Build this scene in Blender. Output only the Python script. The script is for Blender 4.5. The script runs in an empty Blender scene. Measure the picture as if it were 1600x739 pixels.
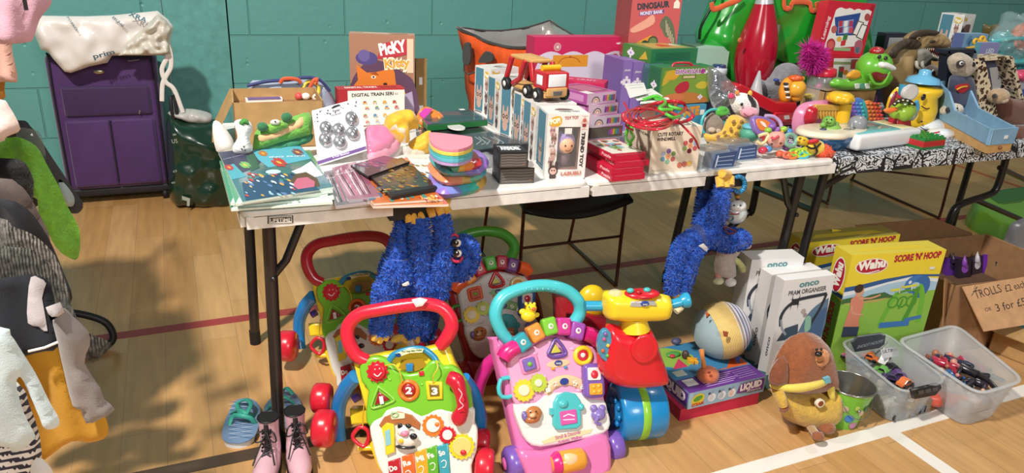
import bpy,math,random
from mathutils import Vector as V,Matrix,noise as NZ
from mathutils.geometry import delaunay_2d_cdt
from math import sin,cos,pi,radians as RD,sqrt
SCN = bpy.context.scene; COL = SCN.collection

# ---------------------------------------------------------------- camera
W0,H0,FPX = 1600,739,1165.08
YAW,PIT,ROL = 0.4327,0.3751,0.05304
CAM = V((-0.102,-1.705,1.337))
fw = V((sin(YAW)*cos(PIT),cos(YAW)*cos(PIT),-sin(PIT)))
r0 = V((cos(YAW),-sin(YAW),0)); u0 = r0.cross(fw)
RR = cos(ROL)*r0 + sin(ROL)*u0; UU = -sin(ROL)*r0 + cos(ROL)*u0
cd = bpy.data.cameras.new('camera'); cam = bpy.data.objects.new('camera',cd); COL.objects.link(cam)
cam.matrix_world = Matrix(((RR.x,UU.x,-fw.x,CAM.x),(RR.y,UU.y,-fw.y,CAM.y),(RR.z,UU.z,-fw.z,CAM.z),(0,0,0,1)))
cd.sensor_width = 36; cd.lens = FPX/W0*36; cd.clip_start = 0.02
SCN.camera = cam
# ---------------------------------------------------------------- world, lamps, exposure
SCN.view_settings.view_transform = 'Standard'; SCN.view_settings.look = 'None'
SCN.view_settings.gamma = 1; SCN.view_settings.use_curve_mapping = False
SCN.view_settings.exposure = 0.0
wd = bpy.data.worlds.new('hall_light'); SCN.world = wd; wd.use_nodes = True
wd.node_tree.nodes['Background'].inputs[0].default_value = (0.93,0.97,1.0,1)
wd.node_tree.nodes['Background'].inputs[1].default_value = 0.15
def lamp(name,loc,aim,power,size,col):
    d = bpy.data.lights.new(name,'AREA'); d.energy = power; d.size = size; d.shape = 'DISK'; d.color = col
    o = bpy.data.objects.new(name,d); COL.objects.link(o); o.location = loc
    o.rotation_euler = (V(aim)-V(loc)).to_track_quat('-Z','Y').to_euler(); return o
lamp('hall_or_fill_lamp',(-1.3,-1.1,3.7),(.9,.4,.5),215,0.2,(1.0,.955,.89))
lamp('hall_or_fill_lamp',(4.6,0.6,5.5),(1.6,0,.3),55,0.5,(1.0,.96,.9))
lamp('hall_or_fill_lamp',(0.6,-5.5,3.4),(1.2,1,.9),140,1.6,(1.0,.97,.93))  # added fill behind the camera, brightens front faces; no real hall source

# ---------------------------------------------------------------- picture <-> place
def ray(x,y): return fw + RR*((x-W0/2)/FPX) - UU*((y-369.5)/FPX)
def Zp(x,y,z=0.0):
    d = ray(x,y); return CAM + d*((z-CAM.z)/d.z)
def Yp(x,y,yy):
    d = ray(x,y); return CAM + d*((yy-CAM.y)/d.y)
def pxm(p): return FPX/((V(p)-CAM).dot(fw))
TZ = .735   # height of the table tops
TD = .90    # their depth

class PF:
    """a plane standing in the place: origin o, turned by a degrees about z, leaning back by t degrees"""
    def __init__(s,o,a=0,t=0,roll=0):
        a,t = RD(a),RD(t); s.o = V(o); s.root = V(o)
        u = V((cos(a),sin(a),0)); n0 = V((sin(a),-cos(a),0)); z = V((0,0,1))
        s.n = n0*cos(t) + z*sin(t); s.v = z*cos(t) - n0*sin(t); s.u = u
        if roll:
            r = RD(roll); s.u,s.v = s.u*cos(r)+s.v*sin(r),s.v*cos(r)-s.u*sin(r)
        s.M = Matrix(((s.u.x,s.v.x,s.n.x,s.o.x),(s.u.y,s.v.y,s.n.y,s.o.y),(s.u.z,s.v.z,s.n.z,s.o.z),(0,0,0,1)))
        s.s = pxm(s.o)
    def at(s,x,y,w=0.0):
        d = ray(x,y); o = s.o + s.n*w; k = (o-CAM).dot(s.n)/d.dot(s.n); p = CAM + d*k - s.o
        return V((p.dot(s.u),p.dot(s.v)))
    def pts(s,px,w=0.0): return [s.at(a,b,w) for a,b in px]
    def p3(s,x,y,w=0.0):
        q = s.at(x,y,w); return V((q.x,q.y,w))
    def wd(s,q): return s.o + s.u*q[0] + s.v*q[1] + s.n*(q[2] if len(q) > 2 else 0)
def flat(o,a=0):      # a horizontal plane, z up, at o
    p = PF(o,a,90); return p

# ---------------------------------------------------------------- materials
_M = {}
def lin(c): return tuple((x/12.92 if x <= .04045 else ((x+.055)/1.055)**2.4) for x in c)
def hexc(h): return lin(tuple(int(h[i:i+2],16)/255 for i in (0,2,4)))
def mat(h,rough=.5,metal=0,kind='',alpha=1,**k):
    key = (h,rough,metal,kind,alpha)
    if key in _M: return _M[key]
    m = bpy.data.materials.new('m_'+h+kind); m.use_nodes = True; nt = m.node_tree; n = nt.nodes; L = nt.links
    b = n['Principled BSDF']; c = (*hexc(h),1); m.diffuse_color = c
    b.inputs['Base Color'].default_value = c; b.inputs['Roughness'].default_value = rough; b.inputs['Metallic'].default_value = metal
    def tex(t,**kw):
        x = n.new(t)
        for a,v in kw.items(): x.inputs[a].default_value = v
        return x
    def coord(): return n.new('ShaderNodeTexCoord').outputs['Object']
    def bump(src,s,d=.002):
        bb = tex('ShaderNodeBump',Strength=s,Distance=d); L.new(src,bb.inputs['Height']); L.new(bb.outputs[0],b.inputs['Normal'])
    def ramp(src,cols):
        r = n.new('ShaderNodeValToRGB'); e = r.color_ramp.elements
        while len(e) < len(cols): e.new(.5)
        for el,(p,cc) in zip(e,cols): el.position = p; el.color = (*hexc(cc),1) if isinstance(cc,str) else (*cc,1)
        L.new(src,r.inputs[0]); return r
    def vary(scale,amt,det=3):
        t = tex('ShaderNodeTexNoise',Scale=scale,Detail=det); L.new(coord(),t.inputs['Vector'])
        r = ramp(t.outputs[0],[(.3,tuple(x*(1-amt) for x in c[:3])),(.7,tuple(min(1,x*(1+amt)) for x in c[:3]))]); L.new(r.outputs[0],b.inputs['Base Color']); return t
    if kind == 'card':
        t = vary(25,.12); bump(t.outputs[0],.15)
    elif kind == 'cloth':
        t = vary(12,.1); w = tex('ShaderNodeTexNoise',Scale=400); L.new(coord(),w.inputs['Vector']); bump(w.outputs[0],.5,.001); b.inputs['Sheen Weight'].default_value = .3
    elif kind == 'plush':
        w = tex('ShaderNodeTexNoise',Scale=160,Detail=4); L.new(coord(),w.inputs['Vector']); t = vary(60,.16); bump(w.outputs[0],.9,.004); b.inputs['Sheen Weight'].default_value = .5
    elif kind == 'knit':
        w = tex('ShaderNodeTexWave',Scale=60,Distortion=3); L.new(coord(),w.inputs['Vector']); t = tex('ShaderNodeTexNoise',Scale=90,Detail=5); L.new(coord(),t.inputs['Vector'])
        r = ramp(t.outputs[0],[(.35,tuple(x*.45 for x in c[:3])),(.65,tuple(min(1,x*1.6) for x in c[:3]))]); L.new(r.outputs[0],b.inputs['Base Color']); bump(w.outputs['Fac'],.8,.004)
    elif kind == 'gloss':
        b.inputs['Coat Weight'].default_value = .35; b.inputs['Coat Roughness'].default_value = .12
    elif kind == 'film':       # printed card under clear shrink wrap
        w = tex('ShaderNodeTexNoise',Scale=14,Detail=2); L.new(coord(),w.inputs['Vector']); bump(w.outputs[0],.5,.006)
        b.inputs['Coat Weight'].default_value = .8; b.inputs['Coat Roughness'].default_value = .08
    elif kind == 'glass':
        b.inputs['Alpha'].default_value = alpha; b.inputs['Coat Weight'].default_value = 1
        w = tex('ShaderNodeTexNoise',Scale=30,Detail=2); L.new(coord(),w.inputs['Vector']); bump(w.outputs[0],.5,.004)
    elif kind == 'frost':
        b.inputs['Alpha'].default_value = alpha; b.inputs['Subsurface Weight'].default_value = 0
    m.use_backface_culling = False
    _M[key] = m; return m
def newmat(name):
    m = bpy.data.materials.new(name); m.use_nodes = True; return m,m.node_tree.nodes,m.node_tree.links,m.node_tree.nodes['Principled BSDF']
def G(h): return mat(h,.3,0,'gloss')       # shiny toy plastic
def P_(h): return mat(h,.45)                  # print, matt plastic
def glass(h='ffffff',a=.15,r=.06): return mat(h,r,0,'glass',a)

# ---------------------------------------------------------------- curves
def cr(p,k=6,closed=False):
    p = [V(q) for q in p]; n = len(p); out = []
    rng = range(n) if closed else range(n-1)
    for i in rng:
        a = p[(i-1) % n] if (closed or i > 0) else p[0]*2-p[1]
        b,c = p[i],p[(i+1) % n]
        d = p[(i+2) % n] if (closed or i+2 < n) else c*2-b
        for j in range(k):
            t = j/k; out.append(.5*((2*b)+(c-a)*t+(2*a-5*b+4*c-d)*t*t+(3*b-a-3*c+d)*t**3))
    if not closed: out.append(p[-1])
    return out
def rrect(x0,y0,x1,y1,r,k=4):
    o = []
    for cx,cy,a0 in ((x1-r,y1-r,0),(x0+r,y1-r,90),(x0+r,y0+r,180),(x1-r,y0+r,270)):
        for j in range(k+1):
            a = RD(a0+90*j/k); o.append(V((cx+r*cos(a),cy+r*sin(a))))
    return o
def circ(cx,cy,r,n=20,ry=None,rot=0):
    ry = r if ry is None else ry; o = []
    for i in range(n):
        a = 2*pi*i/n; x,y = r*cos(a),ry*sin(a); o.append(V((cx+x*cos(rot)-y*sin(rot),cy+x*sin(rot)+y*cos(rot))))
    return o
def star(cx,cy,r0,r1,n,rot=0): return [V((cx+(r1 if i % 2 else r0)*cos(rot+pi*i/n),cy+(r1 if i % 2 else r0)*sin(rot+pi*i/n))) for i in range(2*n)]
def area2(o): return sum(o[i].x*o[(i+1) % len(o)].y-o[(i+1) % len(o)].x*o[i].y for i in range(len(o)))/2
def inset(o,d):
    n = len(o); r = []
    for i in range(n):
        e1 = (o[i]-o[i-1]); e2 = (o[(i+1) % n]-o[i])
        if e1.length < 1e-9 or e2.length < 1e-9: r.append(o[i].copy()); continue
        e1.normalize(); e2.normalize(); m = V((-(e1.y+e2.y),e1.x+e2.x)); L = m.length
        if L < 1e-6: r.append(o[i].copy()); continue
        m /= L; c = max(.45,m.dot(V((-e1.y,e1.x)))); r.append(o[i]+m*(d/c))
    return r
_T = {}
def textmesh(s,bold=0.0,sx=1.0):
    k = (s,bold)
    if k not in _T:
        c = bpy.data.curves.new('t','FONT'); c.body = s; c.size = 1; c.resolution_u = 2; c.offset = bold; c.align_x = 'LEFT'
        o = bpy.data.objects.new('t',c); COL.objects.link(o); bpy.context.view_layer.update()
        me = bpy.data.meshes.new_from_object(o.evaluated_get(bpy.context.evaluated_depsgraph_get()))
        vs = [V((v.co.x,v.co.y)) for v in me.vertices]; fs = [tuple(p.vertices) for p in me.polygons]
        bpy.data.objects.remove(o); bpy.data.meshes.remove(me); bpy.data.curves.remove(c)
        x0 = min((v.x for v in vs),default=0); x1 = max((v.x for v in vs),default=1)
        _T[k] = ([V((v.x-x0,v.y)) for v in vs],fs,x1-x0)
    return _T[k]

# ---------------------------------------------------------------- mesh builder
class MB:
    def __init__(s): s.v = []; s.f = []; s.m = []; s.sm = []; s.mats = []; s.T = Matrix(); s.lay = 0
    def add(s,vs,fs,m,smooth=False):
        if m not in s.mats: s.mats.append(m)
        k = s.mats.index(m); b = len(s.v); T = s.T
        s.v += [T @ V((*v,0)) if len(v) == 2 else T @ V(v) for v in vs]
        for f in fs: s.f.append(tuple(b+i for i in f)); s.m.append(k); s.sm.append(smooth)
        return s
    def prism(s,o,z0,z1,m,ch=0,smooth=False,chb=None,side=None):
        o = [V(q).to_2d() for q in o]
        if area2(o) < 0: o = o[::-1]
        n = len(o); rings = []
        chb = 0 if chb is None else chb
        if chb: rings.append((inset(o,chb),z0))
        rings.append((o,z0+chb))
        if ch:
            for a in (0,30,60,90):
                a = RD(a); rings.append((inset(o,ch*(1-cos(a))),z1-ch+ch*sin(a)))
        else: rings.append((o,z1))
        vs = [V((p.x,p.y,z)) for r,z in rings for p in r]; fs = []; k = len(rings)
        s.add(vs,[(j*n+i,j*n+(i+1) % n,(j+1)*n+(i+1) % n,(j+1)*n+i) for j in range(k-1) for i in range(n)],side or m,smooth)
        # caps, cut into triangles where the outline is hollow
        for r,z,up in ((rings[0][0],z0,0),(rings[-1][0],z1,1)):
            s.cap(r,z,m,up)
        return s
    def cap(s,r,z,m,up=1,ln=None):
        n = len(r); cv = all(((r[(i+1) % n]-r[i]).x*(r[(i+2) % n]-r[(i+1) % n]).y-(r[(i+1) % n]-r[i]).y*(r[(i+2) % n]-r[(i+1) % n]).x) >= -1e-12 for i in range(n))
        if cv: s.add([V((p.x,p.y,z)) for p in r],[tuple(range(n)) if up else tuple(reversed(range(n)))],m)
        else:
            a = delaunay_2d_cdt([V(p) for p in r],[],[list(range(n))],1,1e-7)
            s.add([V((p.x,p.y,z)) for p in a[0]],[tuple(f) if up else tuple(reversed(f)) for f in a[2]],m)
    def ink(s,o,m,z=None,lift=None):
        """a flat print on the plane z=0 (each a hair above the last)"""
        s.lay += 1; zz = (0 if z is None else z) + .00025 + .00005*s.lay
        o = [V(q).to_2d() for q in o]
        if area2(o) < 0: o = o[::-1]
        s.cap(o,zz,m); return s
    def ring(s,c,r,wd_,m,n=20,z=None,ry=None):
        s.lay += 1; zz = (0 if z is None else z)+.00025+.00005*s.lay
        a = circ(c[0],c[1],r,n,ry); b = circ(c[0],c[1],r-wd_,n,None if ry is None else ry-wd_)
        s.add([V((p.x,p.y,zz)) for p in a+b],[(i,(i+1) % n,n+(i+1) % n,n+i) for i in range(n)],m); return s
    def stroke(s,pts,wd_,m,z=None):
        s.lay += 1; zz = (0 if z is None else z)+.00025+.00005*s.lay; vs = []
        pts = [V(p).to_2d() for p in pts]
        for i,p in enumerate(pts):
            t = (pts[min(i+1,len(pts)-1)]-pts[max(i-1,0)]); t = t.normalized() if t.length > 0 else V((1,0)); nn = V((-t.y,t.x))*wd_/2
            vs += [V((*(p+nn),zz)),V((*(p-nn),zz))]
        s.add(vs,[(2*i,2*i+1,2*i+3,2*i+2) for i in range(len(pts)-1)],m); return s
    def text(s,t,a,b,h,m,bold=.02,z=None,depth=0,fit=True):
        """letters from plane point a towards b (fits the length a-b), height h"""
        vs,fs,wdt = textmesh(t,bold); a = V(a).to_2d(); b = V(b).to_2d(); d = (b-a); L = d.length; d = d/L; nn = V((-d.y,d.x))
        s.lay += 1; zz = (0 if z is None else z)+.0003+.00005*s.lay+depth; kx = L/wdt; ky = h/.70
        s.add([V((*(a+d*(v.x*kx)+nn*(v.y*ky)),zz)) for v in vs],fs,m); return s
    def box(s,a,b,m,r=0,k=2,smooth=True):
        a,b = V(a),V(b); lo = V((min(a.x,b.x),min(a.y,b.y),min(a.z,b.z))); hi = V((max(a.x,b.x),max(a.y,b.y),max(a.z,b.z)))
        if not r: return s.prism([V((lo.x,lo.y)),V((hi.x,lo.y)),V((hi.x,hi.y)),V((lo.x,hi.y))],lo.z,hi.z,m)
        r = min(r,(hi.x-lo.x)/2.01,(hi.y-lo.y)/2.01,(hi.z-lo.z)/2.01)
        o = rrect(lo.x,lo.y,hi.x,hi.y,r,k+1); rings = []
        q = [RD(90*j/(k+1)) for j in range(k+2)]
        for aa in q: rings.append((r*(1-sin(aa)),lo.z+r*(1-cos(aa))))
        for aa in q: rings.append((r*(1-cos(aa)),hi.z-r*(1-sin(aa))))
        rr = [( [V((min(max(p.x,lo.x+r),hi.x-r)+(p.x-min(max(p.x,lo.x+r),hi.x-r))*(1-i/r*.999),min(max(p.y,lo.y+r),hi.y-r)+(p.y-min(max(p.y,lo.y+r),hi.y-r))*(1-i/r*.999))) for p in o],z) for i,z in rings]
        n = len(o); vs = [V((p.x,p.y,z)) for rg,z in rr for p in rg]; K = len(rr)
        s.add(vs,[(j*n+i,j*n+(i+1) % n,(j+1)*n+(i+1) % n,(j+1)*n+i) for j in range(K-1) for i in range(n)]+[tuple(reversed(range(n))),tuple(range((K-1)*n,K*n))],m,smooth); return s
    def tube(s,pts,r,m,n=10,closed=False,caps=True,flatk=1.0):
        pts = [V(p) if len(p) == 3 else V((*p,0)) for p in pts]; N = len(pts)
        rs = r if isinstance(r,(list,tuple)) else [r]*N
        if len(rs) != N: rs = [rs[0]+(rs[-1]-rs[0])*i/(N-1) if len(rs) == 2 else rs[min(len(rs)-1,int(i/(N-1)*(len(rs)-1)))]+(rs[min(len(rs)-1,int(i/(N-1)*(len(rs)-1))+1)]-rs[min(len(rs)-1,int(i/(N-1)*(len(rs)-1)))])*((i/(N-1)*(len(rs)-1)) % 1) for i in range(N)]
        vs = []; t0 = None
        for i,p in enumerate(pts):
            a = pts[i-1] if (i or closed) else p; b = pts[(i+1) % N] if (i < N-1 or closed) else p
            t = (b-a); t = t.normalized() if t.length > 1e-9 else V((0,0,1))
            if t0 is None:
                x = t.orthogonal().normalized() if abs(t.z) > .99 else t.cross(V((0,0,1))).normalized()
            else:
                x = (x-t*x.dot(t)); x = x.normalized() if x.length > 1e-6 else t.orthogonal().normalized()
            t0 = t; y = t.cross(x)
            for j in range(n):
                an = 2*pi*j/n; vs.append(p+x*(rs[i]*cos(an))+y*(rs[i]*flatk*sin(an)))
        K = N if closed else N-1
        fs = [(i*n+j,i*n+(j+1) % n,((i+1) % N)*n+(j+1) % n,((i+1) % N)*n+j) for i in range(K) for j in range(n)]
        s.add(vs,fs,m,True)
        if not closed and caps: s.add(vs[:n]+vs[-n:],[tuple(reversed(range(n))),tuple(range(n,2*n))],m)
        return s
    def lathe(s,prof,m,c=(0,0,0),ax='z',n=24,sy=1.0,smooth=True,a0=0,a1=360):
        c = V(c); vs = []; full = abs(a1-a0) >= 360; N = n if full else n+1
        for r,h in prof:
            for j in range(N):
                a = RD(a0+(a1-a0)*j/n); x,y = r*cos(a),r*sin(a)*sy
                vs.append(c+(V((x,y,h)) if ax == 'z' else V((h,x,y)) if ax == 'x' else V((y,h,x))))
        fs = [(i*N+j,i*N+(j+1) % N,(i+1)*N+(j+1) % N,(i+1)*N+j) for i in range(len(prof)-1) for j in range(n)]
        s.add(vs,fs,m,smooth); return s
    def ell(s,c,r,m,n=18,k=12,rot=None,p=1.0,fn=None):
        c = V(c); r = (r,r,r) if not hasattr(r,'__len__') else r; R = rot or Matrix.Identity(3); vs = []
        sg = lambda x: (abs(x)**p)*(1 if x >= 0 else -1)
        for i in range(k+1):
            t = pi*i/k
            for j in range(n):
                a = 2*pi*j/n; q = V((r[0]*sg(sin(t))*sg(cos(a)),r[1]*sg(sin(t))*sg(sin(a)),r[2]*sg(cos(t))))
                if fn: q = fn(q)
                vs.append(c+R @ q)
        s.add(vs,[(i*n+j,(i+1)*n+j,(i+1)*n+(j+1) % n,i*n+(j+1) % n) for i in range(k) for j in range(n)],m,True); return s
    def grid(s,fn,nu,nv,m,smooth=True,mf=None):
        vs = [fn(i/nu,j/nv) for j in range(nv+1) for i in range(nu+1)]; fs = [(j*(nu+1)+i,j*(nu+1)+i+1,(j+1)*(nu+1)+i+1,(j+1)*(nu+1)+i) for j in range(nv) for i in range(nu)]
        if mf:
            g = {}
            for k,f in enumerate(fs): g.setdefault(mf((k % nu+.5)/nu,(k//nu+.5)/nv),[]).append(f)
            b = len(s.v); first = True
            for mm,ff in g.items():
                if first: s.add(vs,ff,mm,smooth); first = False
                else:
                    if mm not in s.mats: s.mats.append(mm)
                    for f in ff: s.f.append(tuple(b+q for q in f)); s.m.append(s.mats.index(mm)); s.sm.append(smooth)
        else: s.add(vs,fs,m,smooth)
        return s
    def puff(s,o,T,m,edge=.03,step=.02,back=.5,wr=0,ws=20,mf=None,z=0,seed=0,sharp=.5,bend=None,ay=1,thin=0):
        """a stuffed or folded shape: outline o, thickness T swelling from the rim, wrinkles wr"""
        o = [V(q).to_2d() for q in o]
        if area2(o) < 0: o = o[::-1]
        # resample the rim
        rim = []
        for i in range(len(o)):
            a,b = o[i],o[(i+1) % len(o)]; k = max(1,int((b-a).length/step))
            for j in range(k): rim.append(a+(b-a)*(j/k))
        if mf is None: mf = lambda x,y: m
        n = len(rim); x0 = min(p.x for p in rim); x1 = max(p.x for p in rim); y0 = min(p.y for p in rim); y1 = max(p.y for p in rim)
        def inside(q):
            c = False
            for i in range(len(o)):
                a,b = o[i],o[i-1]
                if (a.y > q.y) != (b.y > q.y) and q.x < (b.x-a.x)*(q.y-a.y)/(b.y-a.y)+a.x: c = not c
            return c
        def dist(q):
            d = 1e9
            for i in range(len(o)):
                a,b = o[i-1],o[i]; e = b-a; L = e.length_squared
                t = 0 if L == 0 else max(0,min(1,(q-a).dot(e)/L)); d = min(d,(q-a-e*t).length)
            return d
        inn = []
        rows = int((y1-y0)/step/.87)+1
        for j in range(rows+1):
            y = y0+j*step*.87; x = x0+(step/2 if j % 2 else 0)
            while x < x1:
                q = V((x,y)); x += step
                if inside(q) and dist(q) > step*.45: inn.append(q)
        r = delaunay_2d_cdt(rim+inn,[],[list(range(n))],1,1e-7); P = r[0]; F = [f for f in r[2]]
        top = []; bot = []
        for q in P:
            d = min(1,dist(q)/edge); h = (1-(1-d)**2)**sharp if d > 0 else 0
            nz = NZ.noise(V((q.x*ws,q.y*ws*ay,seed)))*wr*min(1,d*1.5+thin) if wr else 0
            top.append(V((q.x,q.y,z+T*h+nz))); bot.append(V((q.x,q.y,z-T*back*h+nz*thin)))
        if bend: top = [bend(q) for q in top]; bot = [bend(q) for q in bot]
        N = len(P); bb = len(s.v); first = True; vs = top+bot; g = {}
        for f in F:
            c = (P[f[0]]+P[f[1]]+P[f[2]])/3; mm = mf(c.x,c.y); g.setdefault(mm,[]).append(tuple(f)); g[mm].append(tuple(N+i for i in reversed(f)))
        for mm,ff in g.items():
            if first: s.add(vs,ff,mm,True); first = False
            else:
                if mm not in s.mats: s.mats.append(mm)
                for f in ff: s.f.append(tuple(bb+q for q in f)); s.m.append(s.mats.index(mm)); s.sm.append(True)
        s.top = list(zip(P,top)); return s
    def hair(s,m,n,L,w=.0015,seed=1,f0=0,f1=None,droop=.4,mats=None):
        """short tufts on the faces made so far"""
        rnd = random.Random(seed); fs = s.f[f0:f1]; A = []
        t = 0
        for f in fs:
            a,b,c = s.v[f[0]],s.v[f[1]],s.v[f[2]]; ar = (b-a).cross(c-a).length*(2 if len(f) == 4 else 1); t += ar; A.append(t)
        import bisect
        vs = []; ff = []
        for _ in range(n):
            f = fs[min(len(fs)-1,bisect.bisect(A,rnd.random()*t))]; a,b,c = s.v[f[0]],s.v[f[1]],s.v[f[-1] if len(f) > 3 else f[2]]
            x,y = rnd.random(),rnd.random()
            if len(f) == 3 and x+y > 1: x,y = 1-x,1-y
            p = a+(b-a)*x+(c-a)*y; nn = (b-a).cross(c-a)
            if nn.length < 1e-12: continue
            nn.normalize(); d = (nn+V((rnd.uniform(-.6,.6),rnd.uniform(-.6,.6),rnd.uniform(-.6,.6)-droop))).normalized()*L*rnd.uniform(.6,1.2)
            sd = d.cross(V((rnd.random()-.5,rnd.random()-.5,rnd.random()-.5))).normalized()*w; k = len(vs)
            vs += [p-sd,p+sd,p+d*.6+sd*.8,p+d,p+d*.6-sd*.8]; ff.append((k,k+1,k+2,k+3,k+4))
        T = s.T; s.T = Matrix()
        if mats:
            h = len(ff)//len(mats)+1
            for i,mm in enumerate(mats):
                sub = ff[i*h:(i+1)*h]
                if sub: b0 = sub[0][0]; s.add(vs[b0:sub[-1][-1]+1],[tuple(q-b0 for q in f) for f in sub],mm,True)
        else: s.add(vs,ff,m,True)
        s.T = T; return s
    def build(s,name,parent=None,fr=None,label=None,bevel=0,cat=None,group=None,kind=None):
        me = bpy.data.meshes.new(name); me.from_pydata([tuple(v) for v in s.v],[],s.f); me.materials.clear()
        for m in s.mats: me.materials.append(m)
        me.polygons.foreach_set('material_index',s.m); me.polygons.foreach_set('use_smooth',s.sm); me.update()
        o = bpy.data.objects.new(name,me); COL.objects.link(o)
        if fr is None: M = Matrix()
        elif isinstance(fr,PF): M = fr.M
        elif isinstance(fr,Matrix): M = fr
        else: M = Matrix.Translation(V(fr))
        if parent is not None:
            o.parent = parent; M = WM[parent.name].inverted() @ M
        o.matrix_local = M; o.matrix_basis = M
        WM[o.name] = (WM[parent.name] @ M) if parent is not None else M
        if bevel:
            b = o.modifiers.new('bevel','BEVEL'); b.width = bevel; b.segments = 2; b.limit_method = 'ANGLE'; b.angle_limit = RD(50)
        if label: o['label'] = label
        if cat: o['category'] = cat
        if group: o['group'] = group
        if kind: o['kind'] = kind
        return o
WM = {}
def thing(name,label,cat,loc=(0,0,0),group=None,rz=0):
    o = bpy.data.objects.new(name,None); COL.objects.link(o); o.empty_display_size = .02
    M = Matrix.Translation(V(loc)) @ Matrix.Rotation(rz,4,'Z'); o.matrix_basis = M; WM[o.name] = M
    o['label'] = label; o['category'] = cat
    if group: o['group'] = group
    return o
def dup(root,M,label=None):
    c = root.copy(); COL.objects.link(c); c.matrix_basis = M; WM[c.name] = M
    if label: c['label'] = label
    for ch in list(root.children):
        d = ch.copy(); COL.objects.link(d); d.parent = c
        for g in ch.children:
            e = g.copy(); COL.objects.link(e); e.parent = d
    return c
def mb(): return MB()
class PB(MB):
    """mesh builder that takes picture points on the frame of its thing"""
    def __init__(s,fr): MB.__init__(s); s.fr = fr
    def P(s,q): return s.fr.at(q[0],q[1],q[2] if len(q) > 2 else 0)
    def P3(s,q):
        z = q[2] if len(q) > 2 else 0; a = s.fr.at(q[0],q[1],z); return V((a.x,a.y,z))
    def o(s,px,z=0,sm=0):
        q = [s.fr.at(a,b,z) for a,b in px]; return cr(q,sm,True) if sm else q
    def rad(s,cx,cy,rx,ry=None,z=0):
        ry = rx if ry is None else ry; A = s.fr.at
        return (A(cx+rx,cy,z)-A(cx-rx,cy,z)).length/2,(A(cx,cy+ry,z)-A(cx,cy-ry,z)).length/2
    def sl(s,px,z0,z1,m,ch=0,sm=0,**k): return s.prism(s.o(px,z1,sm),z0,z1,m,ch=ch,smooth=ch > 0,**k)
    def rb(s,cx,cy,hx,hy,z0,z1,m,r=.3,ch=0,rot=0):
        c = s.fr.at(cx,cy,z1); a,b = s.rad(cx,cy,hx,hy,z1); q = rrect(-a,-b,a,b,r*min(a,b)); cs,sn = cos(RD(rot)),sin(RD(rot))
        return s.prism([V((c.x+p.x*cs-p.y*sn,c.y+p.x*sn+p.y*cs)) for p in q],z0,z1,m,ch=ch,smooth=ch > 0)
    def dk(s,cx,cy,r,z0,z1,m,ch=0,ry=None,n=24):
        c = s.fr.at(cx,cy,z1); a,b = s.rad(cx,cy,r,ry,z1); return s.prism(circ(c.x,c.y,a,n,b),z0,z1,m,ch=ch,smooth=ch > 0)
    def tor(s,cx,cy,r,w,z,m,k=1.0,ry=None):
        c = s.fr.at(cx,cy,z); a,b = s.rad(cx,cy,r,ry,z); w_ = s.rad(cx,cy,w,w,z)[0]
        return s.tube([V((c.x+a*cos(t*pi/12),c.y+b*sin(t*pi/12),z)) for t in range(24)],w_,m,8,closed=True,flatk=k)
    def sta(s,cx,cy,r0,r1,n_,z0,z1,m,ch=0,rot=0):
        c = s.fr.at(cx,cy,z1); a,_ = s.rad(cx,cy,r0,r0,z1); return s.prism(star(c.x,c.y,a,a*r1/r0,n_,rot),z0,z1,m,ch=ch)
    def pf(s,px,T,m,sm=3,z=0,**k): return s.puff(s.o(px,z,sm),T,m,z=z,**k)
    def el(s,cx,cy,rx,ry,rz,z,m,rot=0,n=16,k=10,p=1.0,fn=None):
        c = s.fr.at(cx,cy,z); a,b = s.rad(cx,cy,rx,ry,z); rz = a*rz if rz > .3 else rz
        return s.ell((c.x,c.y,z),(a,b,rz),m,n,k,Matrix.Rotation(RD(rot),3,'Z'),p,fn)
    def tb(s,pts,r,m,k=0,n=8,**kw):
        q = [s.P3(p) for p in pts]; q = cr(q,k) if k else q
        return s.tube(q,[v/s.fr.s for v in r] if isinstance(r,(list,tuple)) else (r/s.fr.s if r > .2 else r),m,n,**kw)
    def ik(s,px,m,z=0,sm=0): return s.ink(s.o(px,z,sm),m,z=z)
    def idk(s,cx,cy,r,m,z=0,ry=None,n=14):
        c = s.fr.at(cx,cy,z); a,b = s.rad(cx,cy,r,ry,z); s.ink(circ(c.x,c.y,a,n,b),m,z=z); s.lay -= .85 if r < 5 else 0; return s
    def st(s,px,w,m,z=0,sm=0):
        q = [s.fr.at(a,b,z) for a,b in px]; return s.stroke(cr(q,sm) if sm else q,w/s.fr.s,m,z)
    def tx(s,t,a,b,h,m,z=0,bold=.02): return s.text(t,s.fr.at(*a,z),s.fr.at(*b,z),h/s.fr.s,m,bold,z)
class TY:
    def __init__(s,name,label,cat,fr,group=None,base=None):
        s.fr = fr; s.t = thing(name,label,cat,base or fr.o,group); s.ps = []
    def p(s,name,label=None,of=None,bevel=0):
        x = PB(s.fr); s.ps.append((name,x,label,of,bevel)); return x
    def done(s):
        b = {}
        for n_,x,l,of,bv in s.ps:
            o = x.build(n_,b[id(of)] if of is not None else s.t,s.fr,l,bv); b[id(x)] = o
        return s.t
def one(name,label,cat,fr,fn,group=None,kind=None):
    x = PB(fr); fn(x); return x.build(name,None,fr,label,0,cat,group,kind)
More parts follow.
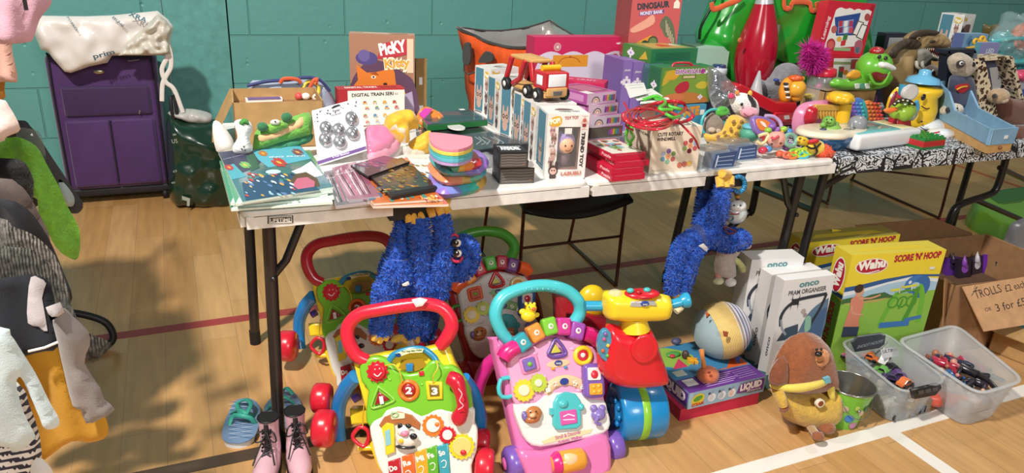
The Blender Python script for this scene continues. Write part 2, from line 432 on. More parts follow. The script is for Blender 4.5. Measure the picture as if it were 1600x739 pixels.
# ================================================================ the setting
m,n,L,b = newmat('maple_floor')
tc = n.new('ShaderNodeTexCoord'); mp = n.new('ShaderNodeMapping'); mp.inputs['Rotation'].default_value = (0,0,RD(90)); L.new(tc.outputs['Object'],mp.inputs[0])
br = n.new('ShaderNodeTexBrick'); L.new(mp.outputs[0],br.inputs[0]); br.offset = .37; br.offset_frequency = 3
for k,v in (('Color1',(*hexc('cda06b'),1)),('Color2',(*hexc('c09055'),1)),('Mortar',(*hexc('ab8457'),1)),('Scale',1),('Mortar Size',.0012),('Brick Width',.78),('Row Height',.115),('Bias',-.1)): br.inputs[k].default_value = v
m2 = n.new('ShaderNodeMapping'); m2.inputs['Scale'].default_value = (22,2.2,1); L.new(tc.outputs['Object'],m2.inputs[0])
nz = n.new('ShaderNodeTexNoise'); nz.inputs['Scale'].default_value = 1.6; nz.inputs['Detail'].default_value = 6; L.new(m2.outputs[0],nz.inputs[0])
rp = n.new('ShaderNodeValToRGB'); rp.color_ramp.elements[0].position = .3; rp.color_ramp.elements[0].color = (.82,.8,.77,1); rp.color_ramp.elements[1].position = .7; rp.color_ramp.elements[1].color = (1.06,1.05,1.03,1); L.new(nz.outputs[0],rp.inputs[0])
mx = n.new('ShaderNodeMix'); mx.data_type = 'RGBA'; mx.blend_type = 'MULTIPLY'; mx.inputs[0].default_value = 1; L.new(br.outputs[0],mx.inputs[6]); L.new(rp.outputs[0],mx.inputs[7]); L.new(mx.outputs[2],b.inputs[0])
b.inputs['Roughness'].default_value = .34; b.inputs['Coat Weight'].default_value = .15; b.inputs['Coat Roughness'].default_value = .25
x = mb(); x.box((-6,-5,-.05),(12,2.72,0),m); x.build('floor',kind='structure')

m,n,L,b = newmat('painted_blockwork')
WY = 2.7
tc = n.new('ShaderNodeTexCoord'); sp = n.new('ShaderNodeSeparateXYZ'); cb = n.new('ShaderNodeCombineXYZ'); L.new(tc.outputs['Object'],sp.inputs[0]); L.new(sp.outputs[0],cb.inputs[0]); L.new(sp.outputs[2],cb.inputs[1])
mp = n.new('ShaderNodeMapping'); mp.inputs['Location'].default_value = (-.294+.52*20,-.012,0); L.new(cb.outputs[0],mp.inputs[0])
br = n.new('ShaderNodeTexBrick'); L.new(mp.outputs[0],br.inputs[0]); br.offset = .5
for k,v in (('Color1',(*hexc('60a09a'),1)),('Color2',(*hexc('5b9b95'),1)),('Mortar',(*hexc('5f9f99'),1)),('Scale',1),('Mortar Size',.0045),('Mortar Smooth',.6),('Brick Width',.52),('Row Height',.2605)): br.inputs[k].default_value = v
n1 = n.new('ShaderNodeTexNoise'); n1.inputs['Scale'].default_value = 26; n1.inputs['Detail'].default_value = 8; L.new(tc.outputs['Object'],n1.inputs[0])
vo = n.new('ShaderNodeTexVoronoi'); vo.inputs['Scale'].default_value = 9; L.new(tc.outputs['Object'],vo.inputs[0])
vr = n.new('ShaderNodeValToRGB'); vr.color_ramp.elements[0].position = .03; vr.color_ramp.elements[0].color = (0,0,0,1); vr.color_ramp.elements[1].position = .1; L.new(vo.outputs['Distance'],vr.inputs[0])
b1 = n.new('ShaderNodeBump'); b1.inputs['Strength'].default_value = 1; b1.inputs['Distance'].default_value = .008; b1.invert = True; L.new(br.outputs['Fac'],b1.inputs['Height'])
b2 = n.new('ShaderNodeBump'); b2.inputs['Strength'].default_value = .5; b2.inputs['Distance'].default_value = .004; L.new(n1.outputs[0],b2.inputs['Height']); L.new(b1.outputs[0],b2.inputs['Normal'])
b3 = n.new('ShaderNodeBump'); b3.inputs['Strength'].default_value = .6; b3.inputs['Distance'].default_value = .006; L.new(vr.outputs[0],b3.inputs['Height']); L.new(b2.outputs[0],b3.inputs['Normal']); L.new(b3.outputs[0],b.inputs['Normal'])
L.new(br.outputs[0],b.inputs[0]); b.inputs['Roughness'].default_value = .42
x = mb(); x.box((.19,WY,0),(12,WY+.2,4),m); x.box((-6,WY+.004,0),(-.13,WY+.2,4),m)
x.box((-.126,WY-.002,0),(.182,WY+.2,4),mat('5d9d97',.45,0,'card')); x.build('wall_back',kind='structure')

tape = mat('9e3b3a',.5); wt = mat('e9e4da',.5); bk = mat('4a3a2c',.5)
for i,(x0,x1,y0,y1,mm) in enumerate(((-6,12,.885,.935,tape),(-6,.6,.07,.12,bk),(1.0,12,-.465,-.415,wt),(1.765,1.815,-3,-.465,wt))):
    x = mb()
    x.box((x0,y0,0),(x1,y1,.0008+.0001*i),mm); x.build('trim_%d' % (i+1),kind='structure')

x = mb(); A,B_ = Zp(1488,256),Zp(1640,308); d = (B_-A).normalized(); nn = V((-d.y,d.x,0))*.018
x.prism([(A-nn).to_2d(),(B_-nn).to_2d(),(B_+nn).to_2d(),(A+nn).to_2d()],0,.001,mat('a8542f',.5)); x.build('trim_6',kind='structure')
# ================================================================ the white folding table
whp = mat('e9e6e1',.38,0,'card'); blk = mat('1d1c1e',.42,0,'gloss')
TA = thing('folding_table','long white plastic fold-in-half table with black legs, loaded with boxed toys','table',(0,0,0))
def halftop(x0,x1,nx0,nx1):
    x = mb(); x.prism(rrect(x0,0,x1,TD,.028,5),TZ-.016,TZ,whp,ch=.007,smooth=True)
    for y0,y1 in ((0,.02),(TD-.02,TD)):
        for a,c in ((x0+.0,nx0),(nx1,x1)):
            x.prism([V((a+.012*(a == x0),y0)),V((c,y0)),V((c,y1)),V((a+.012*(a == x0),y1))],TZ-.045,TZ-.0145,whp)
    xe = x0 if x0 < .5 else x1-.02
    x.box((xe,.02,TZ-.045),(xe+.02,TD-.02,TZ-.012),whp)
    return x
def skirt_ends(x,a,sgn):
    pass
halftop(0,.914,.357,.49).build('tabletop',TA,label='left half of the white moulded top')
halftop(.916,1.83,1.31,1.465).build('tabletop',TA,label='right half of the white moulded top')
def legframe(x0t,x0b,y0,y1,lean,T,zt=.69):
    for yy,yb in ((y0,y0),(y1,y1+.04)):
        x = mb(); x.tube([(x0t,yy,zt),((x0t+x0b)/2,(yy+yb)/2,zt/2),(x0b,yb,.02)],.0165,blk,12)
        x.tube([(x0b,yb,0),(x0b,yb,.05)],.0185,mat('111113',.6),12); x.build('leg',T)
    x = mb(); x.tube([(x0t,y0-.03,zt),(x0t,y1+.03,zt)],.018,blk,10); x.build('leg_bracket',T)
    x = mb(); x.tube([(x0t+lean*.03,(y0+y1)/2,zt),(x0t+lean*.30,(y0+y1)/2,zt)],.012,blk,8)
    x.build('brace',T)
    for yy in (y0,y1):
        x = mb(); x.tube([(x0t,yy,zt-.17),(x0t+lean*.035,yy,zt-.13),(x0t+lean*.09,yy,zt-.005)],.011,blk,8); x.ell((x0t,yy-.016,zt-.17),.008,blk,8,6); x.build('brace',T)
legframe(.07,.055,.1,.67,1,TA); legframe(1.79,1.75,.1,.65,-1,TA)
x = mb(); x.box((.35,.005,TZ-.06),(.50,.10,TZ-.017),mat('151517',.6)); x.build('hinge_block',TA); x = mb(); x.box((1.31,.005,TZ-.06),(1.465,.1,TZ-.017),mat('151517',.6)); x.build('hinge_block',TA)
f = PF((0,-.0005,0)); x = mb(); q = f.pts([(418,338),(458,336.5),(458,348),(418,349.5)])
x.prism(q,0,.001,P_('26221f')); x.ink([q[0]*.95+q[2]*.05,q[1]*.95+q[3]*.05,q[2]*.95+q[0]*.05,q[3]*.95+q[1]*.05],P_('e8e4dc'),z=.001)
x.ink(f.pts([(421,340),(455,338.5),(455,346),(421,347.6)]),P_('26221f'),z=.001)
x.text('LIFETIME',f.at(422,347),f.at(454,345.6),.0088,P_('f2efe8'),z=.001); x.build('maker_plate',TA,fr=f)

# ================================================================ the cloth-covered table
m,n,L,b = newmat('leaf_print_cloth')
tc = n.new('ShaderNodeTexCoord'); mp = n.new('ShaderNodeMapping'); mp.inputs['Scale'].default_value = (1,1,1); L.new(tc.outputs['Object'],mp.inputs[0])
wv = n.new('ShaderNodeTexWave'); wv.wave_type = 'RINGS'; wv.inputs['Scale'].default_value = 14; wv.inputs['Distortion'].default_value = 18; wv.inputs['Detail'].default_value = 1.5; wv.inputs['Detail Scale'].default_value = 3; L.new(mp.outputs[0],wv.inputs[0])
rp = n.new('ShaderNodeValToRGB'); rp.color_ramp.interpolation = 'CONSTANT'; rp.color_ramp.elements[0].color = (*hexc('23252c'),1); rp.color_ramp.elements[1].color = (*hexc('d8dde2'),1); rp.color_ramp.elements[1].position = .42; L.new(wv.outputs['Fac'],rp.inputs[0])
vo = n.new('ShaderNodeTexVoronoi'); vo.feature = 'DISTANCE_TO_EDGE'; vo.inputs['Scale'].default_value = 11; L.new(tc.outputs['Object'],vo.inputs[0])
mt = n.new('ShaderNodeMath'); mt.operation = 'LESS_THAN'; mt.inputs[1].default_value = .035; L.new(vo.outputs[0],mt.inputs[0])
mx = n.new('ShaderNodeMix'); mx.data_type = 'RGBA'; L.new(mt.outputs[0],mx.inputs[0]); L.new(rp.outputs[0],mx.inputs[6]); mx.inputs[7].default_value = (*hexc('1a1b22'),1); L.new(mx.outputs[2],b.inputs[0]); b.inputs['Roughness'].default_value = .6
TB = thing('folding_table','folding table under the black and white leaf print cover','table',(1.85,0,0))
x = mb(); x.prism(rrect(1.862,.012,3.70,TD-.01,.03),TZ-.04,TZ-.004,whp,ch=.004); x.build('tabletop',TB)
for pts in ([(1.90,.1,.69),(1.875,.1,.4),(1.86,.1,.0)],[(2.13,.66,.69),(2.135,.66,.33),(2.12,.67,.29),(2.05,.68,.23),(1.98,.72,.12),(1.90,.8,0)],
            [tuple(Yp(*q,.32)) for q in ((1574,236),(1568,262),(1556,296),(1540,306),(1500,320),(1486,338))]+[(Yp(1478,360,.32).x,.32,.16),(Yp(1478,360,.32).x-.02,.32,0)],[(3.5,.66,.69),(3.49,.66,0)]):
    x = mb(); x.tube(cr(pts,4),.0155,blk,10); x.build('leg',TB)
for q in ([(1.885,.1,.52),(2.13,.66,.41)],[tuple(Yp(1524,312,.32)),tuple(Yp(1600,345,.36))],[(1.89,.1,.6),(2.1,.1,.69)],[(1.98,.7,.13),(2.25,.5,.02)],[tuple(Yp(1562,262,.32)),tuple(Yp(1604,282,.4))]): x = mb(); x.tube(q,.012,blk,8); x.build('brace',TB)
x = mb()
def cl(a,c):
    X = 1.845+a*1.87; k = c*5
    # rows: bottom of front drape, top edge, back edge
    if k <= 2: return V((X,-.004-.003*sin(X*22),TZ-.052+.027*k))
    return V((X,(k-2)/3*(TD+.005)-.002,TZ+.0025))
x.grid(cl,90,5,m,smooth=False); x.grid(lambda a,c: V((1.845-.002*c,a*TD,TZ+.0025-c*.05)),4,3,m,smooth=False)
o = x.build('table_cover',label='black and white leaf print cover fitted over the right hand table',cat='tablecloth')
so = o.modifiers.new('thick','SOLIDIFY'); so.thickness = .002; so.offset = 1
# ================================================================ boxes
class BX:
    """a carton: front face between two picture points at depth y, standing on z0"""
    def __init__(s,tl=None,tr=None,y=None,y2=None,bl=None,br=None,d=.1,z0=TZ,H=None,W=None,lean=0,front=None,side=None,top=None,ch=0,dx=0,P=None,ang=0):
        if P is not None:
            P = V(P); z0 = P.z; Q = P+V((cos(RD(ang))*W,sin(RD(ang))*W,0))
        elif bl is not None:
            P = Zp(*bl,z0); Q = Zp(*br,z0)
            if H is None: H = Yp(*tl,P.y).z-z0
        else:
            P = Yp(*tl,y); Q = Zp(*tr,P.z) if y2 == 'lv' else Yp(*tr,y if y2 is None else y2)
            if H is None: H = P.z-z0
            else: z0 = P.z-H
            P = V((P.x,P.y,z0)); Q = V((Q.x,Q.y,z0))
        a = math.degrees(math.atan2(Q.y-P.y,Q.x-P.x)); s.W = W or (Q-P).length; s.H = H; s.d = d
        s.f = PF(P,a,lean); s.x = MB(); s.k = 'f'
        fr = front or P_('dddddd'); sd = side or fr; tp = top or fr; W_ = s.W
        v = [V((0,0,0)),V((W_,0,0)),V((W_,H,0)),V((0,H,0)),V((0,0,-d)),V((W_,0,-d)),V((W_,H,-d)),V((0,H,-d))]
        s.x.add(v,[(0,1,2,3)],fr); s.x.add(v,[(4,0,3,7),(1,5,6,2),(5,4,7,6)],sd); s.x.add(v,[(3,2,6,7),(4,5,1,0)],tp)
        # weld
        x = s.x; x.v = v; x.f = [tuple(i % 8 for i in f) for f in x.f]
        s.top = s.f.wd((0,H,0)); s.on('f')
    def on(s,k):
        s.k = k; W_,H,d = s.W,s.H,s.d
        c = {'f': ((1,0,0),(0,1,0),(0,0,1),(0,0,0),W_,H),'l': ((0,0,1),(0,1,0),(-1,0,0),(0,0,-d),d,H),
             'r': ((0,0,-1),(0,1,0),(1,0,0),(W_,0,0),d,H),'t': ((1,0,0),(0,0,-1),(0,1,0),(0,H,0),W_,d)}[k]
        a,b,n_,o,s.fw,s.fh = c
        T = Matrix(((a[0],b[0],n_[0],o[0]),(a[1],b[1],n_[1],o[1]),(a[2],b[2],n_[2],o[2]),(0,0,0,1))); s.x.T = T
        M = s.f.M @ T; p = s.p = PF(M.translation); p.u = M.col[0].to_3d(); p.v = M.col[1].to_3d(); p.n = M.col[2].to_3d(); p.M = M; s.x.lay = 0
        return s
    def c(s,p):
        if max(p[0],p[1]) > 2.5: return s.p.at(*p)
        return V((p[0]*s.fw,p[1]*s.fh))
    def ink(s,pts,m,sm=0):
        pts = [s.c(p) for p in pts]
        if sm: pts = cr(pts,sm,True)
        s.x.ink(pts,P_(m) if isinstance(m,str) else m); return s
    def rect(s,a,b,m): return s.ink([a,(b[0],a[1]),b,(a[0],b[1])],m)
    def rr(s,a,b,r,m):
        a,b = s.c(a),s.c(b); s.x.ink(rrect(min(a.x,b.x),min(a.y,b.y),max(a.x,b.x),max(a.y,b.y),r*min(s.fw,s.fh)),P_(m) if isinstance(m,str) else m); return s
    def dot(s,p,r,m,ry=None,n=16,rot=0):
        p = s.c(p); k = s.fh if r < 1.2 else 1/s.p.s; s.x.ink(circ(p.x,p.y,r*k,n,None if ry is None else ry*k,rot),P_(m) if isinstance(m,str) else m); return s
    def ring(s,p,r,w,m,n=18): p = s.c(p); s.x.ring(p,r*s.fh,w*s.fh,P_(m),n); return s
    def text(s,t,a,b,h,m,bold=.02):
        s.x.text(t,s.c(a),s.c(b),h*s.fh,P_(m),bold); return s
    def line(s,pts,w,m,sm=0):
        pts = [s.c(p) for p in pts]
        if sm: pts = cr(pts,sm)
        s.x.stroke(pts,w*s.fh,P_(m)); return s
    def done(s,name,label=None,cat=None,group=None,bevel=.0,parent=None):
        s.x.T = Matrix(); o = s.x.build(name,parent,s.f,label,bevel,cat,group); return o
def shade_rows(b,y0,y1,x0,x1,cols,seed,n=10,r=.05):
    """a scatter of small printed blobs"""
    rd = random.Random(seed)
    for _ in range(n): b.dot((rd.uniform(x0,x1),rd.uniform(y0,y1)),r*rd.uniform(.5,1.1),rd.choice(cols),r*rd.uniform(.4,1),9,rd.random()*3)
    return b
def facelet(b,cx,cy,r,skin,hair_,eye='33251f',hood=None):
    """a plain round printed face"""
    b.dot((cx,cy+r*.1),r*1.25,hair_ or skin); b.dot((cx,cy),r,skin)
    for s_ in (-1,1): b.dot((cx+s_*r*.38*b.fh/b.fw,cy+r*.05),r*.13,eye,n=8)
    b.line([(cx-r*.3*b.fh/b.fw,cy-r*.35),(cx,cy-r*.5),(cx+r*.3*b.fh/b.fw,cy-r*.35)],r*.1,eye)

# ---------------------------------------------------------------- picture-side helper for boxes standing in the back
# cardboard box with loose toys
cb = mat('b08a58',.75,0,'card'); cbd = mat('8f6b42',.8,0,'card')
def carton(name,label,F,Wd,H,Dp,flaps=(),t=.004,cat='box',group=None,m=cb):
    """open carton in frame F: x 0..W, y (up) 0..H, z -D..0; each wall its own sheet"""
    T = thing(name,label,cat,F.root,group); x = mb()
    x.box((0,0,-t),(Wd,H,0),m); x.box((0,0,-Dp),(Wd,H,-Dp+t),m); x.box((0,0,-Dp),(t,H,0),m); x.box((Wd-t,0,-Dp),(Wd,H,0),m); x.box((0,0,-Dp),(Wd,t,0),m)
    x.build('box_body',T,F)
    for side,L_,an in flaps:      # side f b l r, length, angle below the horizontal outwards
        x = mb(); a = RD(an); c,s_ = cos(a)*L_,sin(a)*L_; e = .004
        if side == 'f': q = [V((0,H,0)),V((Wd,H,0)),V((Wd-e,H-s_,c)),V((e,H-s_,c))]; nn = V((0,cos(a),s_/L_))
        if side == 'b': q = [V((0,H,-Dp)),V((Wd,H,-Dp)),V((Wd-e,H-s_,-Dp-c)),V((e,H-s_,-Dp-c))]; nn = V((0,cos(a),-sin(a)))
        if side == 'l': q = [V((0,H,0)),V((0,H,-Dp)),V((-c,H-s_,-Dp+e)),V((-c,H-s_,-e))]; nn = V((-sin(a),cos(a),0))
        if side == 'r': q = [V((Wd,H,0)),V((Wd,H,-Dp)),V((Wd+c,H-s_,-Dp+e)),V((Wd+c,H-s_,-e))]; nn = V((sin(a),cos(a),0))
        q2 = [p+nn*t for p in q]; x.add(q+q2,[(0,1,2,3),(7,6,5,4),(0,4,5,1),(1,5,6,2),(2,6,7,3),(3,7,4,0)],m); x.build('flap',T,F)
    return T
P1 = Zp(363,161,.872); P2 = Zp(505,158,.872)
Fc = PF((P1.x,P1.y,TZ),math.degrees(math.atan2(P2.y-P1.y,P2.x-P1.x)))
CT = carton('cardboard_box','open brown cardboard box of loose toys at the back left of the white table',Fc,(P2-P1).length,.137,.22,(('l',.13,62),))
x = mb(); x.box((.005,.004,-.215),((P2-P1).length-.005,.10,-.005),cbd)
x.build('filling',CT,Fc,label='packed layer under the loose toys')
def inbox(px,py,z): return Zp(px,py,z)
zt = TZ+.10
def small(name,label,cat,loc,fn,group=None):
    x = mb(); x.T = Matrix.Translation(V(loc)); fn(x); o = x.build(name); o['label'] = label; o['category'] = cat
    if group: o['group'] = group
    # give the object an origin at its base
    M = Matrix.Translation(V(loc)); o.data.transform(M.inverted()); o.matrix_basis = M; WM[o.name] = M; return o
p = inbox(372,152,zt)
small('toy_mushroom','red spotted toy in the left of the cardboard box','toy',p,lambda x: (x.ell((0,0,.012),(.022,.018,.014),G('c03a35')),x.ell((.008,-.012,.02),.004,G('f0e8e0'),8,6),x.ell((-.008,-.01,.021),.004,G('f0e8e0'),8,6)))
p = inbox(394,149,zt)
small('toy_boat','blue plastic toy lying in the cardboard box','toy',p,lambda x: (x.prism(rrect(-.03,-.018,.03,.018,.016),0,.016,G('3d66b0'),ch=.006,smooth=True),x.ell((0,0,.016),(.018,.012,.006),G('5b85c8'))))
p = inbox(410,158,zt)
small('picture_frame_toy','white edged purple picture board in the cardboard box','toy',p,lambda x: (x.box((-.05,-.012,0),(.06,.014,.01),P_('ece8e4')),x.box((-.044,-.014,.008),(.054,.009,.0115),P_('6d5a94'))))
p = inbox(487,153,zt)
small('toy_tape_ring','yellow plastic ring toy at the right of the cardboard box','toy',p,lambda x: (x.tube([(.024*cos(a*.3142),.024*sin(a*.3142)*.35,.028+.024*sin(a*.3142)) for a in range(20)],.006,G('f0bf22'),8,closed=True),))
p = inbox(448,152,zt)
small('looped_cord','yellow green looped cord among the toys in the box','cord',p,lambda x: x.tube(cr([(-.04,0,.01),(-.02,.01,.03),(.01,0,.036),(.04,-.01,.034),(.055,0,.014),(.03,.01,.008)],5),.0025,G('b9c23a'),6))
p = inbox(471,156,zt)
small('toy_dice','red and white small toy beside the yellow ring in the box','toy',p,lambda x: (x.ell((-.008,0,.012),.012,G('d05050')),x.ell((.014,0,.011),(.014,.01,.011),G('f2ece4'))))
p = inbox(498,158,zt)
small('toy_egg','cream rounded toy in the right corner of the box','toy',p,lambda x: (x.ell((-.008,0,.012),(.012,.01,.012),G('e8d9c6')),x.ell((-.012,-.008,.016),.003,G('7a5a40'),8,6)))
# white plastic tub on its side left of the box
f = PF(Zp(345,238,TZ)+V((-.045,-.04,.0)),5,12)
x = mb(); x.puff(cr(f.pts([(332,195),(342,190),(362,214),(366,232),(356,238),(338,236)]),3,True),.025,P_('e8e6e2'),edge=.02,step=.012)
x.build('plastic_tub',fr=f,label='small plain white plastic pot tucked beside the brown cardboard box',cat='tub')

# ---------------------------------------------------------------- picture kitty carton and neighbours
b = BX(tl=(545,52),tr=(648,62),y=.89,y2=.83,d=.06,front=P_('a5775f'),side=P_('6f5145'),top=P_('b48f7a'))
b.rect((.0,.0),(1,.42),'7d4535').ink([(0,.38),(.15,.6),(.35,.7),(.6,.66),(.85,.55),(1,.42),(1,0),(0,0)],'5c3f56',3)
b.dot((.26,.72),.13,'50457e',.08).dot((.22,.75),.07,'675b93')
b.ink([(.02,.36),(.12,.46),(.1,.64),(.26,.55),(.5,.58),(.66,.62),(.7,.46),(.72,.3),(.6,.2),(.3,.18),(.12,.24)],'d9792a',2)
b.ink([(.16,.34),(.3,.4),(.5,.4),(.68,.32),(.66,.22),(.3,.2)],'e9a04a',2).ink([(.32,.28),(.42,.34),(.56,.33),(.66,.26),(.56,.2),(.38,.2)],'3a1518',2)
b.ink([(.37,.32),(.4,.33),(.39,.26)],'f2ead8').ink([(.58,.32),(.61,.31),(.6,.25)],'f2ead8').dot((.54,.42),.025,'2b1c1c',.015)
b.dot((.36,.5),.03,'f0e2c8',.018).dot((.36,.5),.012,'2b1c1c').ink([(.3,.54),(.45,.52),(.4,.56)],'9c4a1c')
for k in range(3): b.line([(.2,.33+.03*k),(.33,.35+.015*k)],.006,'6b3a16'); b.line([(.64,.34+.015*k),(.76,.36+.03*k)],.006,'6b3a16')
b.ink([(.72,.2),(.78,.3),(.82,.28),(.84,.34),(.88,.27),(.92,.26),(.86,.18),(.78,.14)],'e0a236',1)
b.ink([(.42,.72),(.5,.9),(.92,.96),(.9,.78),(.6,.72)],'b8343f').rect((.88,.56),(.98,.96),'e0c5a8')
b.text('PicKY',(.47,.76),(.88,.82),.13,'f7f1ea',.05).text('Kitty',(.53,.6),(.94,.63),.12,'f7e8c8',.09).text('Kitty',(.54,.61),(.93,.64),.10,'d9a038',.03)
b.ink([(.82,0),(.84,.3),(.96,.34),(1,.1),(1,0)],'a99bb5').ink([(.86,.02),(.9,.12),(.98,.1),(1,.02)],'a3252b')
b.on('t').rect((.2,.3),(.6,.7),'c9b19d').ink([(.62,.2),(.9,.25),(.88,.7),(.66,.6)],'9c6e50')
b.on('l').ink([(.1,.1),(.9,.05),(.9,.5),(.1,.45)],'3f5160').ink([(.1,.6),(.8,.55),(.9,.95),(.2,.95)],'8d7f78',2).ink([(.3,.02),(.9,.02),(.9,.3)],'c9652a')
b.done('game_box','tall printed game box reading Picky Kitty standing at the back of the white table','box')
b = BX(tl=(650,92),tr=(661,94),y=.88,d=.015,W=.04,front=mat('93703f',.75,0,'card'),top=mat('a8834f',.75,0,'card'))
b.rect((.3,.55),(.6,.68),'e5e0d8').rect((.2,.05),(.7,.18),'e5e0d8'); b.done('cardboard_carton','narrow plain brown carton behind the right edge of the Picky Kitty box','box')
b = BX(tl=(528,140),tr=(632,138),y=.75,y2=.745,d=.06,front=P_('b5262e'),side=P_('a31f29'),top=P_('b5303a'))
b.rect((.14,.0),(1,.96),'ebe4d9').rect((.0,0),(.14,1),'a5202a').text('DIGITAL TRAIN SERI',(.2,.8),(.83,.825),.085,'1f1a18',.035).text('ES',(.85,.83),(.9,.83),.05,'8d8780')
cols = ['c8452f','d89a3c','7a9a4a','c46a74','5a86b0','c9b56a','8c5a4a','e0b0a0']
rd = random.Random(4)
for j,yy in enumerate((.64,.5,.3,.14)):
    for i in range(5):
        cx = .24+i*.15+(.03 if j % 2 else 0); c1 = rd.choice(cols); b.dot((cx,yy),.062,'d9cbb8',.045).dot((cx,yy),.045,c1,.03).dot((cx-.02,yy-.03),.012,'4a3c34',n=8).dot((cx+.03,yy-.03),.012,'4a3c34',n=8).rect((cx-.02,yy+.01),(cx+.02,yy+.045),rd.choice(cols))
b.on('t').text('DIGITAL TRAIN',(.12,.3),(.6,.3),.4,'e8d8cc',.05).rect((.65,.2),(.9,.7),'8a1c24')
b.on('f').ink([(.14,0),(1,0),(.95,.06),(.4,.04),(.14,.1)],'a5202a')
b.done('puzzle_box','red and white box reading Digital Train Series standing before the tall game box','box')

# ---------------------------------------------------------------- orange cool bag on the chair
ORB = [Zp(720,44,.975),Zp(838,74,.975),Zp(962,70,.975),Zp(860,33,.975)]
ob = mat('e8581c',.6,0,'card'); inn = mat('b9b4b0',.3,.4,'film'); bkw = mat('231c1d',.7,0,'cloth')
T = thing('cool_bag','big open orange insulated bag with silver lining behind the white boxes','bag',(1.3,1.1,.42))
c0 = sum(ORB,V((0,0,0)))/4
def bagwall(T,ring_top,ring_bot,m,name,sag=.0,t=.006,n=8,wr=.01,inner=None):
    x = mb(); N = len(ring_top)
    def fn(a,c):
        k = a*N; i = int(k) % N; q = k-int(k); A = ring_top[i].lerp(ring_top[(i+1) % N],q); B = ring_bot[i].lerp(ring_bot[(i+1) % N],q)
        P = B.lerp(A,c); P.z -= sag*4*q*(1-q)*c; cc = sum(ring_top,V((0,0,0)))/N; d = V((P.x-cc.x,P.y-cc.y,0)).normalized()
        return P+d*(wr*NZ.noise(P*6)*(1.4-c*.4))
    x.grid(fn,N*n,8,m); o = x.build(name,T)
    s_ = o.modifiers.new('s','SOLIDIFY'); s_.thickness = t; s_.offset = -1
    if inner:
        o.data.materials.append(inner); s_.material_offset = 1; s_.material_offset_rim = 0
    return o,fn
bot = [V((c0.x+(p.x-c0.x)*.86,c0.y+(p.y-c0.y)*.86,.45)) for p in ORB]
o_,fo = bagwall(T,ORB,bot,ob,'bag_body',sag=.03,wr=.03,inner=inn)
x = mb(); x.tube([fo(i/60,1)+V((0,0,.002)) for i in range(60)],.0065,bkw,6,closed=True); x.build('rim_binding',T)
x = mb(); x.prism([p.to_2d() for p in bot],.445,.46,ob); x.build('base_panel',T)
f = PF(ORB[0],math.degrees(math.atan2(ORB[1].y-ORB[0].y,ORB[1].x-ORB[0].x))); f = PF(f.o+f.n*.02,math.degrees(math.atan2(f.u.y,f.u.x)))
x = mb(); x.prism(cr(f.pts([(727,70),(736,68),(737,96),(729,102),(725,92)]),3,True),0,.008,bkw)
x.tube([V((*f.at(*q),.012)) for q in ((729,100),(729,112),(736,116),(748,112))],.004,bkw,6); x.prism(cr(f.pts([(752,92),(762,80),(772,86),(771,96),(752,98)]),3,True),0,.01,bkw); x.build('handle',T,f,label='black webbing handle')
# ---------------------------------------------------------------- chairs
chrm = mat('6d4a44',.22,.9); seatm = mat('18171a',.5)
def sled_chair(label,A,B,back,zs=.42,bx=.04,flip=1):
    """A, B front feet; back: vector to the rear feet"""
    A,B,back = V(A),V(B),V(back); T = thing('stacking_chair',label,'chair',(A+B)/2)
    up = V((0,0,zs))
    for P in (A,B):
        x = mb(); x.tube(cr([P+up+back*.8,P+up+back*.1,P+up*.96,P+up*.5,P+V((0,0,.02)),P+back*.04+V((0,0,.007)),P+back*.5+V((0,0,.007)),P+back*.97+V((0,0,.007)),P+back*.99+V((0,0,.03)),P+back*.9+up*.5,P+back*.8+up*.95,P+back*.8+up],5),.0075,chrm,8); x.build('sled_frame',T)
    x = mb(); x.tube([A+up*.55,B+up*.55],.006,chrm,8); x.build('crossbar',T)
    x = mb(); u = (B-A); L_ = u.length; u.normalize(); v = back.normalized(); Lb = back.length
    def fn(a,c):
        q = A+u*(L_*(-.02+1.04*a))+v*(Lb*(-.10+.95*c)); return q+V((0,0,zs+.015-.045*sin(pi*a)*(1-.3*c)-.03*(1-c)**6*1))
    x.grid(fn,14,12,seatm); o = x.build('seat',T); s_ = o.modifiers.new('s','SOLIDIFY'); s_.thickness = .014
    return T
sled_chair('black seated chair with thin metal sled legs behind the white table',(1.06,.72,0),(1.515,.72,0),(.04,.5,0))
sled_chair('metal legged chair behind the leaf print table, nearest the crocodile toys',(3.32,1.32,0),(3.77,.93,0),(.1,.72,0),.43)
# ================================================================ left side: case, bags, clothes rack
def puffed(name,fr,px,T,m,sm=3,parent=None,**k):
    x = mb(); kw = {a: k.pop(a) for a in ('edge','step','wr','ws','z','back','sharp','seed','bend','ay','thin') if a in k}
    q = fr.pts(px); q = cr(q,sm,True) if sm else q
    x.puff(q,T,m,**kw); return x.build(name,parent,fr,**k)
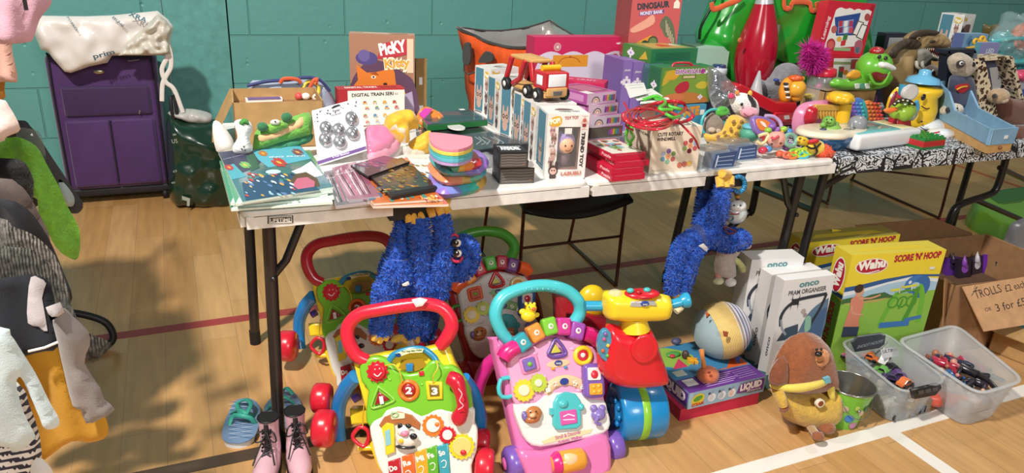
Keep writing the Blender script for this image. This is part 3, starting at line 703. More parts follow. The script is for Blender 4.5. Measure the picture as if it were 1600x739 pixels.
# suitcase
sf = PF((-.655,2.38,.0)); pu = mat('44205c',.7,0,'cloth'); pd = mat('34184a',.72,0,'cloth'); dk = mat('17141a',.6)
T = thing('suitcase','upright purple soft suitcase with black base standing against the green wall','suitcase',(-.42,2.5,0))
x = mb(); x.box((0,.075,-.24),(.475,.75,0),pu,r=.035); x.box((-.004,.04,-.235),(.479,.085,-.01),dk,r=.012); x.build('case_body',T,sf)
for q in (.03,.44):
    for w in (-.03,-.2):
        x = mb(); x.lathe([(0,-.012),(.026,-.012),(.026,.012),(0,.012)],dk,(q,.026,w),'x',14); x.build('wheel',T,sf)
x = mb(); x.box((.045,.10,-.01),(.24,.44,.022),pu,r=.02); x.box((.235,.10,-.01),(.435,.44,.022),pu,r=.02); x.tube([(.237,.12,.02),(.237,.43,.02)],.004,dk,6); x.build('lower_pocket',T,sf)
x = mb(); x.box((.05,.455,-.01),(.43,.60,.018),pd,r=.02); x.tube([(.37,.46,.02),(.375,.478,.024)],.0035,mat('b9b4ae',.3,.8),6); x.build('upper_pocket',T,sf)
x = mb(); x.ell((.22,.665,.004),(.024,.011,.006),mat('b4a58e',.3,.7),14,8); x.build('badge',T,sf,label='small oval metal badge')
x = mb(); x.tube(cr([(.02,.09,.002),(.02,.7,.002),(.06,.735,.002),(.42,.735,.002),(.455,.7,.002),(.455,.09,.002)],5),.0045,dk,6); x.tube([(.35,.715,.006),(.40,.72,.006)],.003,mat('8a7f8c',.4),6); x.build('piping',T,sf)
# white carrier bag over the case
wf = PF((-.65,2.30,.75),0,0); wb = mat('e2ddd8',.35,0,'gloss')
T = thing('carrier_bag','white plastic carrier bag with dark letters slumped over the purple suitcase','bag',(-.4,2.36,.74))
ol = [(54,27),(64,24.5),(132,25.5),(175,24),(215,20),(246,17),(262,30),(271,41),(266,64),(271,80),(261,87),(226,86),(175,87),(168,98),(139,104),(111,114),(101,112),(83,92),(75,81),(64,77),(54,55),(51,38)]
x = mb(); x.puff(wf.pts(ol),.045,wb,edge=.05,step=.014,wr=.028,ws=13,back=.5,sharp=.6); x.build('bag_body',T,wf)
x = mb(); x.puff(wf.pts([(186,84),(200,62),(222,44),(246,20),(260,30),(268,42),(263,62),(266,80),(240,84)]),.035,mat('cfcabd',.4,0,'gloss'),edge=.02,step=.009,wr=.035,ws=32,back=0,z=.055,seed=4); x.build('crumpled_opening',T,wf)
ink = P_('3d5563'); W = .075
for tx_,p0,p1,h_,m_ in (('XRA',(200,24),(228,36),.022,P_('2f6f86')),('EELING',(175,28),(192,42),.011,ink),('prim',(147,92),(180,84),.022,ink),('POSACI',(104,27),(119,48),.009,P_('6d8894'))):
    x = mb(); x.text(tx_,wf.at(*p0,W),wf.at(*p1,W),h_,m_,.02,z=W); x.build('lettering',T,wf,label='blue-grey printed letters')
for pts in ([(252,44),(258,62),(266,82),(267,104),(260,118),(254,132),(253,158)],[(248,60),(262,84),(253,108),(259,128),(272,140),(286,176)]):
    x = mb(); x.tube([V((*wf.at(a,b,.05),.05)) for a,b in [tuple(q) for q in cr([V(p) for p in pts],5)]],.011,wb,8,flatk=.25); x.build('strap',T,wf)
# dark green bag on the floor
gf = PF((-.22,2.3,0)); gm = mat('0f3324',.25,0,'film')
T = thing('shopping_bag','dark green glossy shopping bag slumped on the floor beside the suitcase','bag',(-.02,2.32,0))
x = mb(); x.puff(cr(gf.pts([(261,178),(285,186),(315,187),(345,190),(356,232),(368,286),(366,318),(330,324),(290,320),(266,312),(262,245)]),3,True),.14,gm,edge=.10,step=.022,wr=.03,ws=12,back=.8); x.build('bag_body',T,gf)
x = mb(); x.puff(cr(gf.pts([(264,180),(270,172),(300,170),(330,178),(328,192),(300,192)]),3,True),.06,mat('b9b7b2',.4,0,'gloss'),edge=.03,step=.012,wr=.02,ws=25,z=.0); x.build('tissue',T,gf,label='crumpled pale lining')
x = mb(); x.tube([V((*gf.at(a,b,.05),.05)) for a,b in ((272,190),(268,172),(266,152),(271,148),(274,160),(277,180))],.008,dk,6,flatk=.4); x.build('strap',T,gf)
x = mb(); wq = P_('a8b3a8')
for t,a,bq,h in (('US',(269,224),(278,223),.02),('o',(271,270),(277,268),.016),('s',(270,212),(276,211),.013),('e',(268,287),(274,286),.012)): x.text(t,gf.at(*a,.145),gf.at(*bq,.145),h,wq,.0,z=.145)
x.ink(gf.pts([(284,306),(297,310),(296,322),(292,322),(292,314),(285,312)],.145),wq,z=.145); x.build('printing',T,gf,label='scattered pale letters')

# ---------------------------------------------------------------- clothes rack
rk = mat('26262a',.4,.6)
T = thing('clothes_rack','black metal clothes rack at the left edge, mostly behind its garments','rack',(-.55,.3,0))
x = mb(); x.tube([(-.53,-.62,.87),(-.60,.75,.87)],.011,rk,10); x.build('rail',T)
x = mb(); x.tube([(-.50,-.62,1.27),(-.56,.75,1.27)],.011,rk,10); x.build('rail',T)
for y,xx in ((-.64,-.51),(.77,-.60)):
    x = mb(); x.tube([(xx-.01,y,.0),(xx+.02,y,1.3)],.012,rk,10); x.build('post',T)
x = mb(); x.tube(cr([(-.62,.77,.015),(-.45,.8,.015),(-.40,.82,.02),(-.385,.83,.05),(-.41,.84,.1),(-.5,.85,.14),(-.6,.85,.15)],5),.012,mat('1a1a1c',.5),8); x.build('foot',T)
x = mb(); x.tube([(-.50,-.64,.02),(-.6,.77,.02)],.011,rk,10); x.build('base_bar',T)
def hook(T,fr,px,zr=.87):
    q = V((*fr.at(*px),0)); p = fr.wd(q); x = mb(); top = V((p.x-(p.x+.545)*.8,p.y,zr)); 
    x.tube(cr([p-V((.0,0,.01)),(p+top)/2+V((.01,0,0)),top+V((.012,0,-.006)),top+V((0,0,.014)),top+V((-.012,0,-.002))],4),.002,mat('8d8d90',.3,.9),6)
    x.build('hanger',T,label='wire hanger hook')
def garment(name,label,cat,y,pxs,T_,m,wr=.03,edge=.012,step=.014,a=0,**k):
    fr = PF((-.45,y,.6),a); T = thing(name,label,cat,(-.45,y,.3))
    pxs = [(a-110 if a <= -40 else a,b) for a,b in pxs]
    puffed(k.get('main','body'),fr,pxs,T_*.4,m,parent=T,edge=edge,step=step,wr=wr,ws=19,ay=.3,thin=1,seed=y*10)
    hook(T,fr,(k.get('hx',-20),k['hy']) if 'hy' in k else (pxs[0][0]-0,pxs[0][1]),k.get('zr',.87)); return T,fr
garment('coat','dark charcoal padded coat, hindmost on the lower rail beside the suitcase','coat',.52,[(-40,196),(20,186),(48,196),(66,220),(88,258),(112,296),(130,318),(122,334),(104,330),(70,300),(40,330),(-40,340)],.03,mat('3a3a3e',.8,0,'cloth'),hy=205)
fr = PF((-.5,.47,.6)); puffed('garment_cover',fr,[(28,200),(60,205),(68,225),(72,250),(60,250),(40,230),(26,214)],.012,glass('8a9896',.35),edge=.02,step=.02,label='small clear plastic cover hanging over the charcoal coat shoulder',cat='cover')
fr = PF((-.5,.44,.6)); puffed('soft_shoe',fr,[(92,280),(104,290),(116,308),(114,322),(102,320),(94,302)],.02,mat('aab8b8',.6,0,'cloth'),edge=.02,step=.012,label='pale blue-grey padded cuff showing between the green dress and the charcoal coat',cat='clothing')
T,fr = garment('velvet_dress','bright green crushed velvet dress hanging on the lower rail','dress',.3,[(-40,226),(0,218),(30,214),(56,228),(72,256),(92,290),(104,320),(124,360),(122,404),(104,400),(86,380),(72,350),(62,330),(40,300),(-40,300)],.03,mat('74bb30',.35,0,'plush'),wr=.035,hy=230)
garment('fur_gilet','black fluffy garment on the lower rail in front of the green velvet dress','garment',.2,[(-40,244),(0,244),(34,250),(46,268),(52,290),(46,330),(20,330),(-40,330)],.04,mat('0e0d10',.9,0,'plush'),hy=256)
T,fr = garment('quilted_jacket','brown-grey quilted jacket on the lower rail behind the navy coat','jacket',.1,[(-40,274),(0,278),(28,288),(44,305),(62,340),(78,380),(60,420),(20,400),(-40,400)],.03,mat('5c4f4a',.7,0,'cloth'),hy=288)
garment('navy_coat','navy blue-black coat on the lower rail between brown and grey garments','coat',.0,[(-40,300),(0,306),(34,316),(56,342),(80,388),(98,430),(112,470),(90,500),(40,480),(-40,470)],.03,mat('15161f',.8,0,'cloth'),hy=318)
garment('knitted_cardigan','light grey chunky knitted cardigan on the lower rail','cardigan',-.08,[(-40,346),(0,338),(20,348),(50,368),(84,402),(104,450),(110,480),(90,480),(60,440),(-40,440)],.03,mat('77726c',.9,0,'knit'),hy=352)
garment('tweed_coat','black and grey flecked coat directly behind the navy and mustard sweatshirt','coat',-.18,[(-40,378),(20,388),(52,396),(84,428),(110,470),(134,510),(172,538),(168,548),(146,560),(120,540),(60,520),(-40,500)],.025,mat('55544f',.95,0,'knit'),hy=392)
T,fr = garment('sweatshirt','child sweatshirt, navy top, mustard lower half, grey sleeve hanging at right','sweatshirt',-.3,[(-60,560),(0,552),(44,542),(70,536),(94,524),(104,560),(112,590),(132,638),(160,645),(169,677),(140,694),(112,688),(66,718),(20,720),(-60,716)],.022,mat('c8921f',.85,0,'cloth'),hy=520,main='lower_panel')
puffed('upper_panel',fr,[(-60,429),(0,430),(50,427),(77,433),(86,462),(96,532),(70,543),(44,549),(0,560),(-60,575)],.008,mat('141722',.85,0,'cloth'),2,T,z=.014,edge=.006,step=.012,back=1,wr=.03,ws=19,ay=.3,thin=1,seed=-3,label='navy upper panel')
puffed('shoulder_stripe',fr,[(50,428),(64,427),(75,434),(68,458),(77,508),(62,502),(46,497),(45,462)],.004,mat('c9bfc0',.85,0,'cloth'),2,T,z=.024,edge=.005,step=.01,back=1,wr=.03,ws=19,ay=.3,thin=1,seed=-3,label='pale pink-grey band')
x = mb(); x.tube([V((*fr.at(a,b,.032),.030)) for a,b in ((44,550),(70,544),(96,533))],.0028,P_('e8e2d8'),6); x.build('piping',T,fr)
puffed('sleeve',fr,[(84,478),(104,470),(114,480),(140,506),(142,528),(134,555),(158,592),(164,610),(181,626),(160,640),(137,648),(127,624),(116,621),(104,574),(92,520)],.02,mat('8f8783',.9,0,'cloth'),2,T,z=.03,edge=.02,step=.01,back=.6,wr=.007,label='grey marl sleeve')
puffed('cuff',fr,[(76,464),(98,456),(105,472),(84,485)],.022,mat('cfc5c2',.85,0,'cloth'),1,T,z=.042,edge=.012,step=.01,back=.6,label='pale cuff at the sleeve top')
fr = PF((-.45,-.40,.5)); T = thing('striped_shirt','navy and white striped top low at the left edge, under the pale blue cardigan','top',(-.45,-.4,.3))
n1,n2 = mat('e0dcd8',.85,0,'cloth'),mat('25263a',.85,0,'cloth')
x = mb(); x.puff(cr(fr.pts([(-60,590),(27,597),(46,633),(62,680),(66,726),(66,745),(-60,745)]),2,True),.018,n1,edge=.02,step=.006,mf=lambda u,v: n2 if ((v+.15*u)/.0075) % 2 < 1 else n1); x.build('body',T,fr); hook(T,fr,(-20,600))
puffed('trousers_hem',PF((-.45,-.46,.4)),[(50,722),(66,716),(86,745),(50,748)],.01,n1,2,edge=.01,step=.012,label='white cloth corner showing at the very bottom left below the striped top',cat='clothing')
T,fr = garment('baby_cardigan','pale blue baby cardigan at the left edge with its arm hanging down','cardigan',-.48,[(-60,505),(0,508),(18,520),(36,550),(56,585),(77,627),(93,656),(88,668),(70,668),(62,650),(48,618),(33,588),(26,600),(38,645),(55,680),(50,690),(36,704),(18,707),(0,697),(-60,690)],.022,mat('cfe0e4',.85,0,'cloth'),hy=512,step=.011,wr=.016)
fr = PF((-.42,-.15,1.1)); T = thing('tulle_dress','dusty pink child dress high on the upper rail at the top left','dress',(-.4,-.15,1.0))
puffed('skirt',fr,[(-50,-40),(60,-40),(78,-6),(79,8),(62,30),(52,60),(44,66),(20,68),(-50,62)],.012,mat('cfa2b4',.8,0,'cloth'),parent=T,edge=.01,step=.010,wr=.022,ws=34,ay=.3,thin=1); hook(T,fr,(10,-36),1.27)
puffed('underskirt',fr,[(44,-40),(62,-30),(60,2),(62,18),(54,30),(48,10)],.008,mat('d9bfb4',.8,0,'cloth'),parent=T,edge=.02,step=.012,z=-.03,label='paler pink layer')
x = mb(); x.box((*fr.at(40,-10),.04),(*fr.at(50,12),.046),P_('1c181c')); x.build('clip',T,fr,label='small black clip')
fr = PF((-.44,-.02,1.0)); T = thing('peach_dress','peach pink dress under the dusty pink one at the left edge','dress',(-.44,0,.9))
puffed('skirt',fr,[(-60,40),(10,40),(20,80),(28,122),(16,128),(-60,124)],.010,mat('d3a494',.8,0,'cloth'),parent=T,edge=.008,step=.010,wr=.016,ws=40,ay=.3,thin=1); hook(T,fr,(-10,42),1.27)
fr = PF((-.46,.08,.9)); puffed('orange_sleeve',fr,[(-40,110),(4,112),(7,140),(5,155),(-40,158)],.015,mat('c98a2e',.8,0,'cloth'),edge=.01,step=.012,label='narrow orange cloth edge below the peach dress at the left',cat='clothing')
fr = PF((-.46,-.12,.9)); puffed('muslin_cloth',fr,[(-50,160),(2,156),(14,166),(32,202),(10,214),(2,222),(-50,226)],.006,mat('e0c8c0',.8,0,'cloth'),edge=.006,step=.010,wr=.014,ws=30,thin=1,label='pale pink-white cloth corner hanging at the left above the green dress',cat='clothing')

# unseen garments added on the upper rail to throw shade across the floor
for k,(lab,y,c,cat) in enumerate((('unseen dusty rose jacket added for shade on the upper rail',.14,'b08088','jacket'),('unseen denim blue jacket added for shade on the upper rail',.28,'4a5c78','jacket'),('unseen plum coloured dress added for shade on the upper rail',.35,'5c3a50','dress'),('unseen teal cardigan added for shade between the rose and denim jackets on the upper rail',.21,'3f7a7c','cardigan'),('unseen mustard top added for shade behind the plum dress on the upper rail',.49,'b08a34','top'),('unseen olive jacket added for shade near the end of the upper rail',.63,'5f6440','jacket'),('unseen brown coat added for shade, between mustard and olive on the upper rail',.56,'5a4436','coat'),('unseen black coat added for shade at the end of the upper rail',.70,'222226','coat'))):
    xr = Yp(-10,250,y).x; fr = PF((xr,y,0)); T = thing('garment',lab,cat,(xr-.15,y,.9)); x = mb()
    x.puff(cr([V(q) for q in ((-.36,1.20),(-.2,1.25),(-.12,1.25),(0,1.18),(-.01,.98),(-.03,.80),(-.3,.80),(-.37,.95))],3,True),.05,mat(c,.85,0,'cloth'),edge=.04,step=.02,wr=.02,ws=16,ay=.3,thin=1); x.build('body',T,fr)
    x = mb(); x.tube([(-.16,1.24,0),(-.16,1.285,0)],.002,mat('8d8d90',.3,.9),6); x.build('hanger',T,fr)
# ================================================================ left half of the white table
def flatbook(name,label,cat,c,z,t,cover,pages=None,group=None):
    """a thin book or pad lying at height z (top face), c = its four corners in the picture, near-left first, then clockwise seen from above"""
    o = Zp(*c[0],z); q = Zp(*c[3],z); f = flat(o,math.degrees(math.atan2(q.y-o.y,q.x-o.x)))
    x = PB(f); pts = x.o(c); x.prism(pts,-t,0,cover,side=pages or P_('dcdad2')); x.lay = 0; x.name_ = (name,label,cat,group); return x
def bk_done(x): n_,l,c,g = x.name_; return x.build(n_,None,x.fr,l,0,c,g)
G1 = 'colouring books stacked at the left end of the white table'
lower = [([(361,327),(344,262),(486,246),(520,316)],.008,'4a8d63','colouring book with a pale green edge, lowest of the stack by the table corner'),
         ([(364,321),(345,256),(488,240),(522,309)],.013,'4f7d8a','colouring book second from the bottom of the stack by the table corner'),
         ([(360,318),(343,251),(480,236),(512,303)],.019,'3f8f6a','colouring book in the middle of the stack by the table corner'),
         ([(368,319),(347,249),(484,234),(520,298)],.025,'5c9a77','green colouring book directly under the topmost one in the corner stack')]
for c,h,col,lab in lower:
    x = flatbook('colouring_book',lab,'book',c,TZ+.004+h,.005,mat(col,.3,0,'film'),P_('e2ece0'),G1)
    x.ik([c[0],(c[0][0]+12,c[0][1]-24),(c[3][0]-5,c[3][1]-14),c[3]],P_('d7e6dc')); bk_done(x)
x = flatbook('colouring_book','topmost colouring book of the corner stack, teal cover with red flowers and lettering','book',[(379,315.6),(341,237.5),(469,226.5),(521,292)],TZ+.036,.006,mat('3f6f7c',.25,0,'film'),P_('d8e6dd'),G1)
x.ik([(341,238),(360,277),(400,262),(430,228)],P_('3a3b55')); x.ik([(392,234),(468,227),(486,248),(420,262),(404,250)],P_('58a9bd'),sm=0)
x.ik([(352,260),(365,256),(385,276),(362,281)],P_('4e9fae')); x.ik([(455,268),(470,262),(486,252),(505,274),(480,280)],P_('d7e0da')); x.ik([(378,286),(384,313),(500,297),(470,274),(430,270)],P_('2c4a68'))
x.ik([(454,282),(462,272),(478,269),(496,279),(500,291),(464,296)],P_('5c4433')); x.ik([(457,290),(464,279),(480,277),(492,284),(491,292),(466,296)],P_('b9627c'),sm=0)
x.ik([(384,244),(398,240),(406,262),(392,268)],P_('355e4a'))
for k,(cx,cy,r,c) in enumerate(((436,254,8,'b23a3c'),(465,238,6,'7c4a55'),(383,258,6,'6fae5c'),(411,240,5,'b0703c'),(358,262,5,'b03f42'))):
    for j in range(6): x.idk(cx+r*.8*cos(j*1.047),cy+r*.5*sin(j*1.047),r*.5,P_(c),n=8)
    x.idk(cx,cy,r*.35,P_('d9b04a'),n=8)
rd = random.Random(7)
for _ in range(46): x.idk(rd.uniform(384,460),rd.uniform(270,308),rd.uniform(1.2,3.2),P_(rd.choice(['c8d8e0','b8483f','8fb6c4','5c7aa8','d9a24a','3d8a70','1f3450'])),n=7)
x.idk(427,269,12,P_('b9cfdb'),ry=3.5); x.tx('ING FUN!',(421,247),(477,245),7,P_('e3eef0'),bold=.03); x.tx('Colour & activity book',(350,250),(390,240),3.2,P_('b9bac8')); bk_done(x)
# pink and grey art pads
for c,z,cl_,lab in (([(525,322),(506,268),(556,258),(578,314)],.010,'6d5f66','grey and pink sticker pad nearest the table edge left of the orange books'),([(545,312),(519,262),(556,252),(594,306)],.018,'9c5a72','pink patterned sticker pad overlapping the grey one')):
    x = flatbook('sticker_pad',lab,'pad',c,TZ+z,.008,mat(cl_,.2,0,'film'),P_('b9b0b4'),'sticker pads left of the orange books')
    for k in range(7): x.st([(c[0][0]+4+k*5,c[0][1]-6-k*.5),(c[1][0]+6+k*5,c[1][1]+6-k)],1.6,P_(['c9c2c6','37303a','c06a86','e0dadd','50404a'][k % 5]))
    x.text('STICKER',x.fr.at(c[1][0]+6,c[1][1]+12),x.fr.at(c[1][0]+34,c[1][1]+6),.006,P_('ece6ea')); bk_done(x)
# orange and dark books
x = flatbook('activity_book','orange bordered activity book, lowest, hanging over the table edge','book',[(583,322),(545,266),(640,252),(701,319)],TZ+.008,.006,mat('d0702f',.3,0,'film'),P_('e0cfc0'),'activity books by the blue plush feet')
x.ik([(588,317),(556,270),(638,257),(690,314)],P_('d8c6b0')); bk_done(x)
x = flatbook('activity_book','orange activity book in the middle, with blue and white splashes','book',[(584,318),(541,264),(636,246),(692,311)],TZ+.014,.005,mat('cf6a2c',.3,0,'film'),P_('e6d8c8'),'activity books by the blue plush feet')
for _ in range(26): x.idk(rd.uniform(566,600),rd.uniform(270,312),rd.uniform(2,4.5),P_(rd.choice(['d8d4d0','4a6a86','b33b2e','8a4a6a'])),n=7)
for _ in range(20): x.idk(rd.uniform(600,684),rd.uniform(306,313),rd.uniform(1.5,3.5),P_(rd.choice(['d8d4d0','3f8f86','b33b2e','e0b060'])),n=7)
bk_done(x)
x = flatbook('activity_book','dark wrapped activity book with gold and orange monster stickers, topmost by the orange ones','book',[(612,307),(566,263),(628,246),(688,293)],TZ+.024,.009,mat('3b302c',.2,0,'film'),P_('2a2424'),'activity books by the blue plush feet')
for _ in range(70): x.idk(rd.uniform(590,670),rd.uniform(255,300),rd.uniform(1.6,4.2),P_(rd.choice(['7d5a2a','8a7a34','5f4a5c','a06a30','4c3a34','b08a48','6e7a50'])),n=7,ry=rd.uniform(1,2.2))
x.ik([(607,300),(612,306),(688,292.5),(684,288.5)],P_('20222a')); bk_done(x)
x = flatbook('activity_book','dark purple wrapped book half hidden behind the gold sticker book','book',[(575,275),(548,258),(600,243),(640,252)],TZ+.03,.006,mat('43303c',.2,0,'film'),P_('2a2424'),'activity books by the blue plush feet')
for _ in range(16): x.idk(rd.uniform(560,600),rd.uniform(252,262),rd.uniform(1.5,3),P_(rd.choice(['8a4a6a','b06a86','5a4a66'])),n=7)
bk_done(x)
# bauble card
f = PF(Zp(498,260,TZ)+V((0,.0,.002)),4,28)
t = TY('bauble_card','white hanging card with six round silver baubles leaning over the books','decoration pack',f); x = t.p('card')
x.sl([(487,173),(562,152.5),(573.6,235),(498,259)],-.002,.001,mat('e8e7ea',.3,0,'film'))
x.ik([(495.5,252),(572,228),(573.3,233),(497.3,257)],P_('6e4f8c'),z=.001); x.tx('6 Foil Baubles',(520,247),(546,239.5),3,P_('e6e2ec'),z=.001)
x.tx('Fever',(521,176),(532,173),4.5,P_('2a2a30'),z=.001); x.tx('FOIL MAGNET',(518,182),(534,177.5),2.4,P_('55555c'),z=.001)
x.ik([(517,169),(522,165),(529,163),(533,165),(527,167),(520,170)],P_('2b2b30'),z=.001)
for _ in range(34):
    a = rd.uniform(0,1); x.idk(490+70*a,174-19*a+rd.uniform(2,12 if abs(a-.5) < .25 else 24),1.3,P_(rd.choice(['3b3b42','9a9aa2','c4c4cc'])),z=.001,n=6)
for cx,cy in ((549,185),(509,200),(529,203),(551,208),(508,218),(531,222)):
    y = t.p('bauble','silver bauble'); y.el(cx,cy,10.5,11.5,.012,.004,mat('c9cacf',.18,.75),n=20); y.el(cx+3,cy-2,3.5,4.5,.004,.015,mat('8c8d94',.3,.6),n=8,k=6); y.tb([(cx,cy-12,.006),(cx+1,cy-14,.007)],1,P_('b0b0b4'))
t.done()
# white plush rabbit and green frog mat
f = PF((.065,.36,TZ+.005),0,12); wpl = mat('e9e7e4',.8,0,'plush')
t = TY('soft_toy','small white plush with a green leaf patch on its head, before the cardboard box','soft toy',f)
x = t.p('body'); x.pf([(366,190),(380,186),(392,192),(394,204),(390,216),(395,234),(384,240),(366,239),(364,228),(371,216),(369,204)],.022,wpl,edge=.02,step=.01)
x = t.p('leaf_patch','green leaf shaped patch'); x.pf([(373,192),(380,185),(388,188),(389,195),(383,194),(379,197)],.008,mat('3f8a35',.8,0,'plush'),z=.02,edge=.01,step=.006)
for q in ((378,233),(383,235),(381,229)): x = t.p('dot'); x.el(q[0],q[1],1.4,1.4,.002,.022,P_('3a3533'),n=8,k=6)
t.done()
f = PF((.2,.40,TZ+.02),3,18); gp = mat('66a83a',.6,0,'plush')
t = TY('baby_book','green frog shaped soft book with a cream edge lying before the cardboard box','soft toy',f)
x = t.p('cover'); x.pf([(396,220),(402,202),(424,193),(452,184),(484,176),(488,204),(480,212),(440,222),(400,234)],.018,gp,edge=.02,step=.012,wr=.012,ws=30)
x = t.p('inner_pages','darker green lower pages'); x.pf([(402,226),(440,222),(486,208),(484,222),(450,232),(410,238)],.012,mat('2f7f5a',.6,0,'cloth'),edge=.012,step=.012,wr=.01,ws=40,z=-.01)
x = t.p('pond_edge','cream and brown wavy pond edge'); x.pf([(402,214),(410,210),(428,208),(440,200),(462,190),(470,182),(476,188),(470,199),(448,209),(428,217),(408,221)],.006,mat('dcb07c',.7,0,'cloth'),z=.018,edge=.008,step=.008)
x = t.p('frog_head'); x.pf([(416,204),(420,194),(432,188),(446,190),(452,198),(438,204),(424,208)],.02,mat('7ab83e',.7,0,'plush'),z=.02,edge=.015,step=.008); x.el(430,191,8,4.5,.008,.04,mat('e6dcc8',.7)); x.el(430,190,1.5,1.5,.003,.048,P_('2b2420'),n=8,k=6)
for q in ((410,198),(448,183)): x = t.p('ear','dark green round ear'); x.el(*q,9,7.5,.012,.03,mat('1f6a3c',.7,0,'plush'))
t.done()
# pink hats in bags
f = PF(Zp(600,250,TZ),4,45)
t = TY('bagged_hat','pink headband toy in a clear bag behind the silver bauble card','headband',f)
x = t.p('hat'); x.pf([(566,214),(574,198),(596,198),(614,206),(618,224),(606,238),(580,244),(572,236)],.03,mat('d5568c',.5,0,'cloth'),edge=.03,step=.01,wr=.014,ws=40)
x = t.p('brim','paler pink rim'); x.pf([(574,236),(584,226),(606,222),(622,212),(626,226),(614,240),(590,250),(576,250)],.014,mat('dd8ba6',.5,0,'cloth'),edge=.015,step=.01,wr=.008,ws=50)
x = t.p('clear_bag'); x.pf([(562,218),(572,194),(600,192),(622,204),(630,226),(618,246),(586,256),(568,250)],.035,glass('f0e8ea',.13),edge=.03,step=.012,wr=.012,ws=45)
t.done()
# yellow masks in bags
f = PF(Zp(640,248,TZ),2,40); ym = mat('e0ab25',.5,0,'cloth')
t = TY('bagged_mask','bright yellow costume mask bunched in clear plastic before the train box','mask',f)
x = t.p('mask'); x.pf([(599,200),(604,182),(618,176),(640,176),(652,186),(654,200),(640,204),(640,222),(624,222),(606,210)],.045,ym,edge=.035,step=.01,wr=.03,ws=34)
x = t.p('clear_bag'); x.pf([(604,206),(618,190),(628,186),(640,180),(632,192),(620,204),(660,204),(640,208),(634,220),(638,236),(660,240),(668,256),(655,250),(632,244),(628,224),(614,214)],.052,glass('f4efe6',.45),edge=.03,step=.009,wr=.02,ws=50)
t.done()
t = TY('bagged_mask','second yellow costume mask in plastic, just behind the foam sticks','mask',PF(Zp(660,240,TZ),0,40))
x = t.p('mask'); x.pf([(638,224),(650,214),(668,206),(680,214),(676,228),(670,240),(650,244),(640,238)],.035,ym,edge=.03,step=.01,wr=.025,ws=36,seed=3); x = t.p('trim','green corner'); x.pf([(650,242),(664,240),(668,250),(654,252)],.012,mat('7d9c4a',.5,0,'cloth'),edge=.01,step=.008); t.done()
f = PF(Zp(690,216,TZ),0,42)
t = TY('party_mask','orange, yellow and magenta printed party mask behind the foam sticks','mask',f)
x = t.p('mask'); x.pf([(652,178),(664,168),(678,170),(690,180),(700,192),(704,204),(690,204),(672,200),(660,198),(652,190)],.008,mat('e07c34',.35,0,'film'),edge=.01,step=.01,wr=.02,ws=30,thin=1)
x.ik([(654,178),(664,169),(676,170),(670,178),(662,186)],P_('c03a9c'),z=.016); x.ik([(662,186),(672,176),(676,192),(668,194)],P_('5a4a4a'),z=.018); x.ik([(684,180),(698,196),(702,203),(690,202),(686,192)],P_('e2a830'),z=.016)
x = t.p('lower_mask','yellow and magenta lower mask'); x.pf([(656,196),(674,200),(700,208),(716,212),(712,222),(690,222),(672,218),(656,208)],.008,mat('b0409c',.35,0,'film'),edge=.01,step=.01,wr=.015,ws=30,z=-.012); x.ik([(656,197),(676,202),(680,212),(664,210)],P_('e3922f'),z=.004); x.ik([(652,182),(657,180),(660,198),(656,200)],P_('5cae5a'),z=.0)
t.done()
one('round_badge','small white round card disc on the dark trays','badge',flat(Zp(713,199,TZ+.05)),lambda x: x.dk(713,198,13,-.003,0,mat('e8e4e0',.3,0,'film'),ry=4.5))
# dark trays with clear lids
def tray(label,c,z,t_,base,lid,group,art=None):
    f = flat(Zp(*c[0],z)); t = TY('stationery_set',label,'set',f,group)
    x = t.p('tray'); x.prism(x.o(c),-t_,-.004,base,ch=.002); x = t.p('lid','clear plastic lid'); x.prism(x.o(c),-.0035,0,lid); x = t.p('insert')
    if art: art(x)
    return t.done()
GT = 'boxed sets behind the foam sticks'
tray('flat boxed set with dark green tray and clear lid before the picture kitty box side'.replace('picture kitty','tall game'),[(668,194),(652,176),(736,170),(762,186)],TZ+.06,.022,P_('1f6a34'),glass('4a6670',.5),GT,lambda x: (x.ik([(660,188),(658,176),(728,172),(748,184)],P_('2b3f46'),z=-.0036),x.ik([(680,181),(684,175),(716,174),(722,180)],P_('9c4a52'),z=-.0036),x.ik([(716,170.5),(724,170),(728,172),(720,172.5)],P_('e8e6e2'),z=.0002)))
tray('black flat boxed set under the white round disc',[(660,214),(650,196),(742,190),(762,206)],TZ+.035,.03,P_('23262a'),glass('3a4248',.5),GT,lambda x: (x.ik([(716,203),(712,195),(744,193),(752,201)],P_('5c3a40'),z=-.0036),))
tray('black boxed set with white graffiti lettering beside the white toy boxes',[(722,236),(700,214),(764,204),(828,222)],TZ+.062,.05,P_('2a2c30'),glass('6a7478',.35),GT,lambda x: (x.ik([(728,232),(708,214),(762,207),(816,222)],P_('3a4046'),z=-.0036),[x.st([(742+i*6,214),(752+i*7,220+(i % 2)*3),(744+i*8,226)],2.2,P_('cfd2d2' if i != 3 else '9c3a3a'),z=-.003) for i in range(6)]))
# black and silver boxed cars
def avbox(label,bl,br,tl,z0,d,lean=0):
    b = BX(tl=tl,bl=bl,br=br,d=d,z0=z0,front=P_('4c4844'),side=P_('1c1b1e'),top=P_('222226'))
    b.rr((.03,.06),(.97,.90),.1,'5f5a55')
    for k in range(9): b.line([(.05,.14+k*.085),(.35,.17+k*.085),(.6,.13+k*.085),(.95,.16+k*.085)],.022,['8c857c','3c3835'][k % 2])
    b.rect((0,.88),(1,1),'1a191b'); b.dot((.88,.2),.06,'9c5a50')
    b.on('t').ink([(.04,.2),(.1,.75),(.96,.8),(.9,.15)],'2b2c30').text('AVENDRE',(.1,.25),(.82,.25),.42,'dfe3e6',.06).line([(.05,.7),(.9,.62)],.06,'c4c8cc')
    b.on('l').rect((.15,.2),(.9,.8),'34343a'); b.done('toy_car_box',label,'box','black and silver boxes beside the white toy boxes')
    return b
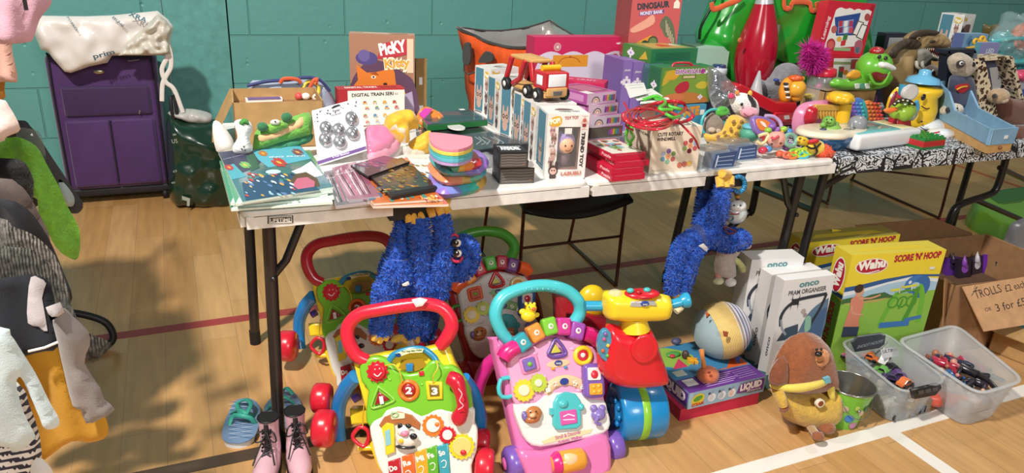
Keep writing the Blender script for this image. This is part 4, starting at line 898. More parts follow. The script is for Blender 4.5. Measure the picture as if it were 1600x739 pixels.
avbox('lower black and silver box nearest the table edge, woven silver front',(781,288),(834,286),(781,262),TZ,.085)
b2 = avbox('upper black and silver box stacked behind the lower one',(781,262),(823,261),(779,238),TZ+.052,.085)
one('price_ticket','white paper ticket stuck up behind the black and silver boxes','ticket',PF(Zp(830,262,TZ+.045),6,20),lambda x: x.sl([(826,252),(838,250),(836,262),(825,261)],-.001,.0005,P_('e0dedb')))
# foam sticks pile
GP = 'pearly rainbow foam packs piled in the middle of the white table'
def foam(name,label,px,z,th,cols,hh=0,clear=True,group=GP,cat='pack'):
    f = flat(Zp(*px[0],z)); x = PB(f); o = x.o(px); n_ = len(cols); u0 = min(p.x for p in o); u1 = max(p.x for p in o)
    r = min(.03,(u1-u0)*.2); q = cr(o,1,True); q = inset(q,0)
    x.puff(cr(o,5,True),th*.5,mat(cols[0],.3,0,'gloss'),edge=th*.5,step=.009,back=1,z=-th*.5,mf=lambda a,c: mat(cols[min(n_-1,max(0,int(((a-u0)/(u1-u0)*.8+.1+.08*sin(c*60))*n_)))],.3,0,'gloss'))
    return x.build(name,None,f,label,0,cat,group)
foam('foam_pack','lowest pearly foam pack, purple, teal and orange, nearest the table edge',[(688,294),(668,270),(690,252),(750,256),(760,276),(744,287)],TZ+.030,.030,['8f72c4','7a86cc','46b0c0','3fbca8','cfa44c','d9713c'])
foam('foam_pack','second pearly foam pack, orange to teal',[(690,276),(668,252),(690,240),(748,244),(760,262),(742,272)],TZ+.056,.026,['df8350','d98a6a','d5b060','6fc0a8','4fa6b8','7d6cc0'])
foam('foam_pack','third pearly foam pack, teal to glitter purple',[(690,262),(670,240),(688,230),(744,232),(764,246),(752,262),(720,264)],TZ+.078,.022,['4f9f9f','5f96b0','7f78bf','8b66bd','9a70c8','8a62b8'])
foam('foam_pack','red and yellow foam pack near the top of the pearly pile',[(700,250),(684,236),(706,228),(740,232),(753,244),(748,250),(712,254)],TZ+.10,.028,['49a080','d6a83a','e0873a','c7343c','c42f3c','bd2d3e'])
f = flat(Zp(690,240,TZ+.125))
t = TY('foam_stack','topmost half round foam stack in pink, yellow, teal and lilac layers','foam',f,GP)
half = [(671,221),(676,216),(730,222),(738,226),(736,236),(716,243),(690,241),(674,232)]
for k,c in enumerate(('b89ccb','5fb4c8','4fb6b0','e5cf5c','df8a9c')):
    x = t.p('layer',None); x.prism(inset(x.o(half,0,3),.0008*(k % 2)),-.026+.0085*k,-.018+.0085*k,P_(c),ch=.001)
t.done()
one('clear_pouch','clear plastic pouch draped over the foam pile towards the black boxes','pouch',PF(Zp(770,274,TZ),8,48),lambda x: x.pf([(744,250),(752,238),(766,244),(782,252),(780,272),(766,280),(752,272)],.03,glass('eceef2',.2),edge=.03,step=.012,wr=.02,ws=40))
# ================================================================ middle of the white table
wc = mat('e4e1dd',.4,0,'card'); bl_ = '4f8296'; cre = 'c9a596'
GTB = 'white boxed collectable toys in a row'
def creature(b,x,y,r,c='c9a596',dark='2e3440'):
    b.dot((x,y),r,c,r*1.1).dot((x,y-r*1.3),r*.7,c,r*.9)
    for s_ in (-1,1): b.dot((x+s_*r*.55*b.fh/b.fw,y+r*1.2),r*.25,c,r*.8,8); b.ring((x+s_*r*.45*b.fh/b.fw,y+.2*r),r*.36,r*.16,dark,10)
def tbox(label,top,a,W_=.125,d=.10,H=.182,z0=TZ,P=None,win=False,strip=True):
    if P is None: P = Zp(*top,z0+H); P.z = z0
    b = BX(P=P,ang=a,W=W_,H=H,d=d,front=wc,side=wc,top=wc)
    b.on('l')
    if strip:
        b.rect((.05,.12),(.55,.97),bl_); creature(b,.3,.42,.11); b.line([(.06,.1),(.5,.1)],.02,'3a3436')
        for k in range(3): creature(b,.78,.2+.24*k,.055,['5d4a4a','7d6a66','b48a80'][k],'2b2426')
        b.ink([(.62,.82),(.9,.8),(.95,.9),(.66,.93)],'d8b23c',2).text('Pop!',(.64,.83),(.92,.83),.07,'f5f0e0',.06)
    else: b.rect((.1,.08),(.94,.97),bl_); creature(b,.5,.42,.12)
    b.on('t').text('TREND TOY',(.3,.12),(.85,.12),.1,'4a4444',.03).ink([(.3,.4),(.5,.55),(.7,.42),(.5,.36)],'6d5450',2)
    b.on('f').rr((.25,.12),(.75,.78),.1,'6b5048')
    for k in range(3): creature(b,.13,.2+.22*k,.06,['c9a596','8c6a60','4f3d3c'][k])
    b.on('f').text('Pop!',(.06,.86),(.32,.86),.09,'d8a82c',.06)
    return b
row = [('hindmost white boxed toy of the row, tallest in view beside the orange bag',(767,108),14,.125),('white boxed toy second from the back of the row',(783,124),4,.125),
       ('white boxed toy third from the back, yellow logo strip showing on its edge',(812,138),14,.125),('white boxed toy in the middle of the row, under the wooden truck',(824,150),3,.125),('white boxed toy second from the front of the row',(839,163),-2,.125)]
ys = []
for lab,tp,a,w in row:
    tbox(lab,tp,a,w,.095 if 'middle' not in lab else .085).on('f').done('collectable_box',lab,'box',GTB)
# the front one with its window
P = Zp(850,279,TZ); Q = Zp(913,278,TZ)
b = BX(bl=(850,279),br=(913,278),tl=(848,178),d=.105,front=wc,side=wc,top=wc)
b.on('l').rect((.06,.1),(.8,.97),bl_); creature(b,.42,.36,.1); b.line([(.1,.16),(.7,.16)],.02,'2f4a58'); b.line([(.1,.11),(.7,.11)],.015,'2f4a58')
b.on('t').text('TREND TOY',(.32,.2),(.84,.22),.13,'3c3636',.03).ink([(.25,.45),(.4,.62),(.62,.6),(.72,.45),(.5,.4)],'6d5450',2)
# open the window: swap the front face for a frame
W_,H = b.W,b.H; x = b.x; x.T = Matrix(); del x.f[0]; fm = x.m.pop(0); x.sm.pop(0)
u0,u1,v0,v1 = .27*W_,.80*W_,.14*H,.80*H
x.add([V((0,0,0)),V((W_,0,0)),V((W_,H,0)),V((0,H,0)),V((u0,v0,0)),V((u1,v0,0)),V((u1,v1,0)),V((u0,v1,0)),V((u0,v0,-.06)),V((u1,v0,-.06)),V((u1,v1,-.06)),V((u0,v1,-.06))],
      [(0,1,5,4),(1,2,6,5),(2,3,7,6),(3,0,4,7)],wc)
x.add([V((u0,v0,0)),V((u1,v0,0)),V((u1,v1,0)),V((u0,v1,0)),V((u0,v0,-.06)),V((u1,v0,-.06)),V((u1,v1,-.06)),V((u0,v1,-.06))],[(0,1,5,4),(1,2,6,5),(2,3,7,6),(3,0,4,7),(4,5,6,7)],P_('8a6458'))
b.on('f')
b.ink([(.04,.82),(.1,.94),(.3,.96),(.34,.86),(.22,.8)],'d8a82c',2).text('POP!',(.07,.84),(.31,.87),.07,'f6efdc',.07).text('TOY TOY',(.4,.91),(.74,.925),.045,'a83a34',.04)
b.rr((.80,.76),(.97,.97),.2,'d9b3aa').rect((.84,.8),(.93,.85),'8a2c34').dot((.885,.9),.03,'b8645a')
x.T = b.x.T; x.text('TREND TOY',b.c((.845,.72)),b.c((.845,.17)),.05*b.fh,P_('2b2625'),.05)
for k,(yy,c) in enumerate(((.74,'c9a0a0'),(.62,'9a7a74'),(.5,'d9c9c4'),(.38,'c49a90'),(.26,'b89a94'))): creature(b,.13+.04*(k % 2),yy,.045,c,'3a2c2c')
creature(b,.2,.13,.075,'4f3d3c','2a2020'); b.dot((.2,.12),.055,'d8b0a4').dot((.17,.13),.012,'2a2020').dot((.23,.13),.012,'2a2020'); b.text('LABUBU',(.4,.045),(.9,.06),.055,'c07a6c',.05)
T = thing('collectable_box','front white boxed toy, window showing a figure in a lilac fluffy hood','box',b.f.o,GTB)
o = b.done('carton',parent=T)
f = b.f; cu,cv = (u0+u1)/2,(v0+v1)/2
x = mb(); x.ell((cu-.004,cv+.012,-.026),(.030,.034,.024),mat('9b86c0',.8,0,'plush'),18,12); x.ell((cu-.002,cv+.006,-.010),(.022,.023,.014),P_('e3b08f'),16,10); x.build('figure_head',T,f)
x = mb(); x.ell((cu-.002,cv-.036,-.026),(.016,.022,.012),P_('6a5060'),12,8); x.ell((cu-.009,cv+.008,.0036),(.0025,.003,.001),P_('33241f'),8,6); x.ell((cu+.009,cv+.008,.0036),(.0025,.003,.001),P_('33241f'),8,6); x.tube([(cu-.008,cv-.004,.0025),(cu,cv-.008,.0025),(cu+.008,cv-.004,.0025)],.0009,P_('7a4a3a'),5); x.build('figure_body',T,f)
x = mb(); x.box((cu-.012,v1-.02,-.004),(cu+.008,v1-.004,-.002),P_('e6e2da')); x.add([V((u0,v0,-.0008)),V((u1,v0,-.0008)),V((u1,v1,-.0008)),V((u0,v1,-.0008))],[(0,1,2,3)],glass('ffffff',.10)); x.build('window',T,f)
# ---------------------------------------------------------------- wooden truck
A = Zp(806,136,TZ+.185); B = Zp(880,163,TZ+.185)
d = (B-A); d.z = 0; Lt = d.length+.01; ang = math.atan2(d.y,d.x); TM = Matrix.Translation((A.x,A.y,TZ+.1825)) @ Matrix.Rotation(ang,4,'Z')
wood = mat('cf9f62',.5,0,'card'); rd_ = G('b8202c'); blk2 = mat('17171a',.5)
T = thing('toy_truck','wooden toy truck with red cab standing on the white boxes','toy truck',(A.x,A.y,TZ+.1825),rz=ang)
TL = Matrix.Identity(4)
WMt = WM[T.name]
def tp(name,fn,lab=None,par=None): x = mb(); fn(x); return x.build(name,par or T,WMt,lab)
L_ = .235; wy = .052
tp('chassis',lambda x: x.box((.0,-.036,.012),(L_-.01,.036,.024),wood,r=.003))
for wx in (.02,L_*.62,L_*.86):
    for s_ in (-1,1):
        o = tp('wheel',lambda x: (x.lathe([(0,-.009),(.017,-.009),(.0195,-.006),(.0195,.006),(.017,.009),(0,.009)],blk2,(wx,s_*wy*.86,.0195),'y',20)))
        tp('hub',lambda x: x.lathe([(0,s_*.0095),(.009,s_*.0095),(.009,s_*.008)],P_('ece8e0'),(wx,s_*wy*.86,.0195),'y',14),None,o)
tp('cab',lambda x: (x.prism([V((L_*.70,-.038)),V((L_*.985,-.038)),V((L_*.985,.038)),V((L_*.70,.038))],.036,.086,rd_,ch=.006),x.box((L_*.72,-.034,.018),(L_*1.0,.034,.042),wood,r=.003)))
tp('window',lambda x: (x.box((L_*.955,-.030,.044),(L_*.992,.030,.080),P_('e9e9ec'),r=.003),x.box((L_*.77,-.0395,.046),(L_*.9,.0395,.074),P_('e9e9ec'),r=.002)),'white windows')
tp('roof_light',lambda x: x.tube([(L_*.82,-.03,.092),(L_*.82,.03,.092)],.009,G('e3b41f'),12),'yellow roller on the cab roof')
tp('grille',lambda x: (x.box((L_*1.0,-.016,.02),(L_*1.006,.016,.034),P_('8f8a86')),[x.box((L_*1.005,-.014,.022+.004*k),(L_*1.01,.014,.0235+.004*k),P_('4a4644')) for k in range(3)]))
tp('roof_board',lambda x: x.box((.02,-.036,.098),(L_*.62,.036,.108),wood,r=.003),'pale wooden roof board')
for s_ in (-1,1):
    tp('side_frame',lambda x: (x.tube([(.0,s_*.036,.028),(.03,s_*.036,.10)],.0085,rd_,10),x.tube([(.045,s_*.036,.024),(L_*.36,s_*.036,.045),(L_*.46,s_*.036,.10)],.0085,rd_,10),x.tube([(L_*.66,s_*.034,.05),(L_*.6,s_*.036,.10)],.008,rd_,10)))
# ---------------------------------------------------------------- big pink boxes
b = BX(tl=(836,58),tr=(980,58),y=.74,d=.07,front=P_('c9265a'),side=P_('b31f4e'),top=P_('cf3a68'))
b.ink([(0,0),(1,0),(1,.6),(.06,.6)],'d8cfe0'); b.x.T = b.x.T @ Matrix.Translation((0,b.fh*.55,0)); b.fh *= .45
b.ink([(.0,.0),(.06,.45)]+[(.06+.94*k/24,.52+.10*abs(sin(k*.52))) for k in range(25)]+[(1.0,0)],'d8cfe0')
b.rect((.2,.2),(.58,.52),'e0962c').line([(.26,.3),(.3,.42),(.38,.46),(.46,.42),(.5,.3)],.02,'a8501c',3).dot((.385,.47),.03,'a8501c')
b.dot((.24,.74),.10,'c9848c').ring((.24,.74),.11,.012,'e6c9c4').text('4',(.225,.7),(.255,.7),.08,'f5e8e4').dot((.88,.42),.13,'a84a4e').ring((.88,.42),.135,.015,'d9a89e').text('EASY',(.845,.44),(.915,.44),.05,'ecd0c4').text('GRIP',(.85,.36),(.91,.36),.05,'ecd0c4')
b.ink([(.88,.84),(.92,.86),(.96,.94),(.965,.9),(.95,.82),(.9,.8)],'ecd8dc',2).ink([(.06,.3),(.1,.44),(.13,.3)],'d05a86')
b.done('craft_box','large pink printed box with scalloped white panel behind the wooden truck','box')
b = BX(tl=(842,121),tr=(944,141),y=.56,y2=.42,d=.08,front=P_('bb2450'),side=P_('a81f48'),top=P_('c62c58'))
b.on('t').line([(.2,.5),(.5,.5)],.1,'e8b8c8').text('CRAFT',(.55,.35),(.85,.35),.3,'e8b8c8').on('r').rect((.2,.5),(.7,.85),'e8e2dc'); b.done('craft_box','lower pink box lying end-on between the truck and the purple rainbow boxes','box')
# rainbow boxes
GR = 'purple rainbow craft boxes in a stack'
base = V((1.075,.30,TZ)); hh = .036
for k,(dx,a,lab,fc,sc_) in enumerate(((0,8,'lowest rainbow box of the stack, blue sided, behind the red boxes','b9c4d8','6d8fb8'),(.004,6,'rainbow box second from the bottom, dark with mixed print','5d544a','6a5a66'),(-.004,8,'rainbow box third from the bottom with pale lilac front','d6c4d6','a86aa8'),(-.012,12,'rainbow box fourth up, pink fronted, right under the windowed one','d9bcd0','b05a98'),(-.02,14,'topmost rainbow box with a pink window on its lid','d8b6cf','a85098'))):
    b = BX(P=base+V((dx,0,k*hh)),ang=a,W=.125,H=hh-.001,d=.16,front=P_(fc),side=P_(sc_),top=P_('b4609c'))
    if fc != '5d544a':
        for j,c in enumerate(('4a3a46','e8d8d0','d98a6a','e8d8d0')): b.dot((.3,.2),.5-.1*j,c)
        b.rect((.1,0),(.5,.18),fc)
    for j,c in enumerate(('7a4a9a','c0489a','d9a03a','5a9a6a','4a7ab0','b04a5a')): b.ink([(.54+j*.07,.25+.04*(j % 2)),(.60+j*.07,.22),(.61+j*.07,.72),(.55+j*.07,.78)],c)
    b.on('l').rect((.1,.2),(.9,.8),'c78ab8')
    b.on('t').rr((.1,.12),(.9,.88),.06,'8a4a5c').rr((.18,.2),(.82,.8),.04,'b46a86').rect((.0,.0),(.25,.25),'e4dcdc')
    b.done('rainbow_box',lab,'box',GR)
# red puzzle boxes
P = Zp(955.5,284,TZ)
for k,(dx,a,lab) in enumerate(((0,0,'lowest red puzzle box at the table edge'),(-.002,1.5,'red puzzle box second from the bottom'),(.012,-1.5,'red puzzle box third up, jutting to the right'),(.003,1,'topmost red puzzle box with white pictured lid'))):
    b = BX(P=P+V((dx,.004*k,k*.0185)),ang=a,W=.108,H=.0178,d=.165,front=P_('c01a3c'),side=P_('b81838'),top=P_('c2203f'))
    b.on('l').text('Puzzle',(.66,.3),(.95,.3),.45,'f0ccd0').on('f').line([(.1,.85),(.9,.88)],.06,'d86a80')
    if k == 3:
        b.on('t').rect((.04,.06),(.96,.94),'ddd8cc').rect((.3,.35),(.72,.7),'8ab0c0').rect((.34,.3),(.6,.5),'7a9a5a')
        shade_rows(b,.15,.9,.1,.9,['b0483c','6a5a44','d0a040','4a7a9a','c9b8a0','8a5a4a'],3,16,.06)
    b.done('puzzle_box',lab+', beside the hooded figure box','box','red puzzle boxes')
# windmill box
b = BX(bl=(1013,271),br=(1088,267.5),tl=(1021,199),d=.12,lean=0,front=P_('e6d8c4'),side=P_('cdbda6'),top=P_('e9dfd0'))
b.text('CUTE ROTARY',(.1,.80),(.62,.82),.075,'3a2f30',.04).text('WINDMILL',(.09,.70),(.47,.715),.07,'3a2f30',.04)
for cx,cy,cs in ((.36,.36,('7a9a5a','8a6ab0','a8b8d0','6aa0b8','8ab8a0','b0605a')),(.79,.58,('8aa8d0','9a3a44','c45a5a','9ab86a','6a2030','b85a60'))):
    for k,c in enumerate(cs): b.dot((cx+.12*cos(k*1.047+.5),cy+.115*sin(k*1.047+.5)),.055,c)
    b.dot((cx,cy),.055,'d9884a').dot((cx,cy),.03,'f0d8b0').dot((cx,cy),.02,'b8442e')
for k,c in enumerate(('c05a50','b8564e','d9a84a')): b.dot((.62+.1*k,.16+.015*k),.06,c).ring((.62+.1*k,.16+.015*k),.035,.006,'e8c8a8')
b.line([(.06,.06),(.4,.065)],.012,'b8a890').on('t').ink([(.1,.1),(.5,.12),(.4,.4),(.05,.3)],'d9cfc0').on('l').text('WINDMILL',(.2,.75),(.9,.75),.06,'4a3f3c').dot((.5,.4),.12,'8a9a7a',.1)
b.done('windmill_box','cream box reading Cute Rotary Windmill under the red cords','box')
one('wrapped_pad','clear wrapped item standing between the rainbow boxes and the windmill box','pack',PF((1.185,.2,TZ+.001),0,5),lambda x: x.pf([(978,196),(990,188),(1010,186),(1018,196),(1012,236),(1000,246),(984,240),(976,220)],.02,mat('a89c88',.2,0,'film'),edge=.02,step=.014,wr=.01,ws=30))
# cords and papers
f = flat(Zp(1030,182,TZ+.155)); rcd = G('b8182e'); gcd = G('58c23c')
T = thing('cord_bundle','bundle of glossy red cords heaped over the cream windmill box','cord',f.o)
rd = random.Random(3)
for k in range(6):
    x = PB(f); cx,cy = 1026+rd.uniform(-14,14),180+rd.uniform(-6,8); rx,ry = rd.uniform(28,46),rd.uniform(9,18); ro = rd.uniform(-.4,.2)
    pts = [(cx+rx*cos(t)*cos(ro)-ry*sin(t)*sin(ro),cy+rx*cos(t)*sin(ro)+ry*sin(t)*cos(ro),.004+.011*k+.008*sin(3*t+k)) for t in [j*2*pi/14 for j in range(14)]]
    q = cr([x.P3(p) for p in pts],3,True); x.tube(q,.0052,rcd,6,closed=True,flatk=.5); x.build('cord',T,f)
x = PB(f); x.tb([(1060,190,.02),(1075,205,.02),(1086,218,0),(1092,232,-.03)],.003,rcd,5,6); x.tb([(975,160,.03),(984,180,.01),(978,196,0),(990,204,-.01)],.0032,rcd,5,6); x.build('cord',T,f)
T = thing('cord_bundle','bundle of bright green cords tangled behind the red ones','cord',f.o+V((0,.03,0)))
for pts in ([(1010,150,.03),(1030,156,.045),(1046,166,.04),(1066,172,.03),(1068,178,.01)],[(1004,156,.04),(1026,150,.05),(1040,160,.05),(1030,170,.05),(1050,172,.045)],[(984,186,.0),(980,204,-.02),(978,216,-.05),(986,226,-.08)],[(990,190,.0),(986,206,-.02),(990,214,-.05),(982,226,-.08)],[(1040,178,.07),(1052,184,.06),(1062,182,.05)]):
    x = PB(f); x.tb(pts,.0048,gcd,5,6); x.build('cord',T,f)
GP2 = 'white swing tags lying over the green cords'
for c,z,lab in (([(984,153),(976,131),(1006,129),(1012,146)],.05,'upper left white card tag with printed lines'),([(996,157),(984,146),(1018,138),(1036,150)],.042,'white card tag with a green printed block'),([(1000,162),(1002,154),(1044,152),(1048,158)],.036,'lowest white card tag, pointing right')):
    f2 = flat(Zp(*c[0],TZ+.155+z)); one('card_tag',lab+', over the green cords','tag',f2,lambda x: (x.prism(x.o(c),-.0012,0,P_('e4e4de')),x.st([(c[1][0]+4,c[1][1]+3),(c[2][0]-3,c[2][1]+3)],1,P_('4a4a48')),x.st([(c[1][0]+8,c[1][1]+7),(c[2][0]-1,c[2][1]+7)],1.5,P_('7ab07a'))),GP2)
# purple upright puzzle boxes, castle box, green box, money box, dino puzzle
def jig(b,x,y,r,c='e6dde6'):
    b.rect((x-r*b.fh/b.fw,y-r*.7),(x+r*b.fh/b.fw,y+r*.7),c); [b.dot((x+dx_*r*1.2*b.fh/b.fw,y+dy*r),r*.4,c,n=8) for dx_,dy in ((-1,0),(1,0),(0,1),(0,-1))]; b.dot((x,y),r*.3,'8a6ab0',n=8)
GJ = 'upright purple puzzle boxes'
for tl,tr,y,lab in (((975,94),(989,96),.50,'left purple puzzle box standing on end, white jigsaw mark'),((991,97),(1007,99),.49,'right purple puzzle box standing on end, white jigsaw mark')):
    b = BX(tl=tl,tr=tr,y=y,d=.13,front=P_('8a6cae'),side=P_('6d5294'),top=P_('8a6cae')); jig(b,.5,.7,.06); b.text('pieces',(.2,.85),(.8,.85),.035,'e6dde6'); b.done('jigsaw_box',lab,'box',GJ)
b = BX(tl=(1008,100),tr=(1036,103),y=.48,d=.13,front=P_('5f7f92'),side=P_('46606e'),top=P_('6d5294'))
b.ink([(.1,.3),(.3,.35),(.3,.6),(.45,.8),(.6,.6),(.62,.4),(.9,.3),(.9,0),(.1,0)],'9a6a5c').ink([(.35,.6),(.45,.85),(.55,.6)],'7a4a4a'); b.done('jigsaw_box','dark blue puzzle box with a brown castle picture','box')
P = Yp(1018.5,101.5,.48); zz = P.z
b = BX(tl=(1018.5,77),tr=(1091,74),y=.48,y2=.50,d=.16,z0=zz,front=P_('2c7a50'),side=P_('3d7a3a'),top=P_('4f8a4a'))
b.rect((.1,.25),(.85,.75),'24694a').on('l').rect((.1,.1),(.9,.9),'4a7a34'); jig(b,.3,.5,.25); b.ink([(.6,.2),(.9,.3),(.8,.8)],'c9a83a')
b.on('t').ink([(.1,.1),(.9,.1),(.8,.9),(.2,.9)],'b9a058',1).ink([(.4,.3),(.7,.35),(.6,.7),(.45,.6)],'c0502e',2).ink([(.1,.5),(.3,.7),(.15,.9)],'8a9a44',1).ink([(.7,.5),(.9,.4),(.85,.8)],'d8d0c0',1)
b.done('jigsaw_box','flat green dinosaur puzzle box lying on top of the upright boxes','box')
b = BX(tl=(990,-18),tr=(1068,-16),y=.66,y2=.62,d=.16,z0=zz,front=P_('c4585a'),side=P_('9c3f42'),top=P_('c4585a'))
b.ink([(0,0),(1,0),(1,.18),(0,.22)],'a84a50').text('DINOSAUR',(.12,.70),(.76,.76),.085,'2b3844',.05).ink([(.17,.61),(.66,.66),(.66,.72),(.17,.67)],'6a4a8c').text('MONEY BANK',(.19,.62),(.64,.665),.05,'e8e0ec',.03)
b.ink([(.6,.5),(.68,.62),(.78,.6),(.88,.5),(.96,.3),(.98,.14),(.9,.2),(.84,.3),(.74,.32),(.66,.42)],'5f6a50',2)
for k in range(6): b.line([(.72+.04*k,.56-.05*k),(.76+.035*k,.38-.045*k)],.014,'b9a88c')
b.ink([(.02,.42),(.3,.56),(.44,.64),(.5,.54),(.4,.46),(.1,.36)],'dfa08a',2).ink([(.1,.1),(.5,.24),(.46,.34),(.12,.2)],'d9902e').dot((.34,.2),.06,'2f3a2c').dot((.5,.24),.085,'3a4a34').dot((.5,.24),.06,'6a7a4a').ink([(.3,0),(.44,.04),(.48,.14),(.36,.12)],'e0cfc0',2)
b.ink([(.84,.82),(.9,.88),(.96,.82),(.96,.74),(.84,.74)],'e8e2d4').on('l').dot((.6,.3),.012,'5a2c2e'); b.done('money_bank_box','tall red box reading Dinosaur Money Bank on top of the puzzle boxes','box')
P = Yp(1035,163.5,.36)
b = BX(tl=(1035,106),tr=(1116,103),y=.36,y2=.37,d=.07,z0=P.z,front=P_('5d8a3c'),side=P_('2a6e44'),top=P_('2c7a50'))
b.ink([(.03,.05),(.97,.05),(.95,.95),(.05,.92)],'7a9a3c',1).ink([(.05,.05),(.3,.3),(.7,.28),(.95,.1),(.9,0),(.1,0)],'c07a3a',2).ink([(.03,.5),(.2,.7),(.3,.9),(.1,.9)],'c9a83a',2)
b.ink([(.28,.4),(.36,.56),(.5,.62),(.56,.5),(.52,.34),(.36,.28)],'b8283c',2).ink([(.68,.5),(.8,.6),(.92,.54),(.88,.4),(.74,.4)],'c9b83c',2).ink([(.08,.2),(.3,.3),(.5,.2),(.4,.08)],'d0784a',2).ink([(.1,.72),(.22,.84),(.34,.8),(.24,.66)],'d8a030',2)
b.rect((.4,.68),(.66,.78),'5a4a34').rect((.415,.695),(.645,.765),'c9c08a').text('DINOSAUR',(.26,.82),(.86,.82),.12,'e8e4ec',.09).text('DINOSAUR',(.265,.825),(.855,.825),.11,'a84a9a',.03); jig(b,.8,.16,.06); b.rect((.84,.82),(.9,.9),'eceae4').dot((.78,.88),.07,'a83a8a')
b.on('l').rect((.1,.05),(.9,.95),'24603c'); jig(b,.5,.5,.09); b.on('t').ink([(.2,.2),(.8,.2),(.7,.5),(.3,.5)],'b0303a'); b.done('jigsaw_box','green front facing dinosaur puzzle box with a red dinosaur, red handle on top','box')
b = BX(tl=(1060,165),tr=(1104,165),y=.355,d=.09,z0=TZ,H=Yp(1060,165,.355).z-TZ,front=P_('3f8fb0'),side=P_('2f6f8c'),top=P_('4a9aba'))
b.text('ATE',(.22,.68),(.78,.72),.24,'d9902e',.07).rect((.8,.7),(.95,.85),'eceae4'); b.ink([(0,0),(1,0),(1,.2),(0,.3)],'2b6a4a'); b.done('game_box','blue box lettered in orange under the dinosaur puzzle box','box')
one('box_handle_loop','red plastic carrying loop on the dinosaur puzzle box','loop',PF(Yp(1060,104,.39),0,0),lambda x: x.tb([(1050,104),(1054,99),(1066,98),(1078,99),(1083,104)],1.8,G('c03038'),4))
one('foil_wrap','crumpled clear and silver foil wrap beside the dinosaur puzzle box','wrap',PF((1.66,.33,TZ+.02),0,10),lambda x: x.pf([(1106,104),(1124,112),(1140,126),(1148,140),(1140,160),(1126,172),(1114,168),(1106,140)],.03,mat('c9ccce',.15,.75,'glass',.55),edge=.02,step=.009,wr=.03,ws=55))
b = BX(tl=(1088,73),tr=(1141,72),y=.72,d=.1,front=P_('a9cdb8'),side=P_('8fb39e'),top=P_('b6d4c2')); b.rect((.03,.03),(.97,.97),'a2c6b2').dot((.5,.5),.1,'5a7a6c').done('bottle_box','pale mint green box behind the dinosaur puzzle box','box')
P = Yp(1121,122,.66); P.z = TZ
one('water_bottle','navy bottle with a pale ringed cap before the mint green box','bottle',PF(P),lambda x: (x.lathe([(0,0),(.03,0),(.032,.01),(.032,.15),(.028,.165)],G('22305a'),(0,0,0),'y',18),x.lathe([(.031,.165),(.033,.168),(.033,.185),(.03,.19)],P_('c9d0d8'),(0,0,0),'y',18),x.lathe([(.028,.19),(.026,.2),(0,.202)],G('2a3a66'),(0,0,0),'y',18)))
# ================================================================ right end of the white table and the cloth-covered table
TC = TZ+.0035
def PY(cx,y,lean=0,a=0,z=TZ,roll=0):
    P = Yp(cx,150,y); return PF((P.x,y,z),a,lean,roll)
pl = lambda h: mat(h,.8,0,'plush')
# clear tubs with blue labels
for lab,o_,fr_,lb in (('front clear plastic tub with a blue card label block, nearest the windmill box',(1113,265),[(1119.7,241),(1152.6,236),(1145,263),(1113.6,264)],((1092,228),(1148,262))),
                         ('second clear plastic tub with a blue card label, right of the first',(1150,252),[(1156,230),(1183,226.5),(1182,247),(1150,251)],((1128,214),(1180,248)))):
    f = PF(Zp(*o_,TZ),4,6); t = TY('putty_tub',lab,'tub',f,'clear tubs with blue labels'); x = t.p('label_card','blue printed card')
    x.sl(fr_,-.05,0,P_('3b4f78')); a,b_,c_,d_ = [V(q) for q in fr_]
    for k in range(3): x.st([tuple(a.lerp(d_,.25+.25*k).lerp(b_.lerp(c_,.25+.25*k),.12)),tuple(a.lerp(d_,.25+.25*k).lerp(b_.lerp(c_,.25+.25*k),.9))],1.6,P_('8a9cbc'))
    x.st([tuple(a.lerp(d_,.1).lerp(b_.lerp(c_,.1),.1)),tuple(a.lerp(d_,.9).lerp(b_.lerp(c_,.9),.1))],3,P_('c9d3e4'))
    w0 = f.at(*o_); x = t.p('tub','clear plastic tub'); x.T = Matrix.Translation((w0.x,0,0)); x.box((-.045,.0,-.085),(.075,.055,-.004),glass('dfe6ec',.2),r=.008); x.box((-.06,0,-.095),(.10,.004,.012),glass('c9d4e0',.45),r=.0015)
    x = t.p('lid','hazy domed lid'); x.T = Matrix.Translation((w0.x,0,0)); x.box((-.02,.052,-.075),(.065,.066,-.01),glass('a08c7a',.45),r=.006); t.done()
f = PY(1113,.27,8)
t = TY('soft_toy','grey-brown plush monkey sitting inside a teal plastic ring by the windmill box','soft toy',f)
x = t.p('ring','teal plastic ring'); x.tor(1114,192,18,1.8,.02,G('49b3b5'),ry=21)
x = t.p('body'); x.pf([(1101,206),(1100,192),(1106,181),(1114,176),(1122,182),(1128,194),(1132,208),(1128,222),(1104,222)],.035,pl('86786b'),edge=.03,step=.008); x.el(1112,203,5,4.5,.9,.035,pl('b8a594')); x.el(1122,205,4,4,.9,.035,pl('b8a594'))
x = t.p('leaf','green leaf shapes'); x.pf([(1118,172),(1126,166),(1136,168),(1140,176),(1130,182),(1120,180)],.012,mat('4fae3c',.6,0,'cloth'),edge=.012,step=.006,z=.02,wr=.01,ws=60); x.el(1131,183,5,5,.9,.02,pl('4a3340'))
t.done()
f = PY(1130,.22,10)
t = TY('soft_toy','yellow plush giraffe with brown patches lying below the cow','soft toy',f); gy = pl('e0b03c')
x = t.p('body'); x.pf([(1100,208),(1112,210),(1128,204),(1134,190),(1142,180),(1154,180),(1163,188),(1164,200),(1154,214),(1140,224),(1122,226),(1104,220)],.035,gy,edge=.03,step=.008)
rd = random.Random(11)
x = t.p('patches','brown plush patches')
for cx,cy in ((1146,190),(1154,198),(1142,202),(1132,207),(1150,208),(1138,214),(1122,213),(1158,190),(1128,220)): x.el(cx,cy,3.2,2.4,.005,.0345,pl('9a6a2a'),rot=rd.uniform(0,90),n=10,k=6)
